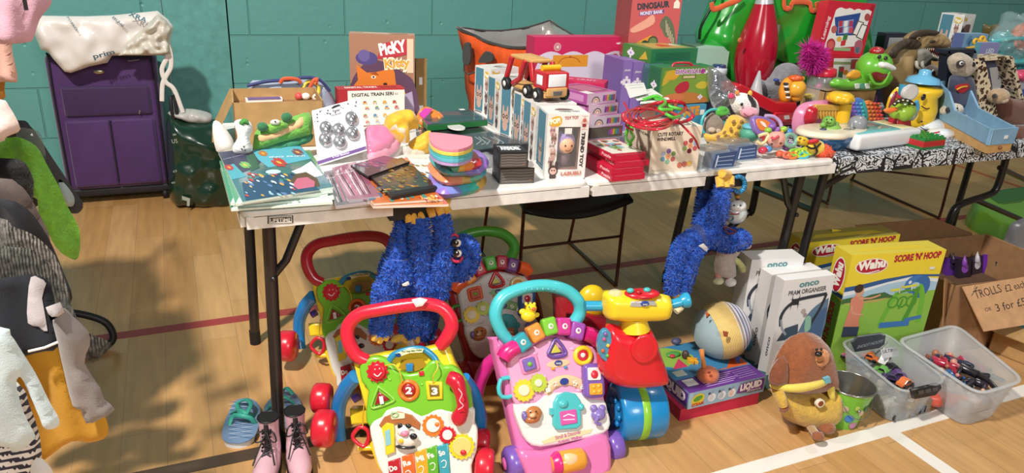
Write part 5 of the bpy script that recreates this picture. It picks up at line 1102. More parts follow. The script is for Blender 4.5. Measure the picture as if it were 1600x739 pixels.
x = t.p('muzzle','orange-brown muzzle'); x.el(1163,199,5,6,.8,.03,pl('c0702e')); t.done()
f = PY(1160,.26,5)
t = TY('soft_toy','plush cow head with black eye patch and pink muzzle behind the butterfly toy','soft toy',f)
x = t.p('head'); x.pf([(1141,160),(1144,150),(1154,145),(1166,146),(1176,152),(1181,164),(1180,176),(1172,184),(1156,182),(1146,174)],.04,pl('efe8e4'),edge=.035,step=.008)
x = t.p('neck'); x.pf([(1150,176),(1168,180),(1176,200),(1174,224),(1150,224),(1148,200)],.03,pl('efe8e4'),edge=.03,step=.012,z=-.02)
x = t.p('eye_patch','black plush patch'); x.pf([(1168,147),(1178,154),(1181,166),(1175,172),(1171,160)],.012,pl('1d1b20'),edge=.012,step=.006,z=.036)
x = t.p('muzzle','pink muzzle'); x.el(1171,176,13,9.5,.7,.04,pl('e3a0b2'),rot=-6); x.tb([(1162,177,.062),(1170,182,.068),(1179,177,.062)],.8,P_('8a4a5a'),4)
for q in ((1159,163),(1176,166)): x = t.p('eye'); x.el(*q,2.2,2.8,.6,.042,G('1c181a'),n=10,k=8)
x = t.p('horn','pink and orange horns'); x.el(1143,150,5,5,.8,.015,pl('c8345c')); x.el(1172,146,3,5,.8,.015,pl('e0b040')); x.el(1152,145,3,4,.8,.015,pl('e08a3c')); t.done()
f = PY(1195,.12,20)
t = TY('rattle_toy','butterfly rattle, purple rimmed orange wing with coloured balls','rattle',f)
x = t.p('wing','orange and purple wing'); x.sl([(1177,183),(1196,182),(1214,192),(1206,206),(1184,210)],0,.016,G('8a6ab0'),ch=.006,sm=3); x.sl([(1182,187),(1194,186),(1206,194),(1199,202),(1188,203)],.012,.019,G('e3813a'),ch=.002,sm=3); x.sl([(1188,189),(1195,192),(1198,199),(1192,196)],.017,.021,P_('ece4dc'),sm=2)
x = t.p('wing','lilac wing edge'); x.tb([(1196,181,.0),(1208,182,0),(1218,190,0),(1222,202,0)],3,G('c9a9d6'),4)
for q,r,c in (((1206,198),5.5,'8a5ab0'),((1213,203),5,'9a62b4'),((1200,204),5,'8ac03c'),((1224,202),5,'9ac83c'),((1232,206),5.5,'4a86c9'),((1220,207),4,'e0a23c')): x = t.p('ball'); x.el(*q,r,r,1,.02,G(c))
t.done()
one('bell_ball','green-teal rubber ball between the giraffe and the butterfly rattle','ball',PY(1170,.17,0),lambda x: (x.el(1171,209,12,12,1,.0,mat('4f9f84',.5)),x.el(1171,198,9,5,1,0,mat('63b0c0',.5))))
t = TY('rattle_toy','cream and red looped handle rattle with a pink face in front','rattle',PY(1200,.07,22))
x = t.p('loop','cream loop'); x.tb([(1186,212,.01),(1198,209,.01),(1199,216,.01),(1190,225,.01),(1183,221,.01)],2.8,G('ead9a0'),4,closed=False); x.tb([(1188,215,.01),(1194,213,.01),(1192,220,.01)],2,G('b0303a'),3)
x = t.p('face','pink round face'); x.el(1213,218,14,13,.7,.012,mat('e0a394',.6),n=20); x.tb([(1205,214,.035),(1210,217,.04),(1216,213,.036)],2.2,G('d0485c'),4)
for q in ((1206,225),(1220,224)): x.el(*q,1.6,1.6,1,.035,P_('3a2624'),n=8,k=6)
for q,r,c in (((1192,235),6,'c0304a'),((1200,233),5.5,'4a8ac0'),((1218,240),5,'e0603c'),((1231,229),7,'9a6ac0')): x = t.p('ball'); x.el(*q,r,r,1,.012,G(c))
t.done()
t = TY('rattle_toy','giraffe faced teething rattle with lime and teal link rings','rattle',PY(1240,.05,25))
x = t.p('ring','grey-green ring'); x.tor(1235,219,9,2.8,.012,G('7fae9a'))
x = t.p('head','yellow spotted head'); x.el(1252,220,10,7,.7,.012,G('e8c22c'),rot=-15); [x.el(a,b,2,1.5,.004,.028,P_('8a5a24'),n=8,k=6) for a,b in ((1250,216),(1256,219),(1248,222))]
for cx,cy,r,c in ((1252,239,10,'c6dc3c'),(1262,236,9,'b9d83a'),(1242,238,8,'8ad04a'),(1255,243,7,'4fc0d0'),(1238,243,7,'e8803c'),(1230,242,6,'e06a50')): x = t.p('link'); x.tor(cx,cy,r,1.9,.01,G(c),ry=r*.6)
t.done()
t = TY('soft_toy','small yellow and black striped bird rattle with red-orange fluffy tail','rattle',PY(1280,.04,25))
x = t.p('body','yellow body'); x.pf([(1256,232),(1262,222),(1272,217),(1282,222),(1286,232),(1282,242),(1270,242)],.022,mat('e8c02c',.6,0,'plush'),edge=.02,step=.007)
x = t.p('stripe','black stripe'); x.tb([(1260,228,.02),(1268,232,.024),(1276,230,.024),(1282,224,.02)],1.6,P_('1e1a1a'),3); x.tb([(1272,226,.022),(1277,236,.022),(1272,243,.012)],1.5,P_('1e1a1a'),3)
x = t.p('cap','red cap'); x.el(1271,221,8,4,.7,.02,G('d0283c'))
x = t.p('tail','red-orange fluffy tail'); x.pf([(1278,230),(1288,226),(1298,236),(1302,244),(1290,247),(1276,244)],.02,mat('ea5a2e',.8,0,'plush'),edge=.018,step=.007); x.hair(mat('ea5a2e',.8),300,.008,.0012,4); t.done()
# red toy till behind
f = PY(1195,.46,0); rg = G('c01a28')
t = TY('toy_scale','long red plastic toy tray with a red pedestal and small white price sticker','toy',f)
x = t.p('tray'); x.sl([(1150,134),(1160,132),(1214,160),(1246,160),(1246,172),(1240,178),(1210,178),(1150,150)],-.05,.03,rg,ch=.006,sm=0)
x = t.p('dark_base','black inside base'); x.sl([(1152,150),(1210,178),(1216,196),(1160,196)],-.04,.02,P_('241e20'))
x = t.p('pedestal'); x.sl([(1212,176),(1240,176),(1244,196),(1206,196)],-.04,.035,rg,ch=.005); x.sl([(1202,190),(1248,189),(1250,196),(1200,197)],-.05,.045,mat('8a2a34',.3,0,'gloss'),ch=.004)
x = t.p('price_sticker','white price sticker'); x.sl([(1225,181),(1233,180),(1234,186),(1226,187)],.035,.036,P_('e8e6e0')); x.sl([(1216,180),(1238,177),(1238,186),(1218,190)],.034,.0352,P_('d24a52')); t.done()
# lion
t = TY('soft_toy','small shiny yellow-orange lion toy sitting on the red plastic tray','toy',PF((Yp(1235,160,.47).x,.47,Yp(1235,163,.47).z),0,0))
lo = G('e39a2c'); x = t.p('body'); x.el(1229,141,10,20,.8,0,lo,n=18); x.el(1244,151,9,8,.8,.01,lo)
x = t.p('head'); x.el(1244,138,12,14,.9,.014,G('ecae38'),n=20); x.el(1254,139,4,3.5,.8,.03,G('e8a030')); x.el(1256,140,1.6,1.6,1,.035,P_('2b201c'),n=8,k=6); x.el(1248,134,1.6,2.2,1,.035,P_('2b201c'),n=8,k=6)
x = t.p('mane','orange tuft and ears'); x.el(1243,122,10,5,.8,.01,G('e0602c')); x.el(1235,127,4,5,.8,0,lo); x.el(1254,123,3,3.5,.8,.01,lo)
x = t.p('scarf','black and white striped scarf')
for k in range(6): x.el(1228+.6*k,131+4.2*k,3.6,2.2,.9,.018,P_('ece6dc' if k % 2 else '2b2428'),n=10,k=6)
t.done()
# grey plush
gel = pl('7d7d82')
t = TY('soft_toy','grey plush elephant lying behind the red tray, beside the rocket','soft toy',PY(1200,.60))
x = t.p('body'); x.pf([(1183,134),(1186,124),(1196,126),(1206,116),(1216,102),(1232,98),(1246,104),(1250,124),(1240,150),(1220,176),(1196,176),(1190,150)],.05,gel,edge=.04,step=.012)
x = t.p('foot','darker round foot'); x.el(1188,131,6,6.5,.8,.04,pl('6a6a70')); x = t.p('ribbon','blue ribbon'); x.el(1213,125,4,2.5,.8,.05,P_('2f4a9c')); t.done()
t = TY('feather_jar','clear jar with red lid topped by a magenta feather puff','jar',PY(1270,.52)); mg = mat('cf2a9e',.8)
x = t.p('jar','clear jar'); c = t.fr.at(1272,180); c2 = t.fr.at(1272,118); x.lathe([(0,c.y),(.05,c.y),(.053,c.y+.01),(.053,c2.y-.01),(.048,c2.y)],glass('c9ced0',.3),(c.x,0,0),'y',22)
x = t.p('filling','pink bird figure inside'); x.el(1280,136,5,8,.8,0,G('d0508c')); x.el(1266,150,8,5,.8,0,G('c9b45a')); x.el(1272,172,12,9,.8,0,G('b0863c'))
x = t.p('lid','red lid'); x.lathe([(0,c2.y),(.052,c2.y),(.054,c2.y+.004),(.05,c2.y+.028),(.03,c2.y+.034),(0,c2.y+.035)],G('d0203c'),(c.x,0,0),'y',22)
x = t.p('feather_puff','magenta feathers'); q = t.fr.at(1272,92)
x.ell((q.x,q.y,0),(.026,.034,.026),mg,16,10); x.ell((q.x-.034,q.y+.034,0),(.012,.016,.012),mg,10,8); x.T = Matrix(); x.hair(mg,1900,.042,.0011,5,droop=-.2); t.done()
t = TY('soft_cone','small pale grey pointed cone toy in front of the rocket','toy',PY(1174,.5))
x = t.p('cone'); c = t.fr.at(1174,186); c2 = t.fr.at(1174,111); x.lathe([(0,c.y),(.05,c.y),(.045,c.y+.03),(.022,c2.y-.07),(.004,c2.y),(0,c2.y+.001)],mat('a9adb0',.4),(c.x,0,0),'y',18); t.done()
# rocket
f = PY(1180,.68); f = PF(f.o,0,0,-7)
t = TY('toy_rocket','tall glossy dark red toy rocket standing against the green bag','toy rocket',f)
x = t.p('hull'); A = f.at(1172,168); c = V((f.at(1172,120).x,0)); 
prof = [(18,168),(21,150),(24,130),(29,108),(31,84),(28,58),(22,34),(14,6)]
ctr = [1172,1173,1174,1177,1181,1186,1190,1194]
pts = []; rs = []
for (r,y),cx in zip(prof,ctr): q = f.at(cx,y); pts.append(V((q.x,q.y,0))); rs.append(r/f.s)
k = 5; P2_ = cr(pts,k); R2 = [v.x for v in cr([V((a,0)) for a in rs],k)]
x.tube(P2_,R2,mat('a5122a',.18,0,'gloss'),28)
x = t.p('nose_tip','grey nose tip'); q = f.at(1194,5); q2 = f.at(1197,-30); x.tube([V((q.x,q.y,0)),V((q2.x,q2.y,0))],[14/f.s,4/f.s],mat('b9bcc0',.3,.3),20)
x = t.p('fin','grey fin'); x.sl([(1204,36),(1219,39),(1213,74),(1204,108),(1199,128),(1192,168),(1188,168),(1198,110),(1208,60)],-.008,.004,mat('9fa3a6',.4))
x = t.p('emblem','small round gold badges'); 
for q in ((1156,63,26/f.s),(1203,86,22/f.s)): x.el(q[0],q[1],3.5,4.5,.004,q[2]*.72,P_('b8683c'),n=12,k=6)
x = t.p('fin','dark lower fin'); x.sl([(1186,104),(1199,108),(1192,168),(1182,168)],.02,.055,mat('4a2436',.35)); t.done()
# big green bag behind
f = PY(1200,.80); gb = mat('1f9a2c',.28,0,'film')
t = TY('storage_bag','large bright green zipped storage bag behind the rocket against the wall','bag',f)
x = t.p('bag_body'); x.puff(f.pts([(1140,-60),(1120,-6),(1106,30),(1092,56),(1097,76),(1120,110),(1140,150),(1150,163),(1330,152),(1350,120),(1352,60),(1340,-60)]),.09,gb,edge=.10,step=.025,wr=.028,ws=9,back=1.2)
x = t.p('strap','black sagging strap'); x.tb([(1206,84,.10),(1216,94,.11),(1232,100,.11),(1250,98,.11),(1262,90,.10)],1.5,P_('14301a'),4); x.tb([(1130,-30,.05),(1114,6,.07),(1096,40,.06),(1093,60,.02)],2.2,P_('12301c'),4,6)
for pts in ([(1112,4),(1114,14),(1122,13),(1138,6),(1150,2),(1160,-4)],[(1226,-8),(1226,12),(1236,12),(1238,4),(1256,3),(1266,6),(1268,16),(1276,16),(1276,3)]):
    x = t.p('handle','orange webbing handle'); x.tb([(a,b,.10) for a,b in pts],4,mat('e0602a',.6,0,'cloth'),3,8,flatk=.3)
t.done()
# tall red picture boxes leaning
def leanbox(label,fpx,y,lean,th,roll,fn,z=TC):
    f = PY(fpx[0][0],y,lean,0,z,roll); t = TY('activity_box',label,'box',f,'red and white activity boxes'); x = t.p('carton'); x.sl(fpx,-th,0,P_('c22236')); fn(x); t.done(); return f
def ra(x):
    x.ik([(1306,16)]+[(1308+54*k/14,14-3*abs(sin(k*.9))+k*.3) for k in range(15)]+[(1344,72),(1287,76)],P_('e3e0dc'))
    x.ik([(1304,27),(1345,20),(1336,55),(1306,56)],P_('2c4a8c')); x.ik([(1310,34),(1334,30),(1330,52),(1309,53)],P_('7a9ac0'))
    for i in range(3):
        for j in range(2): x.ik([(1311+8*i,33+10*j),(1317+8*i,32+10*j),(1316+8*i,41+10*j),(1310+8*i,42+10*j)],P_(['b83244','e6e0dc','a83a5a','7a2c5a','d9dde0','c9485a'][i+3*j]))
    for q in ((1340,32),(1346,37)): x.ik([(q[0],q[1]),(q[0]+10,q[1]+3),(q[0]+2,q[1]+26),(q[0]-9,q[1]+21)],P_('5a5450')); x.ik([(q[0]+1,q[1]+2),(q[0]+8,q[1]+4),(q[0]+1,q[1]+24),(q[0]-7,q[1]+20)],P_('eceae4'))
    x.idk(1355,27,4.5,P_('a84a4a'),ry=6); x.idk(1303,46,4.5,P_('b8605a'),ry=6); x.ik([(1318,54),(1325,53),(1323,62),(1316,63)],P_('3a7a3c')); x.ik([(1314,64),(1322,62),(1320,71),(1313,72)],P_('c03a3c')); x.idk(1311,61,4,P_('d9a84a'))
    x.idk(1298,69,7,P_('b03a40'),ry=9); x.idk(1298,70,5,P_('c9605a'),ry=6); x.ik([(1303,74),(1329,75),(1328,80),(1302,79)],P_('8fae7a')); x.ik([(1336,66),(1345,62),(1348,72),(1343,84),(1334,82)],P_('a8606a'),sm=2); x.ik([(1337,74),(1343,74),(1341,83),(1336,82)],P_('4a6a7a'))
    x.ik([(1362,8),(1367,9),(1364,17),(1360,15)],P_('9a1c2c')); x.tx('Learning',(1287,62),(1297,26),6,P_('e8b8bc'),bold=.05)
leanbox('tall red activity box with white panel, leaning at the back by the green bag',[(1296,0),(1369,6),(1347,88),(1274,84)],.60,8,.05,0,ra,Yp(1300,88,.6).z)
def rb(x):
    x.ik([(1303,91),(1346,91),(1344,134),(1300,134)],P_('dcdad6')); x.ik([(1303,96),(1330,97),(1329,101),(1302,101)],P_('8a9a6a')); x.ik([(1330,93),(1343,92),(1341,108),(1328,108)],P_('8a5a54')); x.idk(1336,101,5.5,P_('a8403c'),ry=6)
    x.ik([(1311,104),(1318,104),(1316,122),(1309,120)],P_('3a6a4a')); x.ik([(1313,105),(1319,105),(1318,112),(1312,112)],P_('b83a3c')); x.idk(1321,113,4,P_('c9843c')); x.ik([(1292,118),(1302,120),(1298,134),(1288,132)],P_('4a4644')); x.ik([(1293,120),(1300,121),(1297,133),(1289,131)],P_('e0deda'))
leanbox('lower red and white activity box under the leaning one, behind the green crocodile',[(1296,87),(1352,89),(1350,172),(1290,174)],.58,0,.06,0,rb,TC)
# crocodile with open mouth
cg = G('6dbb3a')
t = TY('crocodile_toy','shiny green crocodile toy with red cap and wide open mouth','toy',PY(1355,.44,0,0,Yp(1340,141,.44).z))
x = t.p('head'); x.el(1366,104,22,23,.8,0,cg,n=24,k=16)
x.pf([(1360,118),(1390,114),(1388,128),(1376,138),(1356,140),(1346,128)],.03,cg,edge=.03,step=.008)
x = t.p('snout','white upper snout'); x.pf([(1373,98),(1384,96),(1396,102),(1398,108),(1392,111),(1380,108),(1373,106)],.02,G('ecebe6'),edge=.02,step=.006,z=.05)
x = t.p('mouth','dark red open mouth'); x.pf([(1362,114),(1378,112),(1388,114),(1384,126),(1370,127)],.008,G('7a1c20'),edge=.02,step=.006,z=.052); x = t.p('lower_jaw'); x.tb([(1358,116,.05),(1366,130,.06),(1380,130,.06),(1390,112,.054)],2.4,cg,5)
x = t.p('cap','red cap'); x.el(1370,80,9,7,.8,.005,G('b0222c')); x.tx('TOY',(1368,82,.03)[:2],(1377,80),3,P_('f0e8e0'),z=.028)
for q in ((1374,89),(1384,91)): x = t.p('eye'); x.el(*q,2.6,3.4,.7,.052,G('1c2a1c'),n=10,k=8)
x = t.p('body'); x.pf([(1296,130),(1306,122),(1320,124),(1330,116),(1346,114),(1356,128),(1362,140),(1330,141),(1304,139)],.03,cg,edge=.025,step=.008)
x = t.p('keypad','orange and white key panel'); x.pf([(1322,118),(1334,109),(1344,112),(1342,122),(1328,124)],.01,G('e0a032'),edge=.01,step=.006,z=.024)
for k in range(3): x.sl([(1336+8*k,131),(1343+8*k,130),(1344+8*k,138),(1337+8*k,139)],.024,.032,G('d8e2dc' if k != 1 else '4a9a8a'),ch=.002)
t.done()
# small brown carton under it
f = PY(1330,.45,0,-2)
A = f.at(1290,140); B_ = f.at(1374,140)
fc = PF(f.wd((A.x,0,0)),0); CT2 = carton('cardboard_box','small brown carton turned on its side under the green crocodile, toys inside',fc,B_.x-A.x,f.at(1330,141).y,.12,())
for ch in list(CT2.children): ch.hide_render = False
o = [c for c in CT2.children if c.name.startswith('box_body')][0]
me = o.data; import bmesh
bm = bmesh.new(); bm.from_mesh(me); bmesh.ops.delete(bm,geom=[v for v in bm.verts if v.index < 8],context='VERTS'); Hc = f.at(1330,141).y
x = mb(); x.box((0,Hc-.004,-.12),(B_.x-A.x,Hc,.0),cb); t_ = bpy.data.meshes.new('t'); t_.from_pydata([tuple(v) for v in x.v],[],x.f); bm.from_mesh(t_); bm.to_mesh(me); bm.free()
for lab,q,r,c in (('purple ring toy inside the carton under the crocodile',(1358,158),9,'7a4a8a'),('green ring toy inside the carton under the crocodile',(1362,172),8,'8aa83c'),('dark purple toy low inside the carton under the crocodile',(1370,184),8,'5c4060')):
    one('ring_toy',lab,'toy',PF(V((Yp(q[0],q[1],.48).x,.48,TC))),lambda x: x.tor(q[0],q[1],r,3,0,G(c)))
# pink shell piano
t = TY('shell_toy','pink hinged shell toy with gold comb and red inside, behind the boat','toy',PY(1260,.30,0,0,TC)); pk = G('d987ab')
x = t.p('shell'); x.pf([(1239,208),(1238,186),(1246,168),(1262,159),(1300,157),(1312,172),(1312,206),(1280,212),(1250,214)],.04,pk,edge=.035,step=.01)
x = t.p('opening','dark pink hollow'); x.pf([(1258,196),(1260,180),(1270,167),(1296,164),(1304,180),(1300,198),(1272,202)],.004,P_('a04a74'),edge=.01,step=.01,z=.038)
x = t.p('tongue','red glossy inside piece'); x.pf([(1256,186),(1263,168),(1274,166),(1275,180),(1270,192),(1260,196)],.02,G('b81c30'),edge=.018,step=.007,z=.04)
x = t.p('comb','gold comb keys')
for k in range(8): x.sl([(1277+4.6*k,172),(1280+4.6*k,172),(1280+4.6*k,186),(1277+4.6*k,186)],.04,.048,G('d9a84a'),ch=.001)
x.sl([(1275,164),(1312,164),(1312,173),(1275,173)],.04,.05,G('d9a84a'),ch=.002); t.done()
yc = G('eebb26')
t = TY('stool_toy','bright yellow mushroom shaped stand behind the toy boat','toy',PY(1310,.25,0,0,TC))
x = t.p('cap'); c = t.fr.at(1313,153); x.lathe([(0,c.y+.022),(.03,c.y+.02),(.044,c.y+.012),(.047,c.y),(.042,c.y-.012),(.026,c.y-.018)],yc,(c.x,0,0),'y',26)
for k in range(7): a = k*.9; x.ell((c.x+.036*cos(a),c.y-.002,.036*sin(a)),(.014,.012,.014),yc,12,8)
x = t.p('stem'); c2 = t.fr.at(1310,211); x.lathe([(.033,c2.y),(.027,c2.y+.03),(.024,c.y-.02)],yc,(c2.x,0,0),'y',20); t.done()
GPO = 'bubble popping mats standing behind the grey elephant'
for lab,px,cols in (('purple to teal bubble popping mat standing up, left one',[(1322,160),(1334,153),(1350,156),(1356,184),(1346,196),(1328,200)],['7a5ab0','4f7ac0','3fb0b0']),('orange-red bubble popping mat standing up, right one',[(1350,158),(1366,160),(1378,184),(1374,198),(1360,196),(1352,180)],['e0803a','e05a3a','d8483c'])):
    f = PY(px[0][0],.30,12,0,TC); x = PB(f); pp = x.o(px); u0 = min(p.x for p in pp); u1 = max(p.x for p in pp)
    x.puff(cr(pp,2,True),.008,P_(cols[0]),edge=.006,step=.006,mf=lambda a,c: mat(cols[min(2,int((a-u0)/(u1-u0)*2.99))],.35,0,'gloss'))
    for i in range(4):
        for j in range(6): a = px[0][0]+5+i*6+j*1.5; b_ = 162+j*6; x.el(a,b_,2.2,2.2,.8,.008,G(cols[min(2,int(i*.75))]),n=8,k=6)
    x.build('popping_mat',None,f,lab,0,'toy',GPO)
# boat
f = PY(1300,.13,0,0,TC)
t = TY('toy_boat','cream decked toy boat with deep blue hull at the corner of the leaf print cloth','toy boat',f)
A = f.at(1250,215); B_ = f.at(1347,215); cx = (A.x+B_.x)/2; hw = (B_.x-A.x)/2; y0 = f.at(1300,232).y-.0; y1 = f.at(1290,208).y
def boat(x,ys,ks,m):
    for i in range(len(ys)-1): pass
    vs = []; N = 32
    for y,k in zip(ys,ks):
        for j in range(N): a = 2*pi*j/N; e = abs(cos(a))**.85*(1 if cos(a) > 0 else -1); vs.append(V((cx+hw*k*e,y,hw*.52*k*sin(a)*(1.15 if cos(a) < 0 else .9))))
    x.add(vs,[(i*N+j,(i+1)*N+j,(i+1)*N+(j+1) % N,i*N+(j+1) % N) for i in range(len(ys)-1) for j in range(N)]+[tuple(range(N)),tuple(reversed(range((len(ys)-1)*N,len(ys)*N)))],m,True)
x = t.p('hull','deep blue hull'); boat(x,[.0,.004,.03,y1],[.55,.66,.9,.97],G('1f5f90'))
x = t.p('deck','cream deck'); boat(x,[y1-.002,y1+.006,y1+.014,y1+.016],[1,1.0,.95,.8],G('eadfc6'))
x = t.p('deck_button','small purple and grey deck buttons'); 
for dx,dz,m in ((-.06,.012,G('4a4a7a')),(.03,.03,G('8a8478')),(.01,-.02,G('c9beb0'))): x.ell((cx+dx,y1+.017,dz),(.014,.004,.009),m,12,6)
t.done()
zt_ = f.o.z+y1+.016
t = TY('turtle_figure','small green turtle figure sitting on the deck of the toy boat','toy',PF((f.wd((cx,0,0)).x-.012,.14,zt_)))
tg = G('7ab04a'); x = t.p('body'); x.el(1297,203,14,11,.8,.0,mat('8ab858',.5),n=18); x = t.p('head'); x.el(1295,189,8,7.5,.9,.006,tg); x.el(1286,195,4,4,.8,.01,tg); x.el(1306,194,4,4,.8,.01,tg)
for q in ((1292,187),(1299,187)): x.el(*q,1,1.3,1,.023,P_('2b2420'),n=8,k=6)
x.tb([(1291,191,.024),(1295,193,.025),(1300,191,.024)],.6,P_('3a2a24'),3); t.done()
t = TY('elephant_figure','small grey elephant figure at the right end of the toy boat','toy',PF((f.wd((cx+hw*.72,0,0)).x,.12,zt_-.01)))
x = t.p('body'); x.el(1340,193,11,12,.9,0,G('8f9298')); x.el(1337,205,8,8,.8,0,G('85888e')); x = t.p('ear'); x.el(1347,190,5,8,.4,.01,G('9a9da4')); x = t.p('trunk'); x.tb([(1332,192,.02),(1331,200,.026),(1335,206,.024)],2.4,G('8f9298'),4); t.done()
# white and teal tray
f = PY(1390,.05,0,6,TC); c0 = f.at(1337,236); 
t = TY('play_tray','white plastic tray toy with teal recessed top beside the green base plate','toy',f)
Wt = (f.at(1438,228)-f.at(1342,236)).length; hT = .058
x = t.p('tray_body'); x.T = Matrix.Translation((f.at(1340,232).x,.0,0)); x.box((0,0.004,-.16),(Wt,hT,0),G('e9e9ea'),r=.012)
x = t.p('tray_top','teal recessed screen'); x.T = Matrix.Translation((f.at(1340,232).x,.0,0)); x.box((.01,hT-.006,-.15),(Wt*.72,hT+.004,-.02),G('6fc0c0'),r=.004); x.box((.025,hT-.004,-.135),(Wt*.62,hT+.0055,-.035),mat('7aa6a8',.15,0,'gloss'),r=.003)
x = t.p('side_panel','pale yellow panel'); x.T = Matrix.Translation((f.at(1340,232).x,.0,0)); x.box((Wt*.74,hT-.006,-.14),(Wt*.94,hT+.003,-.03),G('e6dca8'),r=.004); t.done()
# green studded base plate
f = flat(Zp(1440,231,TC),0)
t = TY('building_plate','green studded building plate on a red brick base at the cloth edge','toy',flat(Zp(1441,235,TC),3)); f = t.fr
o2 = f.at(1441,235); Lx = .115; Ly = .19
x = t.p('plate'); x.prism([V((0,0)),V((Lx,0)),V((Lx,Ly)),V((0,Ly))],.030,.038,G('1f7a34'))
for i in range(6):
    for j in range(10): x.prism(circ(.01+i*.019,.01+j*.019,.006,10),.038,.044,G('24863a'))
x = t.p('brick_layer','red layer'); x.prism([V((0,0)),V((Lx,0)),V((Lx,Ly)),V((0,Ly))],.010,.030,G('b8262c'))
x = t.p('brick_layer','green bottom layer'); x.prism([V((0,0)),V((Lx,0)),V((Lx,Ly)),V((0,Ly))],0,.010,G('1f6a30')); t.done()
# whale and duck bill
t = TY('whale_toy','white smiling whale toy behind the green plate','toy',PY(1450,.27,0,0,TC)); x = t.p('body'); x.el(1450,196,25,12,.8,0,G('e3e8ec'),n=22); x.el(1448,181,4,4,.8,0,G('e3e8ec')); x.tb([(1438,198,.045),(1448,203,.05),(1462,198,.045)],.7,P_('6a7076'),4); x.el(1440,190,1.4,1.4,1,.043,P_('2b2a2c'),n=8,k=6); t.done()
t = TY('duck_figure','white duck head with flat yellow bill beside the wooden crate','toy',PY(1480,.16,0,0,TC)); x = t.p('head'); x.el(1470,209,17,8,.7,0,G('e9eaec')); x = t.p('bill','yellow bill'); x.el(1493,214,13,5,.6,.01,G('e8b32c')); x = t.p('collar','small red collar'); x.tb([(1458,208,.02),(1464,207,.03),(1468,206,.03)],1.2,P_('b8283c'),3); t.done()
# blue crate with wooden drawer
f = PF(Zp(1540,240,TC),0,0)
A = Zp(1540,240,TC); B_ = Zp(1578,236,TC); Cc = Zp(1452,196,TC)
u = (B_-A); Wc = u.length; v_ = Cc-A; Lc = v_.length
def P3c(a,b,z): return A+u.normalized()*a+v_.normalized()*b+V((0,0,z))
T = thing('toy_cot','sky blue wooden cot on a pine drawer base, front edge of the leaf print table','toy',A); bc = mat('7fa9c9',.55,0,'card'); pw = mat('c99f66',.55,0,'card')
def plank(name,p,t_,m,lab=None):
    n_ = (p[1]-p[0]).cross(p[2]-p[0]).normalized()*t_; x = mb(); k = len(p); x.add(p+[q-n_ for q in p],[tuple(range(k)),tuple(reversed(range(k,2*k)))]+[(i,k+i,k+(i+1) % k,(i+1) % k) for i in range(k)],m); return x.build(name,T,label=lab)
plank('front_panel',[P3c(-.003,-.002,.03),P3c(Wc+.006,-.002,.028),P3c(Wc+.01,-.002,.085),P3c(-.006,-.002,.085)],.008,bc,'sky blue front panel')
plank('side_panel',[P3c(-.004,Lc,.045),P3c(-.004,0,.03),P3c(-.006,0,.085),P3c(-.006,Lc*.62,.095),P3c(-.006,Lc*.80,.15),P3c(-.006,Lc,.17)],.008,bc,'sky blue side panel')
plank('side_panel',[P3c(Wc,0,.03),P3c(Wc,Lc,.045),P3c(Wc,Lc,.17),P3c(Wc,Lc*.80,.15),P3c(Wc,Lc*.6,.10),P3c(Wc,0,.085)],.008,bc,'sky blue side panel')
plank('head_panel',[P3c(0,Lc,.03),P3c(Wc,Lc,.03),P3c(Wc,Lc,.175),P3c(0,Lc,.175)],.008,bc,'sky blue head panel')
plank('cot_floor',[P3c(0,0,.04),P3c(Wc,0,.04),P3c(Wc,Lc,.04),P3c(0,Lc,.04)],.006,mat('a9a79c',.7,0,'cloth'))
x = mb(); x.add([P3c(0,0,0),P3c(Wc,0,0),P3c(Wc,Lc,0),P3c(0,Lc,0),P3c(0,0,.035),P3c(Wc,0,.035),P3c(Wc,Lc,.035),P3c(0,Lc,.035)],[(0,1,5,4),(1,2,6,5),(2,3,7,6),(3,0,4,7),(4,5,6,7),(3,2,1,0)],pw); dr = x.build('drawer',T,label='pale pine drawer base')
x = mb(); q = P3c(Wc*.5,-.006,.018); x.ell(q,(.007,.006,.006),mat('7a5230',.5),10,8); x.build('drawer_knob',dr)
x = mb(); q = P3c(Wc*.62,-.004,.055); x.box(q+V((-.009,-.0015,-.006)),q+V((.009,.0,.006)),P_('eceae4')); x.build('price_sticker',T,label='white price sticker')
fr = PF(P3c(Wc*.5,Lc*.78,.05),0,20)
t = TY('soft_toy','small plush meerkat with dark eye rings tucked into the blue cot','soft toy',fr)
x = t.p('head'); x.el(1487,172,14,11,.7,.01,pl('cfc3b2'),n=18)
for q in ((1482,172),(1495,169)): x = t.p('eye_ring','dark eye ring'); x.el(*q,4.5,5,.5,.035,pl('2c2522')); x.el(q[0]+1,q[1],1.4,1.6,.5,.05,G('0c0b0d'),n=8,k=6)
x = t.p('blanket','white spotted blanket'); x.pf([(1494,184),(1506,178),(1530,188),(1546,198),(1540,204),(1520,200),(1498,196)],.02,mat('dedcda',.8,0,'cloth'),edge=.02,step=.008,wr=.01,ws=40)
for k in range(9): x.el(1500+5*k,185+2.2*k+(k % 2)*3,1,1,.003,.02,P_('5a5a6a'),n=6,k=4)
t.done()
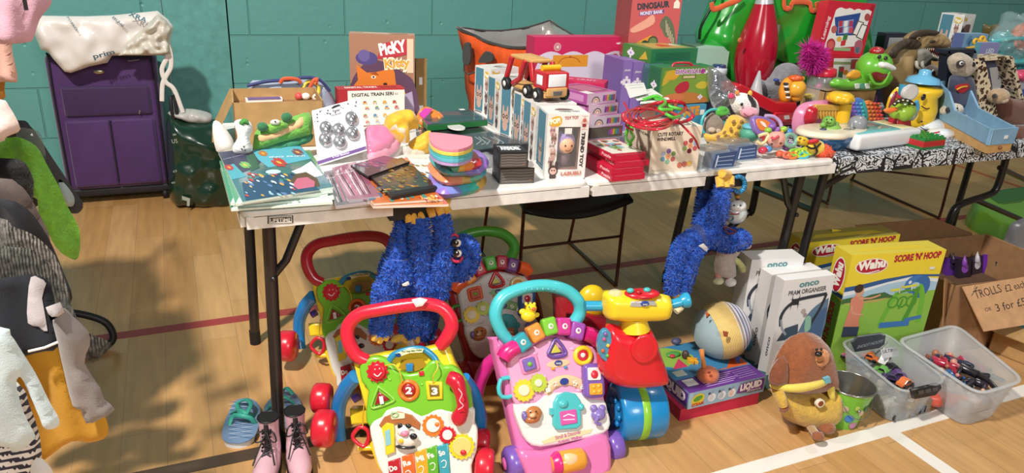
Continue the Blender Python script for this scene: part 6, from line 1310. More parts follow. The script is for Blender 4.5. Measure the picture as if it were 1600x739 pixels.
# bee rattle
t = TY('bean_toy','round lime green toy bird with orange beak, spotted collar and grey disc','toy',PY(1412,.16,0,0,TC))
x = t.p('body','lime and grey body'); x.el(1410,174,16,15,.8,0,G('93b83a'),n=20); x.el(1420,178,10,11,.8,.004,G('a8aaa8'))
x = t.p('beak','orange beak'); x.pf([(1380,172),(1392,168),(1402,168),(1400,173),(1388,178)],.01,G('ec7a30'),edge=.01,step=.006,z=.03)
x = t.p('collar','black dotted collar'); x.tb([(1396,164,.02),(1404,158,.03),(1418,157,.03),(1428,164,.02)],3,P_('22241f'),4)
for q in ((1398,162),(1404,158),(1411,156.5),(1418,157.5),(1425,162)): x.el(*q,1.3,1.3,1,.040,P_('d8d0b0'),n=8,k=6)
x = t.p('stem','blue and red stem'); x.tb([(1412,132,.01),(1409,144,.01),(1411,156,.01)],[6,5,6],G('3a92b8'),3); x.tb([(1407,148,.012),(1411,156,.012)],6.5,G('b0303a'))
x = t.p('disc','pale grey disc'); x.dk(1424,145,12,.02,.032,G('c9c9c8'),ch=.003,ry=12); x.dk(1424,145,9.5,.03,.0335,G('dddcd8'))
x = t.p('foot','red foot'); x.sl([(1403,186),(1424,186),(1426,208),(1401,208)],-.02,.02,G('a8222c'),ch=.005); t.done()
# teapot
t = TY('toy_teapot','yellow toy pot with sky blue lid, face and purple handle before the dinosaur','toy',PY(1435,.30,0,0,TC)); ty = G('f0c52c')
f = t.fr; c = f.at(1434,160); w_ = f.rad if 0 else 0
x = t.p('pot'); r_ = lambda q: q/f.s; x.lathe([(0,0),(r_(22),.0),(r_(28),r_(10)),(r_(30),r_(28)),(r_(26),r_(48)),(r_(31),r_(56)),(r_(30),r_(62)),(0,r_(66))],ty,(c.x,0,0),'y',28)
x = t.p('lid','sky blue lid'); y_ = f.at(1434,129).y; x.lathe([(r_(25),y_),(r_(22),y_+r_(7)),(r_(10),y_+r_(11)),(r_(9),y_+r_(14)),(r_(9),y_+r_(18)),(r_(5),y_+r_(20)),(0,y_+r_(20))],G('6fb6dc'),(c.x,0,0),'y',26)
x = t.p('handle','yellow ear shaped handle'); x.pf([(1384,172),(1390,150),(1402,136),(1410,142),(1404,158),(1394,172)],.02,ty,edge=.018,step=.007); x.pf([(1388,168),(1393,152),(1400,142),(1403,146),(1398,158),(1392,168)],.006,G('8a2a3c'),edge=.01,step=.006,z=.018)
x = t.p('face','smiling face'); x.el(1443,152,3.5,5,.4,.068,G('2b2220')); x.el(1458,157,3,3,.5,.06,G('c8484c')); x.tb([(1440,166,.07),(1448,170,.07),(1456,167,.064)],1,P_('5a3a20'),4)
x = t.p('spout','blue side grip'); x.tb([(1430,176,.075),(1434,168,.08),(1432,158,.08)],3,G('4fa3c8'),4); t.done()
# dinosaur
f = PY(1430,.52,0,0,TC); br_ = mat('85704a',.5,0,'card')
t = TY('dinosaur_figure','large brown tyrannosaurus figure with open toothed mouth at the back of the table','dinosaur',f)
dk_ = mat('41362a',.55); tan_ = mat('a58a60',.55)
x = t.p('body'); x.pf([(1384,100),(1388,84),(1400,70),(1416,62),(1430,62),(1444,74),(1446,96),(1440,120),(1436,150),(1430,176),(1392,178),(1386,140)],.06,br_,edge=.06,step=.012,wr=.004,ws=40,back=1)
x = t.p('back_markings','darker mottled back'); x.pf([(1388,84),(1400,69),(1416,60),(1432,60),(1440,70),(1430,78),(1414,76),(1404,82),(1396,92)],.012,dk_,edge=.02,step=.008,z=.048,wr=.008,ws=60)
x = t.p('head'); x.pf([(1416,62),(1424,52),(1436,47),(1452,48),(1468,52),(1478,58),(1480,68),(1474,76),(1456,74),(1440,76),(1430,82),(1420,76)],.035,tan_,edge=.03,step=.008,wr=.006,ws=60,z=.02,back=1)
x = t.p('crown','dark brown crown'); x.pf([(1420,58),(1432,48),(1450,46),(1468,50),(1460,56),(1444,57),(1430,62)],.01,dk_,edge=.015,step=.006,z=.05)
x = t.p('nostril_ridge','dark eye and nostril hollows'); x.el(1457,65,5,2.6,.4,.052,dk_); x.el(1435,60,3.4,3,.5,.056,tan_); x.el(1436,60,1.4,1.4,.8,.062,G('1c1612'),n=8,k=6)
x = t.p('mouth','dark red mouth'); x.pf([(1448,75),(1474,76),(1476,86),(1470,92),(1462,88),(1454,84)],.012,mat('5c1e22',.3,0,'gloss'),edge=.015,step=.007,z=.04)
x = t.p('lower_jaw','pale grey lower jaw and throat'); x.pf([(1430,78),(1444,74),(1452,84),(1464,90),(1470,93),(1462,96),(1448,94),(1440,104),(1436,112),(1428,100)],.03,mat('8d8a80',.6),edge=.02,step=.008,z=.045,wr=.005,ws=60,back=1)
x = t.p('teeth','ivory teeth')
for k in range(9): q = x.P3((1450+3*k,75.5,.058)); x.tube([q,q-V((0,.009,0))],[.0022,.0004],P_('e6dfc8'),6)
for k in range(5): q = x.P3((1456+2.4*k,86+1.2*k,.064)); x.tube([q,q+V((.001,.009,0))],[.0022,.0004],P_('e6dfc8'),6)
x = t.p('arm'); x.tb([(1419,88,.05),(1418,102,.055),(1419,114,.05)],[9.5,8.5,8],tan_,4); x = t.p('foot'); x.el(1422,120,10,7,.9,.05,mat('6a5038',.6))
for k in range(2):
    x = t.p('claw_hand','pale clawed hand'); x.tb([(1432+9*k,96,.07),(1433+9*k,104,.08),(1440+9*k,110,.08)],[2.8,2.4,1.6],mat('b8b2a4',.5),4); [x.tb([(1437+9*k+i*1.5,108+i,.06),(1441+9*k+i*3,114-i,.064)],.9,mat('b8b2a2',.5)) for i in range(3)]
t.done()
b = BX(tl=(1386,52),tr=(1421,51),y=.72,d=.05,z0=TC,H=Yp(1386,52,.72).z-TC,front=P_('2c2e3c'),side=P_('22242e'),top=P_('2c2e3c')); b.rect((.15,.55),(.95,.94),'a8a8a6').rect((.2,.62),(.8,.78),'4a4844'); b.done('picture_box','dark navy box with pale picture panel behind the dinosaur','box')
# meerkat boxes
def mk(label,cx,cy,s_,f,cloth='3b3f58',emblem=True,fur='b3a48f'):
    t = TY('soft_toy',label,'soft toy',f); x = t.p('head'); x.pf([(cx-19*s_,cy),(cx-16*s_,cy-14*s_),(cx-4*s_,cy-20*s_),(cx+8*s_,cy-17*s_),(cx+16*s_,cy-6*s_),(cx+20*s_,cy+2*s_),(cx+14*s_,cy+9*s_),(cx,cy+20*s_),(cx-12*s_,cy+16*s_)],.04*s_,pl(fur),edge=.035*s_,step=.008)
    x = t.p('eye_ring','dark eye patch'); x.el(cx,cy-2*s_,6*s_,6*s_,.6,.036*s_,pl('241e1c')); x.el(cx+1,cy-3*s_,2.6*s_,3*s_,.6,.054*s_,G('e3e0da')); x.el(cx+2,cy-3*s_,1.4*s_,1.6*s_,.6,.064*s_,G('14110f'),n=8,k=6)
    x = t.p('nose','black nose'); x.el(cx+17*s_,cy-1*s_,4*s_,4.5*s_,.9,.03*s_,G('1c1817'))
    x = t.p('body'); x.pf([(cx-12*s_,cy+14*s_),(cx+10*s_,cy+12*s_),(cx+18*s_,cy+34*s_),(cx+18*s_,cy+64*s_),(cx-18*s_,cy+66*s_),(cx-18*s_,cy+32*s_)],.035*s_,mat(cloth,.7,0,'cloth'),edge=.03*s_,step=.01)
    if emblem: x = t.p('chest_emblem','red shield shape with yellow edge'); x.pf([(cx-8,cy+32),(cx+10,cy+28),(cx+14,cy+34),(cx+4,cy+44),(cx-6,cy+40)],.004,mat('b8262c',.5),edge=.006,step=.006,z=.034*s_); x.tb([(cx-6,cy+38,.038),(cx+2,cy+34,.04),(cx+10,cy+33,.038)],1.2,P_('d9b43c'),3)
    return t.done()
t = TY('display_box','dark navy triangular display box holding the plush meerkat','box',PY(1490,.33,0,0,TC)); nv = mat('1f2434',.5)
x = t.p('side_panel'); x.sl([(1482,80),(1485,80),(1482,194),(1474,196)],-.01,.03,nv); x = t.p('top_panel'); x.sl([(1479,78),(1524,77),(1526,83),(1478,84)],-.02,.03,nv); x = t.p('back_panel'); x.sl([(1481,81),(1524,80),(1532,186),(1476,190)],-.02,-.01,nv)
x = t.p('side_panel','thin right side with clear edge'); x.sl([(1522,80),(1526,80),(1534,188),(1529,188)],-.02,.03,mat('6f7684',.3,0,'film')); t.done()
mk('plush meerkat in a dark suit with a red shield badge in the navy display box',1501,102,1.0,PY(1500,.27,0,0,TC))
mk('darker small plush meerkat half hidden between the dinosaur and the navy display box',1457,112,.55,PY(1457,.40,0,0,TC),'3a2c28',False,'5f5045')
# leopard frame box and brown plush
b_ = PY(1540,.30,0,0,TC); t = TY('display_box','leopard print triangular display box with blue-grey back at the right edge','box',b_)
m,n,L,b = newmat('leopard_print'); tc = n.new('ShaderNodeTexCoord'); vo = n.new('ShaderNodeTexVoronoi'); vo.inputs['Scale'].default_value = 62; L.new(tc.outputs['Object'],vo.inputs[0])
rp = n.new('ShaderNodeValToRGB'); rp.color_ramp.interpolation = 'CONSTANT'; e = rp.color_ramp.elements; e[0].color = (*hexc('8a5a34'),1); e[1].position = .22; e[1].color = (*hexc('2a1a14'),1); e3 = e.new(.46); e3.color = (*hexc('e0cfae'),1); L.new(vo.outputs['Distance'],rp.inputs[0]); L.new(rp.outputs[0],b.inputs[0])
x = t.p('side_panel','leopard print side'); x.sl([(1530,93),(1540,98),(1559,180),(1540,186),(1516,172),(1522,150)],-.01,.045,m)
x = t.p('back_panel','blue-grey back'); x.sl([(1540,94),(1582,90),(1604,176),(1556,184)],-.08,-.07,mat('59607c',.5)); x = t.p('card','white slanted card'); x.sl([(1546,106),(1574,103),(1562,140),(1552,144)],-.069,-.067,P_('d8d8d8')); x.st([(1562,112),(1560,124)],4,P_('8a8a8e'),z=-.067)
x = t.p('side_panel','leopard print far edge'); x.sl([(1578,90),(1584,90),(1606,180),(1600,182)],-.08,.0,m); x.sl([(1540,90),(1582,88),(1583,92),(1540,95)],-.08,0,m); t.done()
t = TY('soft_toy','brown plush meerkat in a rust coat inside the leopard print box','soft toy',PY(1565,.26,0,0,TC))
x = t.p('body'); x.pf([(1556,156),(1570,150),(1584,154),(1602,160),(1606,196),(1580,198),(1562,188)],.04,mat('6f3f26',.7,0,'cloth'),edge=.03,step=.01); x = t.p('head'); x.el(1560,150,12,11,.8,.03,pl('b09572')); x.el(1567,156,5.5,5,.9,.05,pl('c9b090')); x = t.p('ear_tuft','dark tuft'); x.el(1577,143,3,6,.6,.02,pl('3a2c24')); x.el(1554,150,3.5,3.5,.6,.05,pl('2c211c')); t.done()
# far right things
b = BX(P=(Yp(1486,90,.6).x,.60,TC),W=.16,H=Yp(1490,92,.6).z-TC-.001,d=.14,front=cb); b.done('cardboard_box','plain brown carton hidden behind the navy display box, a white toy box on it','box')
tbox('',None,12,.105,.1,.19,TC,P=(Yp(1490,92,.6).x,.60,Yp(1490,92,.6).z)).on('f').done('collectable_box','white boxed collectable toy standing alone behind the navy display box','box')
b = BX(tl=(1508,53),tr=(1545,53),y=.50,d=.05,z0=TC,H=Yp(1508,53,.5).z-TC,front=P_('7aa0c0'),side=P_('5c6a9c'),top=P_('8aaac8')); shade_rows(b,.5,.95,.05,.95,['9a6ab0','6aa8c0','c08ab8','5a86b0'],5,14,.07); b.done('bubble_box','blue and lilac box behind the yellow bubble wand','box')
b = BX(tl=(1534,67),tr=(1563,69),y=.44,d=.05,z0=TC,H=Yp(1534,67,.44).z-TC,front=P_('6aa3b4'),side=P_('5a8fa4'),top=P_('8a9ac8')); b.rect((.0,.72),(1,1),'8f8fc0').dot((.5,.62),.09,'8a5aa0').text('LED',(.35,.86),(.75,.86),.06,'e6ecf0'); b.done('bubble_box','small teal and lilac box in front of the wrapped teal basket','box')
t = TY('bubble_wand','yellow plastic bubble wand with four rings lying over the blue boxes','wand',PY(1530,.42,10,0,TC)); x = t.p('rings'); [x.tor(a,b_,3.6,1.5,0,G('e8b62c')) for a,b_ in ((1525,65),(1535,61),(1528,71),(1538,68))]; x = t.p('handle'); x.tb([(1510,75,0),(1524,73,0),(1532,68,0)],[1.6,2,2],G('e8b62c'),3); x.sl([(1526,72),(1532,72),(1530,79)],-.003,.003,G('e8b62c')); t.done()
t = TY('gift_basket','teal gift basket wrapped in clear crinkled film at the far right','basket',PY(1580,.55,0,0,TC)); x = t.p('basket','teal basket'); x.pf([(1546,60),(1600,52),(1650,60),(1650,170),(1552,172)],.05,mat('3f9ba0',.4,0,'gloss'),edge=.03,step=.014,wr=.01,ws=30)
x = t.p('contents','orange net contents'); x.pf([(1578,78),(1584,50),(1598,36),(1640,36),(1640,80)],.05,mat('d87a50',.6,0,'film'),edge=.03,step=.01,z=.03,wr=.012,ws=60)
x = t.p('film','clear crinkled film'); x.pf([(1550,56),(1566,36),(1570,20),(1584,18),(1590,30),(1604,18),(1650,20),(1650,90),(1560,92)],.06,glass('bfe0e4',.22),edge=.03,step=.01,z=.04,wr=.03,ws=45)
x = t.p('rim','paler teal rims'); x.tb([(1548,66,.06),(1590,60,.09),(1640,62,.09)],3,G('57b5b8'),4); x.tb([(1556,98,.06),(1600,96,.09),(1640,98,.09)],5,G('4faeb2'),4); t.done()
one('gift_bag','small black and mustard bag beside the wrapped teal basket','bag',PY(1545,.68,0,0,TC),lambda x: x.pf([(1536,48),(1540,38),(1548,40),(1560,37),(1558,46),(1562,70),(1564,158),(1538,158)],.03,mat('6a5a2a',.5,0,'film'),edge=.02,step=.01,wr=.01,ws=50))
one('pink_parcel','bright pink wrapped item at the right picture edge','parcel',PY(1595,.42,0,0,TC),lambda x: x.pf([(1582,114),(1592,109),(1640,108),(1640,128),(1586,127)],.04,mat('d8406c',.5,0,'film'),edge=.02,step=.01))
b = BX(tl=(1584,128),tr=(1620,126),y=.42,d=.05,z0=TC,H=Yp(1584,128,.42).z-TC,front=P_('c9ccd4'),side=P_('a8acb8'),top=P_('c9ccd4')); b.rect((0,.5),(1,.75),'3a5aa0').rect((0,.2),(1,.5),'c9a04a'); b.done('striped_box','white, blue and yellow box under the pink parcel at the right edge','box')
one('leather_strap','small rust brown leather item at the cloth edge beside the cot','strap',PY(1595,.06,20,0,TC),lambda x: (x.pf([(1584,200),(1596,196),(1630,198),(1630,220),(1590,220)],.015,mat('6a3a28',.6,0,'cloth'),edge=.012,step=.008)))
# blue/orange shopping bag showing behind the brown box
t = TY('shopping_bag','blue rimmed woven shopping bag with orange handles behind the cardboard box','bag',PY(460,.80,0,0,TZ))
x = t.p('bag_body'); x.pf([(388,132),(420,126),(470,124),(500,128),(516,142),(522,190),(400,196)],.03,mat('9aa3b8',.4,0,'film'),edge=.03,step=.014,wr=.01,ws=25)
x = t.p('rim_binding','navy rim'); x.tb([(386,134,.03),(418,127,.035),(450,125,.035),(478,121,.035),(500,125,.035),(516,142,.03)],2.6,mat('23306a',.6,0,'cloth'),5)
for pts in ([(438,130,.04),(444,123,.045),(464,124,.045),(470,130,.04)],[(484,138,.04),(490,126,.045),(496,124,.045),(494,132,.04)]): x = t.p('handle','orange handle'); x.tb(pts,3,mat('d2562c',.6,0,'cloth'),3,flatk=.4)
t.done()
# ================================================================ baby walkers, scooter
class MPF(PF):
    def __init__(s,o,a,t,fn=None,k=1.0): PF.__init__(s,o,a,t); s.fn = fn or (lambda x,y: (x,y)); s.s = s.s/k
    def at(s,x,y,w=0.0): return PF.at(s,*s.fn(x,y),w)
red,grn,yel,wht,blu,org = G('cf1f33'),G('79c22f'),G('f0d02a'),G('ece9e0'),G('1f7fc4'),G('ee7a2a')
def wheel(t,cx,cy,r,w,z,m,hubm=None,par=None,name='wheel'):
    x = t.p(name); q = x.P3((cx,cy,z)); R = r/t.fr.s; x.lathe([(0,-w/2),(R*.8,-w/2),(R*.97,-w*.36),(R,-w*.1),(R,w*.1),(R*.97,w*.36),(R*.8,w/2),(0,w/2)],m,q,'x',26)
    for k in range(3): x.lathe([(R*.5-.003,-w/2-.001),(R*.5,-w/2-.004),(R*.5+.003,-w/2-.001)],m,q,'x',20)
    if hubm: y = t.p('hub',None,x); y.lathe([(0,-w/2-.006),(R*.35,-w/2-.005),(R*.4,-w/2)],hubm,q,'x',16)
    return x
def walker_farm(label,fr,hm,tone=None,tag=True):
    t = TY('baby_walker',label,'baby walker',fr,'farm activity baby walkers with red arched handles',base=(fr.o.x,fr.o.y,0))
    # rear frame, base and legs
    x = t.p('frame','yellow back shell'); x.sl([(550,563),(600,552),(660,545),(690,538),(700,540),(710,566),(735,610),(744,680),(746,735),(735,765),(610,775),(588,720),(570,640)],-.05,-.012,yel,ch=.012,sm=0)
    x.sl([(574,690),(745,680),(742,765),(606,775)],-.16,-.05,yel,ch=.01); x.sl([(546,640),(575,640),(580,662),(548,664)],-.17,-.12,yel,ch=.006)
    x = t.p('panel','green upper panel'); x.sl([(565,567),(581,557.5),(600,559),(614,571),(622,580),(640,584),(659,579),(670,566),(684,563),(692,572),(706,571),(721,583),(733,606),(738,638),(720,648),(660,655),(610,660),(577,668),(571,645),(575,612),(565,598),(561,580)],-.012,.010,grn,ch=.008,sm=2)
    rd = random.Random(2)
    for _ in range(26):
        a,b = rd.uniform(575,720),rd.uniform(592,648)
        if abs(a-594) < 24 and abs(b-622) < 24 or abs(a-638) < 18 or abs(a-678) < 18 or a > 696: continue
        x.el(a,b,3,2.4,.003,.0095,grn,n=8,k=6)
    x = t.p('panel','white lower panel'); x.sl([(577,669),(583,657),(596,650),(603,640),(622,634),(640,638),(659,649),(676,641),(690,638),(706,642),(737,636),(742,650),(741,662),(746,672),(745,704),(737,728),(738,756),(724,762),(612,768),(598,742),(589,724),(581,692)],-.010,.012,wht,ch=.008,sm=2)
    # handle
    H = [(573,563,-.006),(556,554,.0),(544,530,.008),(545,508,.012),(562,491,.016),(592,484,.02),(628,478,.02),(660,475,.02),(686,479,.016),(701,492,.012),(706,509,.008),(699,526,.0),(688,541,-.01)]
    x = t.p('handle','red arched handle'); x.tb(H,[10,11,11,11,10.5,10.5,11,10.5,10.5,10.5,11,11,10],hm,5,14)
    for k in range(7): x.tb([(604+9*k,476-1.4*k,.034),(605+9*k,486-1.4*k,.038)],.9,hm)
    if tag: y = t.p('price_sticker','white folded price sticker'); y.pf([(643,468),(656,465),(668,468),(660,478),(650,480)],.004,P_('eceae6'),sm=0,z=.048,edge=.006,step=.006,wr=.006,ws=60)
    # details on the green panel
    x = t.p('sun_gear','red smiling sun gear'); x.sta(589.5,581,18,14.5,12,.008,.016,red,ch=.001); x.dk(589.5,581,12.5,.014,.024,red,ch=.004); x.tb([(584,584,.026),(590,588,.026),(596,582,.026)],.9,wht,4); x.el(586,577,1.2,1.2,.8,.025,wht,n=8,k=6); x.el(593,576,1.2,1.2,.8,.025,wht,n=8,k=6)
    x = t.p('shape_button','red triangle button with 1'); x.tb([(580,634,.012),(590,607,.012),(594,606,.012),(614,622,.012),(613,628,.012),(584,638,.012),(580,634,.012)],2,G('8fd04a'),2,closed=False); x.sl([(585,634),(591,612),(609,625)],.008,.018,G('9c1c28'),ch=.004); x.tx('1',(594,631),(600,630),11,wht,z=.019,bold=.05)
    x = t.p('shape_button','orange ring button with 2'); x.tor(638.7,610,14,3.4,.012,org); x.dk(638.7,610,10.5,.006,.018,G('a81f24'),ch=.005); x.tx('2',(633.5,615),(644,615),10,wht,z=.019,bold=.05)
    x = t.p('shape_button','yellow square button with 3'); q = [(665,596),(691,597),(692,624),(667,625)]; x.sl(q,.006,.017,G('f0d02a'),ch=.004,sm=0); x.sl([(670,601),(686,602),(687,619),(672,620)],.014,.0195,G('7a641c'),ch=.002); x.tx('3',(674,616),(684,616),10,wht,z=.02,bold=.05)
    x = t.p('button','small red button'); x.sl([(654,581),(662,580),(663,587),(655,588)],.008,.015,red,ch=.003)
    x = t.p('name_arch','blue arch with pale name plate'); x.tb([(606,567,.0),(616,554,.004),(640,546,.006),(662,546,.004),(678,558,0),(682,566,0)],5,G('2a8fb8'),4,flatk=.7); x.sl([(618,552),(640,545),(662,545),(660,551),(640,552),(620,559)],.008,.016,G('ece6b8'),ch=.001); x.tx('First Steps Baby Walker',(628,551),(660,548),3.2,P_('2a6a3c'),z=.0165); x.dk(622,555,4.5,.012,.018,G('1f3f78'),ch=.001,ry=3.4)
    x = t.p('slot','brown hollow and blue tab'); x.sl([(622,576),(630,562),(660,560),(668,572),(650,580)],-.002,.0,G('a5821c')); x.sl([(634,569),(645,568),(645,580),(635,581)],-.001,.01,G('2a7fb8'),ch=.002)
    x = t.p('cord','two orange cords'); x.tb([(602,571,.018),(616,570,.03),(626,584,.03),(628,597,.02)],1,G('e8c23c'),4,6); x.tb([(682,563,.018),(684,575,.03),(678,586,.03),(676,597,.02)],1,G('e8c23c'),4,6)
    x = t.p('handset','red telephone handset'); x.tb([(702,590,.025),(713,596,.032),(720,616,.036),(723,636,.036),(717,652,.03),(712,656,.026)],[11,13,9.5,9.5,13,11],G('c81c34'),4,14); x.tb([(716,607,.066),(722,616,.068),(718,626,.068),(724,634,.068),(716,640,.062)],.9,G('f0b8c0'),3,6)
    # white panel
    x = t.p('gear','orange gear ring with white face'); x.sta(676.6,665,18,15.5,14,.010,.017,org); x.dk(676.6,665,11,.015,.021,wht,ch=.002); x.el(683,663,4,4,.7,.02,org,n=10,k=8)
    x = t.p('gear','red gear with white face'); x.sta(699,680,14,11.5,14,.012,.019,red); x.dk(699,680,8,.018,.023,wht,ch=.002)
    x = t.p('gear','large yellow gear'); x.sta(721.5,698,21,18,16,.012,.019,yel); x.dk(721.5,698,15,.018,.021,G('e8cf78'),ch=.002); x.el(724,707,5,4.5,.6,.022,red,n=12,k=8)
    x = t.p('barn','brown and orange barn arch'); x.sl([(592,665),(600,652),(622,643),(644,649),(657,662),(655,672),(640,664),(620,662),(600,672)],.010,.017,G('b06a3c'),ch=.002); x.sl([(610,651),(620,645),(632,646),(633,654),(612,656)],.014,.02,G('f0e0c0'),ch=.002); x.tor(617,648,5,1.6,.02,G('9fc08a'),ry=3.5)
    x = t.p('door','yellow barn door with blue window'); x.sl([(596,668),(604,661),(615,663),(617,706),(603,712),(601,690)],.010,.022,yel,ch=.002); x.sl([(601,674),(609,670),(611,694),(603,697)],.02,.0235,G('8ac4d0'))
    x = t.p('cow','black and white cow figure'); x.el(636,685,17,15,.6,.018,wht,n=18); x.el(630,673,10,9,.8,.028,wht); x.el(632,677,7,5.5,.8,.036,G('e08aa8')); x.el(625,666,4,5,.5,.034,G('1c1a1e')); x.el(638,666,5,4,.5,.03,G('1c1a1e')); x.el(646,682,6,5,.5,.034,G('1c1a1e')); x.el(634,698,16,3.6,.5,.02,G('1f1c20')); x.el(627,689,4,4,.6,.034,G('e8c22c'))
    for (a,b,c,nm,px) in ((606,722,'b8242f','Do',611),(627.5,714,'e2692c','Re',632),(648,707,'dba42c','Mi',652),(666,702,'5fae2f','Fa',670),(683.5,698,'3f9fb0','So',688)):
        x = t.p('piano_key',None); w_ = 19 if a < 650 else 16.5; x.sl([(a,b),(a+w_,b-6),(a+w_+4,b+48),(a+4,b+54)],.008,.019,G(c),ch=.003); x.tx(nm,(a+3.5,b+15),(a+w_-3.5,b+11),8,wht,z=.0195,bold=.05); x.tb([(a+6,b+24,.0195),(a+10,b+21,.0195),(a+14,b+24,.0195),(a+12,b+32,.0195),(a+8,b+32,.0195)],.8,wht,2)
    # legs, wheels
    x = t.p('leg','blue curved leg'); x.tb([(556,588,-.04),(541,606,-.07),(530,632,-.10),(529,662,-.12),(532,688,-.12)],[12,13,12,11,10],blu,5,14)
    x = t.p('leg','blue curved leg'); x.tb([(726,590,-.06),(738,610,-.10),(748,640,-.14),(752,680,-.16)],[9,11,11,10],blu,5,12)
    x = t.p('crossbar','purple crossbar'); x.tb([(552,624,-.1),(562,618,-.1)],7,G('5a3f9c')); x.tb([(560,700,-.1),(745,700,-.1)],5,yel)
    if tag: wheel(t,503,622,25,.05,-.11,red)
    wheel(t,507,669 if tag else 682,30,.055,-.04,red); wheel(t,757,730,30,.05,-.02,red); wheel(t,753,690,22,.045,-.12,red)
    x = t.p('pull_ring','red triangular pull ring on orange cord'); x.tb([(552,678,-.05),(562,667,-.05),(574,672,-.05),(576,686,-.05),(568,698,-.05),(552,686,-.05),(552,678,-.05)],3.4,red,2,8); x.tb([(569,632,-.04),(567,652,-.045),(567,670,-.05)],1,G('e8c23c'),3,6)
    return t.done()
FB = MPF((.40,-.19,.01),-24,21)
walker_farm('front baby walker with glossy red arched handle, cow panel and piano keys',FB,G('e0263f'))
sA = .83
FA = MPF((.335,.33,.01),-24,24,lambda x,y: (517.6+sA*(x-589.5),456.5+sA*(y-581)),sA)
walker_farm('rear left baby walker with red handle, half behind the blue plush and front walker',FA,G('b01c2c'),tag=False)
def walker_two(label,fr,C):
    """activity walker with a key arch; C is its colour set"""
    t = TY('baby_walker',label,'baby walker',fr,'key arch activity baby walkers',base=(fr.o.x,fr.o.y,0)); g = lambda k: G(C[k])
    x = t.p('frame',C['lf']); x.sl([(771,532),(784,526),(930,520),(937,528),(944,620),(952,668),(958,715),(948,745),(926,758),(842,768),(822,745),(808,700),(792,628),(779,572)],-.055,-.010,g('frame'),ch=.014,sm=2)
    x.sl([(812,704),(850,706),(910,690),(950,678),(958,722),(944,748),(842,766),(826,744)],-.06,.028,g('frame'),ch=.016,sm=2)
    x.sl([(812,650),(945,640),(944,745),(842,765)],-.15,-.05,g('frame'),ch=.01)
    x = t.p('panel',C['lp']); x.sl([(794,560),(806,552),(826,548),(846,534),(866,528),(888,530),(910,538),(926,540),(936,560),(938,600),(946,628),(924,632),(906,626),(890,618),(860,620),(840,630),(806,634),(799,600)],-.010,.010,g('panel'),ch=.008,sm=2)
    for a,b in ((836,552),(895,545),(850,590),(912,585),(905,610),(845,612)): x.el(a,b,5,3.5,.003,.0095,g('panel'),n=10,k=6)
    x = t.p('panel',C['lw']); x.sl([(805,632),(836,629),(848,618),(866,612),(908,612),(918,622),(944,624),(950,640),(955,662),(944,678),(905,688),(846,699),(824,690),(812,666)],-.008,.012,g('white'),ch=.008,sm=2)
    # key arch
    x = t.p('arch_end',C['le']); x.tb([(786,560,.012),(794,549,.016),(808,541,.018)],[12,13,12],g('end'),3,14)
    x = t.p('arch_end',C['le']); x.tb([(914,521,.018),(926,525,.016),(934,534,.012)],[12,13,11],g('end'),3,14)
    for cx,cy,a,c,ic in ((818,535,28,C['keys'][0],0),(839,520,22,C['keys'][1],1),(861,510,8,C['keys'][2],2),(883,510,-8,C['keys'][3],3),(904,517,-20,C['keys'][4],4)):
        x = t.p('key'); x.rb(cx,cy,11,14,.006,.032,G(c),r=.35,ch=.007,rot=a); x.el(cx,cy,4.5,5,.003,.032,wht,n=12,k=6,rot=a); x.el(cx,cy-1,2,2.4,.002,.0345,G(c),n=8,k=6)
    # shapes
    x = t.p('shape_button',C['lt']); x.tb([(856,553,.012),(866,532,.012),(871,531,.012),(884,549,.012),(880,556,.012),(862,558,.012),(856,553,.012)],3,g('tri'),2,8); x.sl([(861,552),(868,538),(878,550)],.008,.016,G('c9c24a'),ch=.002); x.sl([(858,556),(868,533),(883,552)],.004,.010,g('tri2'))
    x = t.p('shape_button',C['ls']); x.rb(828,569,15,14,.006,.015,g('sq'),r=.4,ch=.004,rot=8); x.rb(828,569,10,10,.012,.021,g('sq2'),r=.3,ch=.004,rot=8); x.el(828,569,4,4,.004,.021,G('7ab83c'),n=10,k=6)
    x = t.p('shape_button',C['lr']); x.tor(911,555.4,12,3.6,.013,g('ring'),ry=12); x.dk(911,555.4,9,.006,.017,g('ring2'),ch=.004); x.el(911,555,4,4,.003,.018,wht,n=10,k=6)
    x = t.p('name_badge','oval name badge'); x.dk(873,568,18,.008,.012,g('band'),ch=.001,ry=6); x.dk(873,567,6,.012,.016,G('2a3f8c'),ch=.001,ry=4.4); x.tx('toy',(869,569),(877,568.5),3.2,wht,z=.0165); x.el(864,576,3,2.4,.8,.013,G('f0a82c'),n=10,k=6); x.el(884,574,3,2.4,.8,.013,G('3a8fc0'),n=10,k=6)
    x = t.p('number_band','curved band of raised numbers'); x.tb([(853,616,.008),(862,602,.010),(882,594,.011),(902,598,.010),(916,608,.008)],8.5,g('band'),5,10,flatk=.35); x.dk(882,596,7,.012,.018,G('2a3f8c'),ch=.001,ry=5.5)
    for k,(a,b) in enumerate(((855,610),(866,600),(897,599),(908,605))): x.tx(str((1,2,5,6)[k]),(a-1,b+4),(a+6,b+1),7,wht,z=.0195)
    x = t.p('gear','yellow gear'); x.sta(819.4,610,17,14.5,14,.010,.018,yel); x.dk(819.4,610,9,.017,.021,G('e8e0c0'),ch=.002); x = t.p('gear','lime gear'); x.sta(842,598.5,14,12,12,.012,.02,G('b9cc3c')); x.dk(842,598.5,6,.019,.023,G('dfe0c4'),ch=.002)
    x = t.p('toy_phone',C['lph']); x.rb(930,595,16,27,.012,.034,g('phone'),r=.45,ch=.008,rot=-6); x.rb(929,584,10,10,.032,.037,G('e8e4e4'),r=.2,ch=.001,rot=-6); x.el(929,585,6,7,.003,.037,G('d0303c'),n=10,k=6); x.rb(932,608,10,9,.032,.038,G('f0a82c'),r=.3,ch=.002,rot=-6)
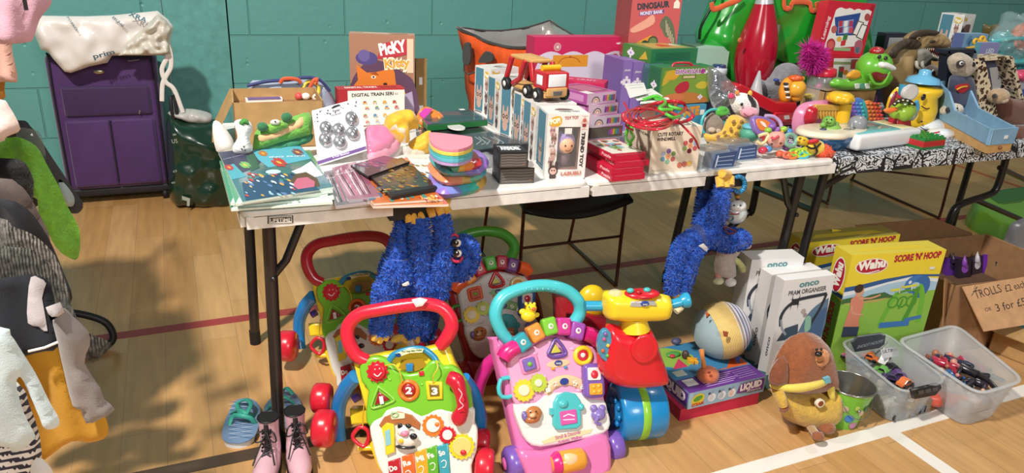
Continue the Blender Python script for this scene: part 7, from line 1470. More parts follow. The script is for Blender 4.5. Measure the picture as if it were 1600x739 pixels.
    for a,b in ((928,604),(936,603),(929,612),(937,611)): x.el(a,b,3,3,.003,.038,G('f4b84a'),n=8,k=6)
    x = t.p('door',C['ld']); x.sl([(866,630),(872,618),(886,612),(900,615),(908,626),(909,664),(902,670),(870,672),(865,664)],.010,.024,g('door'),ch=.004,sm=0); x.rb(889,652,13,11,.022,.027,g('door2'),r=.2,ch=.002); x.el(880,631,8,7,.5,.024,g('door')); x.el(908,636,5,6,.8,.022,g('door')); x.sl([(860,638),(866,638),(866,648),(860,648)],.012,.024,g('door'))
    x.st([(880,651),(888,647),(898,650)],2,P_('f0dcec'),z=.027); x.st([(880,656),(898,655)],1.6,P_('f0dcec'),z=.027)
    x = t.p('puppy','brown puppy face'); x.rb(834,650,19,16,.010,.013,wht,r=.4); x.el(834,646,13,12,.6,.018,G('c07a44')); x.el(832,655,12,7,.6,.02,G('b86f3c')); x.el(832,649,5,4,.7,.036,G('e0b890')); x.el(820,650,5,8,.6,.02,G('7a6aa8')); x.el(829,644,1.4,1.6,.8,.038,P_('2b201c'),n=8,k=6); x.el(838,643,1.4,1.6,.8,.038,P_('2b201c'),n=8,k=6)
    x = t.p('elephant','purple elephant'); x.el(935,648,11,10,.6,.018,G('8a78c0')); x.el(928,638,5.5,6,.6,.02,G('8a78c0')); x.el(941,638,5.5,6,.6,.02,G('8a78c0')); x.tb([(934,652,.03),(931,660,.028),(938,663,.024)],3,G('8a78c0'),3)
    x = t.p('signature','gold and pink printed lettering'); x.sl([(846,690),(862,682),(900,674),(926,670),(922,677),(880,687),(850,694)],.012,.0135,G('e0d9a8')); x.tx('Stroll & Discover',(868,687),(908,677),6,P_('c8609a'),z=.014); x.tx('Activity Walker',(872,693),(910,684),4.5,P_('c8609a'),z=.014)
    x = t.p('roller',C['lro']); q = x.P3((888,720,.03)); w_ = 28/fr.s; rr_ = 17/fr.s; x.lathe([(0,-w_),(rr_*.7,-w_),(rr_,-w_*.75),(rr_*1.02,0),(rr_,w_*.75),(rr_*.7,w_),(0,w_)],g('roller'),q,'x',22); x.lathe([(rr_*.72,-w_*1.02),(rr_*1.03,-w_*.74),(rr_*1.05,-w_*.6),(rr_*1.03,-w_*.55)],g('end'),q,'x',22)
    x.pf([(880,712),(890,708),(902,712),(900,722),(888,726)],.003,G('f0d0a0'),z=.03+rr_,edge=.004,step=.008); x.sl([(884,734),(896,732),(896,737),(886,738)],.02,.045,G('3a6ac0'),ch=.003)
    # handle
    H = [(796,534,-.01),(782,516,-.004),(774,490,.004),(785,465,.010),(815,451,.014),(845,446,.016),(870,449,.016),(890,457,.013),(904,472,.01),(906,488,.006),(896,506,-.004),(890,514,-.01)]
    x = t.p('handle',C['lh']); x.tb(H,[9.5,10,10.5,10.5,10,10,10.5,10.5,10.5,10.5,11,11],g('handle'),5,14)
    for k in range(7): x.tb([(822+8.5*k,444,.028),(823+8.5*k,453,.032)],.9,g('handle'))
    x = t.p('chick','yellow chick figure'); x.el(826,493,12,10,.7,.025,yel); x.el(830,482,8.5,8,.8,.03,yel); x.el(834,483,3.4,3,.9,.045,G('e0602c')); x.el(817,487,6,5,.6,.024,yel); x.el(838,492,5,4,.6,.026,yel); [x.el(a,475,2.4,3,.8,.03,yel) for a in (822,829,835)]; x.el(827,480,1.2,1.4,.8,.047,P_('2a201c'),n=8,k=6)
    x = t.p('side_loop',C['lsl']); x.tb([(783,592,.0),(800,590,.0),(803,600,.0),(802,618,.0),(784,620,.0),(779,606,.0),(783,592,.0)],3.6,g('handle'),2,8)
    x = t.p('leg',C['ll']); x.tb([(782,556,-.05),(765,568,-.09),(752,590,-.12),(745,618,-.15),(742,634,-.16)],[11,12,11,10,10],g('leg'),5,14)
    x = t.p('leg',C['ll']); x.tb([(936,560,-.06),(944,590,-.1),(950,625,-.14),(950,650,-.16)],[8,10,10,9],g('leg'),5,12)
    wheel(t,803,722,26,.05,-.035,g('wheel'),g('hub')); wheel(t,958,697,26,.045,-.04,g('wheel'),g('hub')); wheel(t,745,650,20,.045,-.17,g('wheel')); wheel(t,952,664,19,.04,-.17,g('wheel'))
    return t.done()
CD = dict(frame='e07ab4',lf='bright pink moulded frame',panel='eaa4c8',lp='pale pink upper panel',white='efe9e4',lw='white lower panel',end='d8247c',le='magenta rounded end',keys=['2f9fae','e8923c','7cc43c','c8348c','9a4aa8'],tri='6a4a9c',tri2='7a5ab0',lt='purple triangle button',sq='e28ab8',sq2='7a62b0',ls='pink square button',ring='f0cf2c',ring2='c8283c',lr='yellow ring button',band='f0c49a',phone='7a5ab0',lph='purple toy telephone',door='4fc0c4',door2='d85aa8',ld='turquoise door',roller='f0a83c',lro='orange roller',handle='4cc4cc',lh='turquoise arched handle',lsl='turquoise side loop',leg='d82c8c',ll='magenta curved leg',wheel='7a5ab4',hub='d868b0')
walker_two('pink baby walker with turquoise arched handle in the middle of the front row',MPF((.755,-.27,.0),-4,28),CD)
CC = dict(frame='9c1a26',lf='dark red frame',panel='c9c6c4',lp='grey-white upper panel',white='d6d2cc',lw='pale lower panel',end='e8602a',le='orange rounded end',keys=['e8922c','b8283c','4fa83c','a82a3c','6a3a7c'],tri='c81c2c',tri2='a81a28',lt='red triangle button',sq='e0602a',sq2='c04a28',ls='orange square button',ring='e0cf9a',ring2='d88a2c',lr='orange ring button',band='8ab87a',phone='2a5aa0',lph='blue toy telephone',door='2a9aa0',door2='b87a4a',ld='teal door',roller='e8a03c',lro='orange roller',handle='3f8f2c',lh='green arched handle',lsl='blue side loop',leg='8a1622',ll='dark red curved leg',wheel='b01c2c',hub='e0b02c')
walker_two('back baby walker with green arched handle behind the blue plush head',MPF((.80,.22,.0),-4,24,lambda x,y: (774.8+.80*(x-868.8)+.03*(y-543),436.5+.79*(y-543)-.05*(x-868.8)),.8),CC)
# ---------------------------------------------------------------- ride on scooter
f = MPF((1.0,-.19,.0),-14,6)
t = TY('ride_on_scooter','red and yellow toddler ride-on scooter with big blue front wheel','scooter',f)
x = t.p('fairing','glossy red front body'); rr2 = G('d81c2c')
O = [(949,503),(975,509),(1005,510),(1016,508),(1028,530),(1038,560),(1047,586),(1044,600),(1010,606),(975,606),(948,598),(930,576),(930,545),(938,520)]
x.puff(cr(x.o([(990+(a-990)*.93,552+(b-552)*.94) for a,b in O],.06),3,True),.045,rr2,edge=.04,step=.01,z=.06,back=1.0); x.dk(1008,546,21,.104,.112,rr2,ch=.004,ry=22); x.el(1008,546,17,18,.004,.110,rr2,n=22)
x = t.p('side_window','blue side window with coloured bubbles'); x.sl([(936,528),(944,516),(955,520),(956,545),(952,566),(940,560),(934,546)],.080,.096,mat('4a8fb0',.15,0,'gloss'),ch=.003,sm=2)
for a,b,c in ((944,530,'d0508c'),(950,540,'e8c23c'),(942,548,'e0602c'),(949,556,'5ab04a'),(946,522,'8a5ab0')): x.el(a,b,3,3,.8,.097,G(c),n=8,k=6)
x = t.p('steering_neck','yellow neck'); x.tb([(991,514,.06),(991,496,.06)],[23,17],yel,0,18)
x = t.p('handlebar','yellow handlebar block'); x.puff(cr(x.o([(941,464),(946,455),(972,454),(1020,458),(1045,462),(1049,472),(1047,486),(1038,497),(1000,500),(955,499),(942,490)],.06),2,True),.045,yel,edge=.03,step=.009,z=.06,back=1)
x = t.p('name_plate','silver name plate with blue badge'); x.sl([(987,472),(1024,471),(1026,478),(1010,477),(1000,480),(985,479)],.100,.107,mat('c9d4d8',.2,.5),ch=.001); x.dk(1008,475,6.5,.105,.110,G('1f4a9c'),ch=.001,ry=4); x.tx('toy',(1004,477),(1012,476.6),3,wht,z=.111)
x = t.p('control_panel','red oval button panel'); x.el(1003,459,28,7,.03,.075,rr2,n=22); x.el(985,454,6,4,.8,.085,G('49b3b5'),n=10,k=8); x.el(1011,453,6,4,.8,.085,G('49b3b5'),n=10,k=8); x.el(998,456,5,3,.8,.095,G('b8141f'),n=10,k=8)
x = t.p('clear_dome','clear dome'); x.el(961,460,12,8.5,.8,.07,glass('dfe6e6',.35)); x.el(960,464,6,3,.8,.07,G('5aa83c'))
gt = G('2a9fc8')
x = t.p('grip','blue ribbed handle grip'); x.tb([(946,478,.05),(914,478,.05)],[7.5,7.5],gt,0,14)
x = t.p('grip','blue ribbed handle grip'); x.tb([(1044,477,.05),(1066,471,.05)],[7,7.5],gt,0,14); x.tb([(1064,472,.05),(1072,469,.05),(1076,468,.05)],[9,12,11],gt,0,18)
x = t.p('seat_back','round yellow seat back'); x.el(924,474,24,29,.03,-.18,G('e8c41f'),n=24); x = t.p('seat','red rear seat'); x.el(905,498,20,20,.05,-.2,G('9c1424'),n=22); x.sl([(886,490),(950,500),(952,600),(892,600)],-.32,-.12,G('9c1424'),ch=.02)
x = t.p('rear_wheel','blue rear wheel'); q = x.P3((925,628,-.22)); x.lathe([(0,-.04),(.06,-.04),(.07,-.03),(.07,.03),(.06,.04),(0,.04)],G('1a78b8'),q,'x',24)
x = t.p('front_wheel','large blue wheel with lime stripe'); R_ = 45/f.s; wb_ = G('1a86c4'); c = f.at(998,645,.02)
x.T = Matrix.Translation((c.x,R_,.0)) @ Matrix.Rotation(RD(3),4,'Y')
wl = .07; x.lathe([(0,-wl),(R_*.25,-wl-.004),(R_*.3,-wl),(R_*.55,-wl+.010),(R_*.62,-wl+.004),(R_*.75,-wl+.002),(R_*.92,-wl),(R_,-wl+.010),(R_,-.012)],wb_,(0,0,0),'x',36); x.lathe([(R_,.012),(R_,wl-.01),(R_*.92,wl),(0,wl)],wb_,(0,0,0),'x',36); x.lathe([(R_,-.012),(R_+.0015,-.011),(R_+.0015,.011),(R_,.012)],G('8ac83c'),(0,0,0),'x',36)
for k in range(8): a = k*pi/4; x.ell((-wl+.002,R_*.42*cos(a),R_*.42*sin(a)),(.006,.010,.010),wb_,10,8)
x.T = Matrix()
t.done()
# ================================================================ plush toys hanging from the table
bl1,bl2,bl3 = mat('1d52b8',.85,0,'plush'),mat('2c6cd4',.8),mat('1747a8',.8)
yf = mat('e6b23c',.75,0,'plush')
def fluffy(x,n,L=.016,s=1,cols=None,w=.0012): x.hair(None,n,L,w,s,mats=cols or [bl1,bl2,bl3],droop=.5)
f = PF(Yp(655,420,.035),0,0)
t = TY('plush_monster','shaggy royal blue long-limbed plush hanging by yellow paws from the left hinge','soft toy',f,base=(f.o.x,.04,.35))
x = t.p('body')
for pts,r in (([(634,338,-.02),(629,366,-.01),(622,396,0),(618,425,0)],[12,14,15,18]),([(655,340,.02),(656,375,.03),(660,410,.02),(664,430,.01)],[13,15,16,18]),([(688,332,.02),(692,372,.04),(690,420,.045),(684,462,.03)],[12,14,15,15]),
               ([(622,400,0),(620,425,.0),(630,440,0)],[20,26,22]),([(664,408,.0),(668,436,.01),(664,458,.0)],[22,29,24]),([(616,430,0),(604,455,.0),(598,490,-.01),(594,520,-.01)],[18,19,17,15]),
               ([(650,455,-.01),(642,490,-.03),(640,522,-.035)],[17,17,15]),([(672,455,-.02),(668,495,-.03),(664,528,-.04)],[16,15,12]),([(620,432,0),(640,436,.0),(664,436,0)],[18,15,18]),([(684,438,.03),(700,425,.02),(716,410,.01)],[13,14,18])): x.tb(pts,r,bl1,4,14)
x.el(722,404,25,34,.8,.01,bl1,rot=-8,n=20,k=14); fluffy(x,15000,.0115,2,w=.0016)
x = t.p('paw','yellow plush paw')
for a,b,c,d in ((636,334,640,347),(645,332,648,350),(655,330,660,346)): x.tb([(a,b-8,.0),(a,b,.02),(c,d,.03)],[6,6,6],yf,3,10)
x = t.p('paw','yellow plush paw')
for a,b,c,d in ((672,326,676,338),(684,322,690,335),(694,320,702,332),(696,322,699,312)): x.tb([(a,b-4,.01),(a,b,.03),(c,d,.045)],[6,6.5,6],yf,3,10)
x = t.p('paw','yellow plush hand')
for a,b in ((584,531),(592,535),(601,531)): x.tb([(594,518,0),(a+2,b-6,0),(a,b,.0)],[8,6,5],yf,3,10)
x = t.p('paw','yellow plush hand')
for a,b in ((618,534),(634,536),(652,534)): x.tb([(640,522,-.03),(a,b-4,-.025),(a-3,b+1,-.02)],[7,6,5],yf,3,10)
for (a,b) in ((712,380),(713,396)): x = t.p('eye','round white-ringed eye'); x.el(a,b,8,7.5,.6,.062,G('1c1820')); x.el(a+3.5,b,5,5.5,.6,.068,G('efeae4')); x.el(a+1.5,b,3.4,3.8,.6,.077,G('15120f'),n=12,k=8); x.el(a+1,b-1.5,1.1,1.1,.6,.084,G('f4f2ee'),n=8,k=6)
x = t.p('lips','pink stitched lips'); x.tb([(704,402,.06),(710,408,.066),(718,408,.066),(722,402,.06)],2.4,mat('c0284c',.6),4); x = t.p('lips','pink stitched lips'); x.tb([(704,370,.055),(710,366,.06),(716,370,.06)],2,mat('c0284c',.6),3)
x = t.p('care_label','white care label'); x.pf([(628,444),(638,439),(640,444),(631,450)],.002,P_('e8e8e6'),sm=0,z=.06,edge=.004,step=.006); t.done()
f = PF(Yp(1110,370,.0),0,0)
t = TY('plush_monster','shaggy blue plush hanging by one yellow foot from the right hinge','soft toy',f,base=(f.o.x,.02,.35))
x = t.p('body')
for pts,r in (([(1130,292,.02),(1124,318,.02),(1117,345,.01),(1110,368,0)],[12,14,15,18]),([(1106,280,-.05),(1101,320,-.05),(1098,352,-.03)],[11,13,15]),([(1092,370,0),(1110,366,0),(1126,370,0)],[20,22,16]),
               ([(1086,372,.01),(1068,386,.02),(1058,412,.02),(1052,440,.02),(1051,458,.02)],[15,15,13,12,10]),([(1092,382,.03),(1080,402,.035),(1074,428,.035),(1066,456,.03)],[14,13,12,10]),([(1120,372,.0),(1138,378,.0),(1150,376,0)],[16,17,14])): x.tb(pts,r,bl1,4,14)
x.el(1146,374,22,14,.8,0,bl1,n=18); fluffy(x,9500,.010,5,w=.0016)
x = t.p('paw','yellow plush foot')
for a,b,c,d in ((1124,276,1126,292),(1133,274,1134,293),(1141,276,1141,290),(1138,272,1128,271)): x.tb([(a,b,.02),(c,d,.035)],[6.5,6.5],yf,0,10)
x = t.p('paw','yellow plush hand'); x.tb([(1054,458,.02),(1062,464,.03),(1066,468,.03)],[7,6,5],yf,3,10); x.tb([(1066,472,.03),(1062,480,.03),(1056,487,.035)],[6,7,5],mat('e8d8a8',.75,0,'plush'),3,10)
x = t.p('hair_bow','dark stitched bow and pink lips'); x.tb([(1130,352,.04),(1140,357,.05),(1150,362,.05),(1138,365,.05),(1130,352,.04)],1.6,mat('4a1c3a',.5),3)
x = t.p('care_label','white care label'); x.pf([(1091,384),(1099,380),(1107,388),(1104,394),(1097,388)],.002,P_('e8e8e6'),sm=0,z=.06,edge=.004,step=.006); t.done()
pg = pl('b7a8a0'); f = PF(Yp(1138,400,.05),0,0)
t = TY('soft_toy','pale grey plush mouse in striped socks hanging behind the right blue plush','soft toy',f,base=(f.o.x,.05,.25))
x = t.p('body'); x.pf([(1120,378),(1152,378),(1152,394),(1146,402),(1147,428),(1134,434),(1118,428),(1116,410),(1120,396)],.03,pg,edge=.03,step=.008)
x = t.p('ear','pinkish ear'); x.pf([(1152,380),(1162,374),(1172,378),(1172,386),(1162,390),(1152,388)],.012,pl('c9a8a0'),edge=.012,step=.006); x = t.p('arm','pale yellow-green arm'); x.tb([(1146,404,0),(1156,412,.01),(1162,422,.01)],[5,5,6],pl('c9cc8a'),3,10)
x = t.p('foot','foot in a striped sock'); x.tb([(1122,428,0),(1122,434,.005)],6,pl('c98a80')); x.el(1122,439,7.5,5,.8,.01,pl('c9c8a0'))
x = t.p('foot','foot in a striped sock'); x.tb([(1139,428,0),(1140,436,.005)],5.5,pl('e0dcd8')); x.tor(1140,433,5,1,.008,P_('b8383c'),ry=1.5); x.el(1141,441,8,6,.8,.01,pl('e0dcd4')); x.tb([(1134,446,.01),(1142,447,.015),(1149,444,.01)],1,P_('b8383c'),3); t.done()
t = TY('hanging_rattle','white owl bell hanging from a blue beaded ring at the right hinge','rattle',PF(Yp(1150,320,.01),0,0),base=(Yp(1150,320,.01).x,.01,.5))
x = t.p('ring','blue beaded ring')
for k in range(15): a = RD(-110+k*17); x.el(1154+9.5*cos(a),288+12*sin(a),3.6,3.4,.9,.01,G('2a86b8' if k % 2 else '1f6c9c'),n=10,k=8)
x = t.p('tassel','brown and gold cord'); x.tb([(1144,296,0),(1150,302,0),(1153,312,0)],3,mat('5a3030',.7,0,'cloth'),3); x.el(1153,307,4,2.4,.8,.006,G('b8842c'))
x = t.p('bell_body','white and pale grey owl body'); x.el(1150,334,14.5,15,.8,0,G('c9d0d2'),n=20); x.el(1152,322,12,9,.8,.004,G('e4e4e2'),n=20); x.tb([(1140,331,.02),(1150,335,.026),(1163,329,.02)],1,P_('b03a44'),4)
for a in (1142,1157): x.tor(a,342,4,.9,.022,P_('6a7f88')); 
for a in (1147,1157): x.el(a,321,1.4,1.4,.8,.026,P_('3a3030'),n=8,k=6)
t.done()
# ================================================================ shoes
bp = mat('d3a9b4',.15,0,'gloss'); bks = mat('121114',.4)
def boot(label,top,mid,toe,grp='pink patent lace up boots by the table leg'):
    T_ = Zp(*top,.15); Mi = Zp(*mid,.075); To = Zp(*toe,.035)
    T = thing('ankle_boot',label,'boot',(T_.x,T_.y,0),grp)
    d = (To-T_); d.z = 0; d.normalize(); A = V((T_.x,T_.y,.15)); S = V((-d.y,d.x,0))
    path = cr([A,A+V((0,0,-.05)),A+V((0,0,-.095))+d*.005,V((T_.x,T_.y,.038))+d*.045,V((T_.x,T_.y,.034))+d*.095,V((T_.x,T_.y,.03))+d*.13],4)
    x = mb(); x.tube(path,[.026,.025,.028,.033,.030,.018],bp,18); x.build('upper',T,label='pale pink patent upper')
    x = mb(); q = [V((T_.x,T_.y,.0))+d*a+S*b for a,b in ((-.028,-.02),(-.03,.0),(-.028,.02),(.03,.030),(.09,.032),(.14,.018),(.148,0),(.14,-.018),(.09,-.032),(.03,-.030))]
    x.prism(cr([p.to_2d() for p in q],3,True),0,.022,bks,ch=.003); x.build('sole',T,label='chunky black sole')
    x = mb(); x.tube([A+V((0,0,.002)),A+V((0,0,-.004))],.0255,mat('0b0a0c',.8),18); x.tube([A+V((.027*cos(k*.524),.027*sin(k*.524),.001)) for k in range(12)],.0025,bks,6,closed=True); x.build('lining',T,label='black lining and rim')
    lp = lambda s_,k: A+V((0,0,-.02-.017*k))+d*(.026+.0065*k+(.012*(k-3) if k > 3 else 0))+S*(s_*(.012))
    x = mb()
    for k in range(6): x.tube([lp(-1,k),lp(1,k+.6)],.0026,bks,6); x.tube([lp(1,k),lp(-1,k+.6)],.0026,bks,6)
    for s_ in (-1,1): x.tube(cr([lp(0,.2),lp(s_*1.6,.1)+d*.01,lp(s_*2.2,1.3)+d*.012,lp(s_*.8,1.2)+d*.01,lp(0,.2)],4),.0022,bks,6); x.tube(cr([lp(0,.2),lp(s_*1.2,2)+d*.014,lp(s_*2.3,4)+d*.02],4),.0022,bks,6)
    x.build('laces',T,label='black laces')
    x = mb(); x.tube([A+V((0,0,-.005))+d*.024,A+V((0,0,-.06))+d*.029,A+V((0,0,-.10))+d*.052],.010,mat('2a2428',.7),8,flatk=.5); x.build('tongue',T,label='dark tongue')
boot('left pink patent ankle boot with black laces, in front of the table leg',(419,652),(415,700),(413,742)); boot('right pink patent ankle boot with black laces, closer to the baby walkers',(460,642),(462,690),(470,735))
sg = mat('3fa894',.5)
def sandal(label,px,straps,z=.02,white=None):
    f = flat(Zp(*px[0],z)); t = TY('sandal',label,'sandal',f,'turquoise sandals beside the table leg',base=(f.o.x,f.o.y,0))
    x = t.p('sole','patterned grey-blue sole'); x.prism(x.o(px,0,3),-z,0,P_('dfe3e4')); x.prism(inset(x.o(px,0,3),.004),-.001,.001,P_('6f88a8'))
    x0 = min(p[0] for p in px); x1 = max(p[0] for p in px); y0 = min(p[1] for p in px); y1 = max(p[1] for p in px)
    for k in range(9):
        a = y0+8+(y1-y0-14)*k/8; x.st([(x0+9,a),(x1-9,a-5)],.9,P_('c9d4e0'),z=.001); x.st([(x0+9,a-5),(x1-9,a)],.9,P_('3a5a8c'),z=.001)
    for s_ in straps: y = t.p('strap','turquoise strap'); y.tb(s_,3.6,sg,4,8,flatk=.5)
    return t.done()
sandal('turquoise strapped sandal lying alone left of the table leg',[(371,626),(388,624),(403,634),(403,657),(396,681),(376,691),(354,689),(349,678),(354,657),(362,640)],([(358,664,.0),(364,650,.02),(378,650,.03),(392,654,.02),(399,662,.0)],[(362,645,.0),(374,640,.028),(386,646,.03),(398,650,.0)],[(370,630,.004),(384,624,.03),(392,632,.035),(384,648,.03)],[(370,632,.004),(374,642,.025),(380,650,.03)]))
sandal('turquoise sandal mostly hidden behind the table leg and boots',[(424,624),(444,610),(462,618),(470,640),(464,660),(440,668),(420,660),(414,640)],([(430,632,.0),(444,620,.03),(460,630,.0)],[(440,612,.004),(448,606,.035),(458,616,.02)],[(418,640,0),(424,632,.02),(434,640,.01)]))
# ================================================================ boxes and toys on the floor, right of the scooter
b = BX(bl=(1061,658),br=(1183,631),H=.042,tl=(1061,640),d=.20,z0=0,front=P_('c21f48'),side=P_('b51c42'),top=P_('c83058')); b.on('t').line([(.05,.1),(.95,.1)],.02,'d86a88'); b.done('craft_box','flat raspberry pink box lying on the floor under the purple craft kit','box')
b = BX(P=Zp(1073.6,640,.043),ang=0,W=.295,H=.058,d=.26,front=P_('8fb0c8'),side=P_('7a9cba'),top=P_('5f2f86'))
b.ink([(0,.0),(.0,1),(.05,1),(.05,0)],'a3c0d4').dot((.12,.5),.42,'d9c22c',.34,rot=.3).dot((.12,.55),.3,'4f9a3c',.16,rot=.3).text('STEAM',(.05,.1),(.2,.14),.17,'c8402c',.06)
for k in range(3): b.dot((.30+.13*k,.42),.26,'dfe4ea').dot((.29+.13*k,.4),.16,['c9ccd4','b0b8c4','d8b8b0'][k],.2).dot((.26+.13*k,.7),.08,'3a3c5a').line([(.28+.13*k,.6),(.31+.13*k,.85)],.06,'8a9ab0')
b.text('LIQUID',(.66,.45),(.95,.5),.36,'f0eef2',.06).text('science',(.78,.2),(.95,.22),.12,'2a2c5a').ink([(.62,.3),(.66,.86),(.98,.92),(.98,.2)],'6a2f8a')
b.text('LIQUID',(.665,.42),(.955,.47),.38,'f4f0f4',.07).text('science',(.76,.24),(.95,.26),.14,'e0d8ec')
b.on('l').rect((.02,.05),(.98,.95),'7f9fbc').ink([(.3,.1),(.98,.1),(.98,.92),(.34,.92)],'5a2f86').text('LIQUID',(.42,.3),(.94,.3),.5,'ece8f0',.07)
b.on('t').ink([(0,.28),(1,.28),(1,1),(0,1)],'3f7fa8').ink([(.02,.95),(.3,.98),(.5,.7),(.3,.5),(.05,.6)],'8ab04a',2).ink([(.4,.3),(.7,.32),(.98,.6),(.98,.3)],'d8602c').rect((.06,.12),(.2,.26),'dcdad8').rect((.06,.34),(.2,.46),'c9d0c4').ink([(.1,.5),(.3,.5),(.3,.7)],'c03a5a')
for k in range(6): b.line([(.25,.05+.035*k),(.6+.05*(k % 3),.055+.035*k)],.012,'b89ad0')
for k in range(5): b.line([(.68,.07+.04*k),(.93,.08+.04*k)],.01,'a88ac4')
lq = b.done('science_kit_box','purple topped craft kit box reading Liquid under the round striped plush','box')
ZL = .043+.058
for lab,q,fn in (('small grey-violet toy rock on the craft kit box',(1056,538),lambda x: x.ell((0,0,.012),(.018,.014,.012),mat('4a4a6a',.5))),('green and red crumpled little packet on the craft kit box',(1052,556),lambda x: (x.ell((0,0,.006),(.026,.014,.007),mat('4f9a4a',.4)),x.ell((-.012,-.01,.008),(.01,.008,.005),mat('c0304a',.4)))),('small dark brown toy beside the round plush',(1070,560),lambda x: x.ell((0,0,.014),(.012,.012,.016),mat('4a3a34',.5))),('small yellow-orange toy star by the round plush',(1082,566),lambda x: x.prism(star(0,0,.020,.011,6),0,.014,G('e0a02c'),ch=.004))):
    small('loose_toy',lab,'toy',Zp(*q,ZL),fn)
# round plush
f = PF(V((Zp(1125,576,ZL).x,-.03,ZL)),0,0); c = f.at(1125,533); R_ = .094
t = TY('soft_ball','round plush ball, grey-blue, yellow corduroy and white striped, on the craft kit','soft toy',f)
cg1,cy1,cs1,cs2 = mat('94aab0',.85,0,'cloth'),mat('dcc07a',.85,0,'cloth'),mat('e2dfe0',.85,0,'cloth'),mat('7a7c9c',.85,0,'cloth')
x = t.p('ball'); ax = V((.95,.30,.2)).normalized(); up = V((0,1,0)); up = (up-ax*up.dot(ax)).normalized(); sd = ax.cross(up)
def sp(a,b): th = pi*b; ph = 2*pi*a; return V((c.x,R_*.98,0))+(ax*-cos(th)+(up*cos(ph)+sd*sin(ph))*sin(th))*R_
def sm_(a,b):
    k = -cos(pi*b)
    if k < -.42: return cg1
    if k < .28: return cy1
    return cs1 if int((k+1)*15) % 2 else cs2
x.grid(sp,48,60,cg1,mf=sm_)
for k in range(15): th = pi*(.37+.018*k); x.tube([V((c.x,R_*.98,0))+(ax*-cos(th)+(up*cos(p*pi/12)+sd*sin(p*pi/12))*sin(th))*(R_+.0005) for p in range(24)],.0011,mat('c9ab62',.85),4,closed=True)
x = t.p('tassel','orange knotted tassel with a fox face ball'); x.tb([(1096,546,.09),(1098,560,.10),(1100,574,.10)],[4,3,4],mat('d8863c',.7,0,'cloth'),4); x.el(1106,586,14,12,.9,.11,mat('c9683c',.75,0,'plush')); x.el(1104,594,8,5,.8,.118,mat('e0b08a',.8)); x.el(1108,582,2.4,1.6,.7,.14,P_('7a2c20'),n=8,k=6)
x = t.p('fabric_tag','folded white and blue tags'); x.pf([(1132,482),(1138,478),(1143,488),(1136,491)],.003,P_('dfe0e2'),sm=0,edge=.005,step=.006); x.pf([(1149,556),(1156,558),(1156,568),(1150,566)],.003,P_('3a62a8'),sm=0,z=.07,edge=.005,step=.006); x.sl([(1131,518),(1138,519),(1137,527),(1132,526)],.088,.093,P_('b0603c')); x.pf([(1102,486),(1110,492),(1104,498)],.003,P_('d0602c'),sm=0,z=.03,edge=.005,step=.006)
x = t.p('fuzzy_patch','turquoise textured disc'); x.el(1175,536,9,12,.5,-.01,mat('5aa8cc',.9,0,'plush')); x.hair(mat('5aa8cc',.9),300,.006,.001,3); t.done()
# boxes of pram organisers
GO = 'white pram organiser boxes'
wo = mat('e6e5e4',.45)
def pram(b,full=False,side=True):
    b.ink([(0,0),(1,0),(1,.14),(0,.14)],'4f7c84')
    g_ = lambda L_: [(u,1-(1-v)*.62) for u,v in L_]
    b.ink(g_([(.44,.1),(.52,.30),(.60,.46),(.74,.58),(.93,.66),(.98,.6),(.98,.0),(.44,0)]),'5f7c96',2).ink(g_([(.60,.1),(.64,.34),(.8,.5),(.98,.54),(.98,.1)]),'47648a',1).ink(g_([(.08,.12),(.2,.3),(.45,.34),(.5,.12)]),'3f5062',1)
    b.text('onco',(.31,.925),(.70,.935),.052,'5f9296',.04).text('PRAM ORGANISER',(.13,.862),(.87,.872),.040,'4a4c50',.02)
    b.line(g_([(.10,.34),(.07,.48),(.14,.60),(.28,.68),(.42,.71),(.90,.74)]),.030,'343a44',3).line(g_([(.90,.74),(.84,.55),(.70,.30)]),.026,'2b3038',2).rr(*g_([(.22,.63),(.37,.72)]),.2,'2a2e36').line(g_([(.08,.44),(.14,.30),(.24,.2)]),.02,'9aa2ac',2)
    b.dot(g_([(.50,.52)])[0],.024,'b8aaa4').dot(g_([(.55,.46)])[0],.02,'a89c98').ink(g_([(.58,.44),(.68,.42),(.72,.24),(.62,.20),(.58,.34)]),'8fc0a8',2)
    b.on('l').ink([(0,0),(1,0),(1,.16),(0,.12)],'4f7c84').ink([(0,.13),(1,.17),(1,.16),(0,.12)],'4f7c84')
    x = b.x; x.text('onco',b.c((.72,.30)),b.c((.72,.48)),.30*b.fw,P_('4a4c50'),.03); b.on('f'); return b
for tl,tr,y,d,lab,grp in (((1175,406),(1257,402.5),.005,.075,'rearmost white pram organiser box, left of the three',GO),((1206,429.5),(1284,420),-.062,.055,'middle white pram organiser box of the three',GO),((1226,438.5),(1305.6,429.5),-.13,.042,'front white pram organiser box with full stroller picture',GO)):
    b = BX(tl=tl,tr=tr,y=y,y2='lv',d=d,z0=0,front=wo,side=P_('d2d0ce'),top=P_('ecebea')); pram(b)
    if 'rearmost' in lab: b.on('l').dot((.5,.06),.03,'c9d8da').on('f').ring((.12,.1),.035,.01,'d9e2e2')
    b.done('pram_organiser_box',lab,'box',grp)
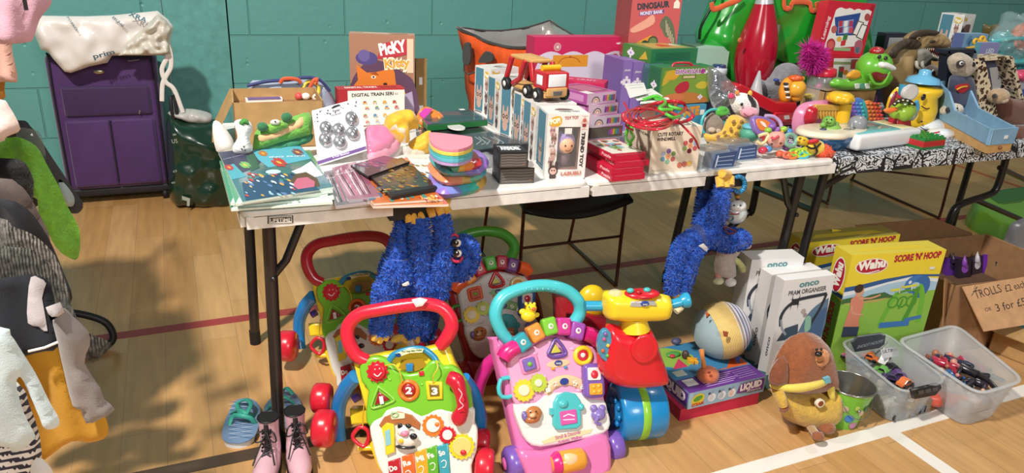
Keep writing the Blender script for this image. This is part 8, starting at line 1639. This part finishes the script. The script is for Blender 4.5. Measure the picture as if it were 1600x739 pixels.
# yellow hoop game boxes
yb = P_('ead23a')
def hoop(b,full=True):
    b.ink([(0,0),(1,0),(1,.42),(0,.42)],'8cbc4a')
    b.x.T = b.x.T @ Matrix.Translation((0,b.fh*.4,0)); b.fh *= .6
    b.ink([(0,0),(1,0),(1,.60),(.7,.66),(.35,.60),(0,.52)],'dfe6ea',0).ink([(0,.50),(.2,.53),(.45,.60),(.7,.655),(1,.63),(1,.66),(.7,.685),(.4,.645),(.15,.585),(0,.565)],'2f5a92').ink([(0,0),(1,0),(1,.55),(.75,.62),(.45,.57),(.2,.48),(0,.44)],'a8c8dc')
    b.ink([(0,0),(1,0),(1,.44),(.6,.42),(.3,.38),(0,.34)],'8cbc4a').ink([(0,.33),(0,.40),(.1,.42),(.2,.40),(.3,.44),(.44,.46),(.5,.42),(.58,.38),(.3,.34)],'3d6a3c',1).ink([(.02,.34),(.3,.36),(.5,.38),(.4,.33),(.1,.31)],'b8a860',1)
    b.dot((.24,.84),.135,'b01f38',.235*.85,rot=.05,n=26).ring((.24,.84),.0,0,'b01f38',3) if 0 else b.ink(circ(.23,.835,.17,26,.105),'f2efe6').ink(circ(.23,.835,.16,26,.095),'b01f38')
    b.text('Wahu',(.085,.79),(.375,.825),.11,'f6f2ea',.06).line([(.12,.755),(.2,.745),(.32,.775)],.012,'f6f2ea',2)
    b.text("SCORE 'N' HOOP",(.455,.875),(.955,.90),.085,'b01f38',.05)
    if full:
        g1,g2,bb = '6fb53a','4f962c','3f78b8'
        b.dot((.76,.54),.17,bb,.13).dot((.83,.5),.13,'356aa8',.16).dot((.76,.52),.07,'a8c8dc',.05)
        b.line([(.47,-.02),(.52,.22),(.58,.44)],.065,g1,2).line([(.90,-.02),(.88,.3),(.84,.46),(.80,.52)],.08,g1,2).line([(.72,-.04),(.78,.25),(.80,.5)],.07,g2,2).line([(.58,.43),(.68,.46),(.80,.46)],.035,g2,2).line([(.64,.2),(.66,.34)],.03,g2)
        for cx in (.56,.66,.76): b.ring((cx,.30),.085,.024,g2)
        b.line([(.47,-.02),(.8,-.02)],.08,bb).line([(.74,.03),(.92,.06)],.05,bb)
        b.line([(.5,.48),(.6,.485)],.035,'d8d84a').line([(.64,.51),(.78,.53)],.035,'d8d84a').line([(.6,.47),(.6,.43)],.014,'e6e6d0').line([(.72,.52),(.73,.46)],.014,'e6e6d0').dot((.69,.575),.025,'d9e4ec').dot((.62,.52),.02,'d8c84a')
        b.ink([(.08,.0),(.10,.28),(.09,.40),(.14,.45),(.22,.42),(.24,.3),(.23,.10),(.25,-.02)],'d88a70',1).line([(.18,.40),(.3,.39),(.40,.43)],.026,'d8a080',2).line([(.12,.3),(.14,.2),(.26,.16)],.024,'d8a080',2).dot((.165,.50),.06,'d8a080',.08).dot((.15,.54),.065,'3a2c26',.06).ink([(.08,-.14),(.08,.01),(.25,-.01),(.25,-.14)],'3c4258')
        b.rect((.86,.74),(.92,.775),'e6e4dc')
    b.on('l').ink([(0,0),(1,0),(1,.62),(0,.66)],'6aa63a').rect((0,.64),(1,.67),'2f5a92').ink(circ(.5,.80,.36,20,.145),'f2efe6').ink(circ(.5,.80,.32,20,.135),'b01f38')
    x = b.x; x.text('Wahu',b.c((.64,.70)),b.c((.64,.90)),.36*b.fw,P_('f4f0e8'),.06); x.text("SCORE 'N' HOOP",b.c((.42,.58)),b.c((.42,.10)),.26*b.fw,P_('a8203c'),.05)
    b.on('t').ink([(.1,.3),(.9,.3),(.8,.6),(.2,.6)],'e0c83a'); b.on('f'); return b
GH = 'yellow topped Score and Hoop boxes'
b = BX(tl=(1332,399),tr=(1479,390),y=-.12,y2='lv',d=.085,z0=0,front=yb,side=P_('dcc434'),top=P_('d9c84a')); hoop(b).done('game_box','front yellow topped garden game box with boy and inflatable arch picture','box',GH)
b = BX(tl=(1262,379),tr=(1407,366),y=.12,y2='lv',d=.10,z0=0,front=yb,side=P_('dcc434'),top=P_('a89c4a')); hoop(b,False)
b.done('game_box','rear yellow garden game box with its lid flap open, behind the white boxes','box',GH)
one('box_flap_card','small yellow card tab sticking up from the rear yellow game box','card',PF(Yp(1315,366,.18)),lambda x: x.sl([(1300,358),(1316,360),(1320,372),(1302,372)],-.001,.0005,yb))
# brown dog plush
f = PF(Zp(1257,664,0),-6,6); brw = pl('8f4f26'); yb2 = pl('c9a23c')
t = TY('soft_toy','plump brown plush dog in yellow with pale yellow neckerchief sitting on the floor','soft toy',f)
x = t.p('head','rust brown head'); x.pf([(1204,606),(1206,580),(1214,556),(1228,534),(1244,523),(1262,519),(1280,526),(1292,542),(1299,566),(1302,592),(1290,606),(1250,612),(1222,610)],.068,brw,edge=.07,step=.010)
x = t.p('body','mustard yellow body'); x.pf([(1207,604),(1240,610),(1290,602),(1302,596),(1308,622),(1303,646),(1284,662),(1256,665),(1230,656),(1213,634)],.075,yb2,edge=.075,step=.010)
x = t.p('ear','drooping brown ear'); x.pf([(1202,600),(1203,582),(1212,566),(1224,556),(1228,574),(1226,596),(1214,600)],.03,pl('7d4220'),edge=.025,step=.008,z=.03)
x = t.p('muzzle','orange-tan muzzle'); x.el(1282,560,13,14,.5,.058,pl('cf8a52'))
x = t.p('nose','black nose'); x.el(1279,553,5,4.2,.8,.078,G('1a1414')); x.tb([(1276,564,.078),(1281,567,.08),(1286,564,.077)],.7,P_('5a2c1c'),3)
for q in ((1276,546),(1283,546)): x = t.p('eye'); x.el(*q,2,2.2,.8,.070,G('14100f'),n=10,k=8)
x = t.p('neckerchief','pale yellow neckerchief'); x.tb([(1206,602,.01),(1222,606,.045),(1250,606,.074),(1280,600,.070),(1300,591,.03)],[5,7,8,7,5],mat('e2d05a',.8,0,'cloth'),4,10,flatk=.8); x.pf([(1292,594),(1302,594),(1304,614),(1302,626),(1294,618)],.012,mat('e2d05a',.8,0,'cloth'),z=.05,edge=.012,step=.007); x.sl([(1288,592),(1297,589),(1299,598),(1290,600)],.062,.078,P_('6fb0c4'))
x = t.p('arm','brown tipped arm'); x.tb([(1216,612,.05),(1221,624,.065),(1224,634,.07)],[8,8,7],yb2,3,12); x.el(1225,637,7,7,.8,.068,brw)
x = t.p('chest_button','brown button with pale rim'); x.dk(1283,631,6,.066,.078,P_('e6dcc8'),ch=.001,ry=6); x.dk(1283,631,3.8,.076,.0795,P_('8a4426'),ry=3.8)
x = t.p('leg','tan leg with brown paw'); x.tb([(1262,660,.02),(1270,672,.07),(1276,680,.10)],[6,6,6.5],pl('b8935c'),3,12); x.el(1278,681,8,6,.9,.105,brw)
x = t.p('leg','brown paw'); x.tb([(1284,656,.02),(1292,664,.06)],[7,7],pl('b8935c'),0,12); x.el(1292,668,11,8,.9,.065,brw); x.pf([(1296,652),(1302,654),(1301,662),(1296,662)],.003,P_('e6e4e0'),sm=0,z=.06,edge=.004,step=.006); t.done()
# green bucket
bb_ = Zp(1327,668,0); tpc = Zp(1344,606,.125)
T = thing('metal_bucket','small green painted metal bucket with coloured shapes and shiny inside','bucket',bb_+V((0,.035,0)))
c0 = bb_+V((.0,.04,0)); c1 = V((c0.x+.012,c0.y+.0,.13)); gm_ = mat('6fb536',.3,0,'gloss'); st_ = mat('a8a8a4',.25,.9)
x = mb(); N = 32; rb_,rt_ = .050,.073
for r0_,r1_,m_,o_ in ((rb_,rt_,gm_,0),(rb_-.002,rt_-.002,st_,1)):
    A_ = [c0+V((r0_*cos(2*pi*k/N),r0_*sin(2*pi*k/N),0)) for k in range(N)]; B_ = [c1+V((r1_*cos(2*pi*k/N),r1_*sin(2*pi*k/N),0)) for k in range(N)]
    x.add(A_+B_,[(k,(k+1) % N,N+(k+1) % N,N+k) if not o_ else (k,N+k,N+(k+1) % N,(k+1) % N) for k in range(N)],m_,True)
x.add([c0+V((rb_*cos(2*pi*k/N),rb_*sin(2*pi*k/N),.002)) for k in range(N)],[tuple(range(N))],st_); x.build('bucket_body',T)
x = mb(); x.tube([c1+V((rt_*cos(2*pi*k/N),rt_*sin(2*pi*k/N),0)) for k in range(N)],.0028,st_,8,closed=True); x.build('rim',T,label='rolled silver rim')
x = mb()
def bkp(a,h,e=.001): a = RD(a); cc = c0.lerp(c1,h); r = rb_+(rt_-rb_)*h+e; return cc+V((r*cos(a),r*sin(a),0))
for a,h,rr_,cc in ((240,.35,.014,'3a78b8'),(285,.62,.015,'2f6a30'),(300,.3,.013,'c9b03c'),(262,.14,.013,'b87a9c'),(222,.6,.010,'b8a08a'),(320,.55,.012,'c08ab0'),(270,.5,.010,'d8b8a0'),(205,.3,.012,'8a4a5a'),(310,.12,.012,'4a8a3a'),(250,.66,.008,'a8c05a')):
    P0 = bkp(a,h); x.ell(P0,(rr_,rr_,rr_*.06),mat(cc,.4),12,6,rot=(Matrix.Rotation(RD(a)+pi/2,3,'Z') @ Matrix.Rotation(RD(90),3,'X')))
x.build('shapes',T,label='coloured printed blobs and circles')
x = mb(); x.tube(cr([bkp(205,.85,.004),bkp(225,.6,.014),bkp(255,.42,.016),bkp(285,.5,.016),bkp(330,.85,.004)],5),.0015,st_,6); x.ell(bkp(255,.6,.006),(.006,.004,.006),st_,8,6); x.build('handle',T,label='thin wire handle hanging down')
# clear tubs
def tub(name,label,rim_px,h,base_k,m,rimw=.006):
    R = [Zp(*q,h) for q in rim_px]; c = sum(R,V((0,0,0)))/4; T = thing(name,label,'tub',(c.x,c.y,0)); x = mb()
    def ringp(k,z,r_):
        P = [V((c.x+(p.x-c.x)*k,c.y+(p.y-c.y)*k)) for p in R]; out = []
        for i in range(4):
            a,b,d = P[i-1],P[i],P[(i+1) % 4]; e1 = (a-b).normalized()*r_; e2 = (d-b).normalized()*r_
            for j in range(5): s_ = j/4; out.append((b+e1)*(1-s_)**2+b*(2*s_*(1-s_))+(b+e2)*s_**2)
        return [V((p.x,p.y,z)) for p in out]
    rings = [ringp(base_k,.002,.05),ringp(base_k+.01,.006,.05),ringp(base_k+(1-base_k)*.5,h*.5,.05),ringp(1.0,h,.05)]; N = 20
    x.add([p for r in rings for p in r],[(j*N+i,j*N+(i+1) % N,(j+1)*N+(i+1) % N,(j+1)*N+i) for j in range(3) for i in range(N)]+[tuple(reversed(range(N)))],m,True)
    o = x.build('tub_wall',T); s_ = o.modifiers.new('s','SOLIDIFY'); s_.thickness = .0016
    x = mb(); x.tube(ringp(1.012,h,.05),rimw,m,8,closed=True,flatk=.6); x.build('rim',T); return T,c,R
fm = mat('c9cfd2',.25,0,'frost',.34); fm2 = mat('d4d8da',.4,0,'frost',.42)
T1,c1_,R1 = tub('storage_tub','clear plastic tub of toy cars with black clip, beside the green bucket',[(1410,614),(1480,595),(1383,520),(1312,535)],.14,.80,fm)
x = mb(); f1 = PF(Zp(1412,618,.135),5,5); y = PB(f1); y.sl([(1426,610),(1470,600),(1472,606),(1462,618),(1430,624)],0,.012,mat('1c1c1e',.4),ch=.002)
for k in range(3): y.sl([(1436+11*k,612-2.5*k),(1444+11*k,610-2.5*k),(1444+11*k,615-2.5*k),(1436+11*k,617-2.5*k)],.01,.016,mat('4a4a4c',.4))
y.build('clip',T1,f1,label='black clip handle')
T2,c2_,R2 = tub('storage_tub','large frosted plastic tub of action figures at the bottom right',[(1529,616),(1599,594),(1494,508),(1402,532)],.15,.80,fm2,.007)
def car(label,q,z,yaw,c,L=.06,s=1):
    p = Zp(*q,z); T = thing('toy_car',label,'toy car',p,'toy cars in the clear tub',RD(yaw)); M = WM[T.name]
    x = mb(); x.prism([V((-L/2,.006)),V((-L/2+.002,.014)),V((-L*.28,.016)),V((-L*.14,.026)),(V((L*.12,.026))),V((L*.26,.016)),V((L/2-.004,.013)),V((L/2,.006))],-.013,.013,G(c),ch=.003); o = x.build('body',T,M @ Matrix.Rotation(RD(90),4,'X'))
    x = mb(); x.prism([V((-L*.22,.016)),V((-L*.12,.0245)),V((L*.10,.0245)),V((L*.2,.016))],-.0135,.0135,G('23262c')); x.build('window',T,M @ Matrix.Rotation(RD(90),4,'X'))
    for a in (-L*.3,L*.3):
        for b in (-.013,.013): x = mb(); x.lathe([(0,-.003),(.007,-.003),(.007,.003),(0,.003)],G('1a1a1c'),(a,b,.007),'y',14); x.build('wheel',T,M)
    return T
# things inside the tubs rest on a low layer
small('toy_pile','mixed small dark toy pieces filling the bottom of the clear tub','toys',V((c1_.x,c1_.y,.006)),lambda x: [x.box((a,b,0),(a+rd.uniform(.02,.04),b+rd.uniform(.02,.03),rd.uniform(.02,.05)),mat(rd.choice(['4a4a55','6a7480','8a7a6a','3c3a48','a89a8c','5a4a5c','c0b8b0']),.4),r=.004) for a in [-.07+.022*i for i in range(6)] for b in [-.12+.026*j for j in range(9)]])['kind'] = 'stuff'
for lab,q,yaw,c in (('orange block shaped toy truck at the back of the car tub',(1358,562),-60,'e0702a'),('white sports car with black roof lying across the car tub',(1382,566),20,'e9e9e8'),('black car under the white sports car',(1394,580),-10,'1d1b22'),('purple and silver racing car in the car tub',(1402,590),-35,'5a3a7a'),('dark violet car near the front of the car tub',(1392,594),-50,'3f2f5a'),('orange and white car nearest the tub clip',(1413,602),5,'e2763a'),('lime green small car by the left wall of the car tub',(1378,584),-70,'6ab04a'),('dark green toy car at the back left of the car tub',(1366,552),10,'2f3a34'),('pink toy car showing through the left wall of the tub',(1326,560),-60,'c0507a'),('steel blue toy car showing through the left wall of the tub',(1336,570),-60,'3f5f80')):
    car(lab,q,.058,yaw,c)
for lab,q,c in (('white toy figure seen through the front of the car tub',(1400,640),'d8d4d0'),('small black toy car seen through the front wall of the car tub',(1412,652),'2c2a30'),('olive brown toy beast seen through the tub front',(1436,646),'7a6436')):
    p = Zp(*q,.03); small('loose_toy',lab,'toy',V((p.x,p.y+.03,.056 if 0 else .010)),lambda x: (x.ell((0,0,.022),(.024,.016,.018),G(c)),x.ell((.02,0,.034),(.010,.009,.012),G(c)),[x.tube([(a,b,.02),(a*1.2,b*1.2,.0)],.004,G(c),6) for a in (-.014,.014) for b in (-.01,.01)]))
f1 = PF(R1[2].lerp(R1[3],.5),math.degrees(math.atan2((R1[2]-R1[3]).y,(R1[2]-R1[3]).x)),-4)
t = TY('toy_set_card','dark blue printed card lying in the back of the car tub','card',PF(R1[2].lerp(R1[3],.5)+V((0,-.012,-.09)),0,-14)); x = t.p('card'); x.sl([(1330,536),(1338,526),(1376,520),(1384,524),(1382,538),(1374,544),(1336,550)],-.001,.001,P_('3f4654')); x.st([(1332,534),(1340,526),(1376,521),(1382,524)],1.6,P_('c9d0dc'),z=.001); x.tx('SHOOT HOOPS',(1338,545),(1378,535),7,P_('b9c0cc'),z=.001); t.done()
one('instruction_leaflet','white leaflet with dark lettering standing inside the right of the car tub','leaflet',PF(V((R1[1].x-.04,c1_.y+.06,.06)),10,20),lambda x: (x.sl([(1376,546),(1400,542),(1406,556),(1380,560)],-.001,.0005,P_('d8d6d8')),x.tx('ULTIMA',(1379,552),(1402,548),5,P_('4a4c5a'),z=.0005)))
# figures
def figure(label,pts,z,col,col2,head='8a5a3a'):
    """lying action figure: pts = head, chest, hip, foot, foot2, hand, hand2 in the picture at height z"""
    P = [Zp(a,b,z) for a,b in pts]; T = thing('action_figure',label,'action figure',(P[1].x,P[1].y,z-.02),'action figures in the frosted tub')
    x = mb(); x.tube(cr([P[1],(P[1]+P[2])/2,P[2]],3),[.018,.014,.015],G(col),12)
    for e,r in ((P[3],.010),(P[4],.010)): x.tube(cr([P[2],(P[2]+e)/2+V((0,0,.006)),e],3),[r,r*.85,r*.7],G(col),8)
    for e in (P[5],P[6]): x.tube(cr([P[1],(P[1]+e)/2+V((0,0,.008)),e],3),[.009,.007,.006],G(col2),8); x.ell(e,.007,G(head),8,6)
    x.build('body',T); x = mb(); x.ell(P[0],(.012,.012,.014),G(head),12,10); x.tube([P[0],P[1]],.006,G(head),8); x.build('head',T)
    for e in (P[3],P[4]): x = mb(); x.ell(e,(.012,.008,.006),G('1d1a1c'),10,6); x.build('boot',T)
figure('figure in dark red and navy at the back of the frosted tub',[(1442,550),(1456,562),(1480,570),(1500,590),(1510,580),(1452,576),(1470,556)],.07,'a8203c','2a2c44','8a4a3a')
figure('long black suited figure lying diagonally on top in the frosted tub',[(1490,566),(1502,574),(1528,586),(1566,594),(1556,606),(1520,580),(1496,586)],.08,'1e1a20','1e1a20','c9887a')
figure('blue suited figure low in the frosted tub',[(1470,580),(1482,582),(1496,588),(1516,604),(1510,608),(1474,590),(1490,576)],.055,'2f6aa0','3a78b0','d0a080')
figure('navy and red figure in the middle of the frosted tub',[(1462,552),(1474,560),(1494,566),(1520,572),(1514,582),(1480,572),(1490,560)],.075,'20243c','b02440','a86a50')
figure('pale pink headed doll at the front right of the frosted tub',[(1552,606),(1540,602),(1524,596),(1504,596),(1508,606),(1536,610),(1530,592)],.065,'2a2430','3c3040','e0b08a')
figure('crimson figure lying under the black one in the frosted tub',[(1484,556),(1498,562),(1518,570),(1540,584),(1546,578),(1500,572),(1512,560)],.06,'b0284a','8a1f38','c98a70')
p = Zp(1505,640,.03); small('foam_dart_toy','salmon red toy seen blurred through the front wall of the frosted tub','toy',V((p.x-.01,p.y+.05,.004)),lambda x: (x.T.__imul__ if 0 else 0,x.tube(cr([(-.09,.05,.03),(-.03,.02,.03),(.04,-.01,.026),(.09,-.02,.02)],5),[.02,.026,.024,.012],G('e0604c'),12),x.ell((-.08,.045,.032),.02,G('e0a04c'))))
small('toy_pile','mixed small toys filling the bottom of the frosted tub','toys',V((c2_.x,c2_.y,.006)),lambda x: [x.box((a,b,0),(a+rd.uniform(.02,.04),b+rd.uniform(.02,.03),rd.uniform(.015,.045)),mat(rd.choice(['8a8a90','6a6c78','a8a09a','70686c','989aa4','b8a8a0']),.4),r=.004) for a in [-.08+.026*i for i in range(6)] for b in [-.10+.028*j for j in range(8)]])['kind'] = 'stuff'
# big carton with trolls
A,B_,C_,D_ = Zp(1492,447,.28),Zp(1682,425,.28),Zp(1519,364,.28),Zp(1372,385,.28)
f = PF((A.x,A.y,0),math.degrees(math.atan2(B_.y-A.y,B_.x-A.x))); Wd = (B_-A).length; Dp = .40
CB = carton('cardboard_box','large open brown carton with a handwritten Trolls price flap on the right',f,Wd,.28,Dp,(('r',.16,35),),m=mat('9c7550',.75,0,'card'))
cl_ = mat('c0946a',.75,0,'card')
x = PB(PF(Yp(1500,447,A.y-.01),math.degrees(math.atan2(B_.y-A.y,B_.x-A.x)),38)); ff = x.fr
x.sl([(1504,448),(1640,426),(1640,504),(1600,508),(1538,518)],-.004,0,cl_)
x.tx('TROLLS',(1525,467),(1566,456),13,P_('3a3230'),bold=.0); x.tx('£2 each',(1572,456),(1604,448),11,P_('3a3230'),bold=.0); x.tx('OR',(1540,487),(1550,485),6,P_('3a3230'),bold=.0); x.tx('3 for £5',(1558,487),(1604,476),12,P_('3a3230'),bold=.0); x.st([(1524,446),(1521,452),(1527,448),(1518,462)],1,P_('3a3230')); x.build('flap',CB,ff,label='front flap with handwritten prices')
x = mb(); q = [A,Zp(1478,436,.275),Zp(1477,500,.06),Zp(1496,500,.06)]
ya = PF(Yp(1480,440,A.y+.02),30,10); x = PB(ya); x.sl([(1477,434),(1502,448),(1499,500),(1474,512)],-.004,0,mat('a87f55',.75,0,'card')); x.build('flap',CB,ya,label='left corner flap')
yb_ = PF(Yp(1440,385,D_.y+.01),0,-10); x = PB(yb_); x.sl([(1337,352),(1462,342),(1519,364),(1520,384),(1360,392)],-.004,0,mat('8f6a46',.78,0,'card')); x.build('flap',CB,yb_,label='raised back flap')
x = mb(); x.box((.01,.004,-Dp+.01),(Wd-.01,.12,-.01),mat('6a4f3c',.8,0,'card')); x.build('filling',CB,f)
for k,(q,c,c2,lab) in enumerate((((1492,420),'5a2a8a','2c2040','purple boxed troll doll at the left of the big carton'),((1510,424),'241c2c','8a4ab0','dark troll doll pack with silver hair in the big carton'),((1530,418),'2a2230','c9c4d0','grey and black troll doll pack leaning in the carton'),((1552,416),'6a2a9c','b04ac0','bright purple troll doll pack with white dots in the carton'),((1572,424),'2c2434','6a4a9c','black and violet troll doll pack at the right in the carton'))):
    p = Zp(*q,.15); g = PF(V((p.x,p.y,.121)),-10+6*k,14); t = TY('doll_pack',lab,'doll pack',g,'troll doll packs in the big carton'); x = t.p('card'); x.box((-.035,0,-.02),(.035,.075+.008*(k % 2),0),P_(c)); x.ink(circ(0,.04,.02),P_(c2)); x.ink(circ(.006,.055,.006),P_('d8d4e0')); x = t.p('hair','tuft of doll hair'); x.lathe([(0,.05),(.012,.055),(.009,.075),(0,.10)],G(c2),(-.01,0,.004),'y',10); t.done()
# small carton and panels at the far right floor
g = PF(Zp(1572,575,.0)+V((.03,.0,0)),30,0); g = PF(V((2.62,-.36,0)),12)
CB2 = carton('cardboard_box','small low brown carton with turquoise contents at the right edge',g,.30,.13,.16,(('l',.07,20),),m=cb); x = mb(); x.box((.01,.004,-.15),(.29,.11,-.01),P_('4fa8a4')); x.build('contents',CB2,g,label='turquoise package')
# lime green toy and grey panel
lm = G('8fc43c'); f = flat(Zp(1520,366,0))
t = TY('sand_tray','lime green moulded plastic toy tray on the floor behind the big carton','toy',f)
x = t.p('tray'); x.puff(cr(x.o([(1509,352),(1512,334),(1536,324),(1570,320),(1620,314),(1660,330),(1660,372),(1600,396),(1560,384),(1530,366)]),3,True),.12,lm,edge=.05,step=.025,back=0)
x = t.p('hollow','darker green recess'); x.puff(cr(x.o([(1530,333),(1560,325),(1600,322),(1600,344),(1560,352),(1540,346)]),3,True),.02,G('4f7f24'),edge=.02,step=.02,z=.105,back=0); t.done()
t = TY('plastic_chair','grey plastic chair back edge at the right picture border','chair',PF(V((3.0,.18,0)),-20,0),base=(3.0,.18,0)); x = t.p('chair_back','smooth grey shell'); x.puff(cr(x.o([(1568,420),(1567,384),(1576,356),(1590,344),(1640,330),(1700,350),(1700,440),(1620,450)]),3,True),.02,mat('9a9da2',.3,.1),edge=.015,step=.02); x = t.p('leg','thin metal leg'); q = x.fr.at(1620,430); x.tube([(q.x,q.y,0),(q.x,.0,0)],.01,mat('8c8f94',.3,.8),8); x.tube([(q.x+.25,q.y,0),(q.x+.25,.0,0)],.01,mat('8c8f94',.3,.8),8); t.done()
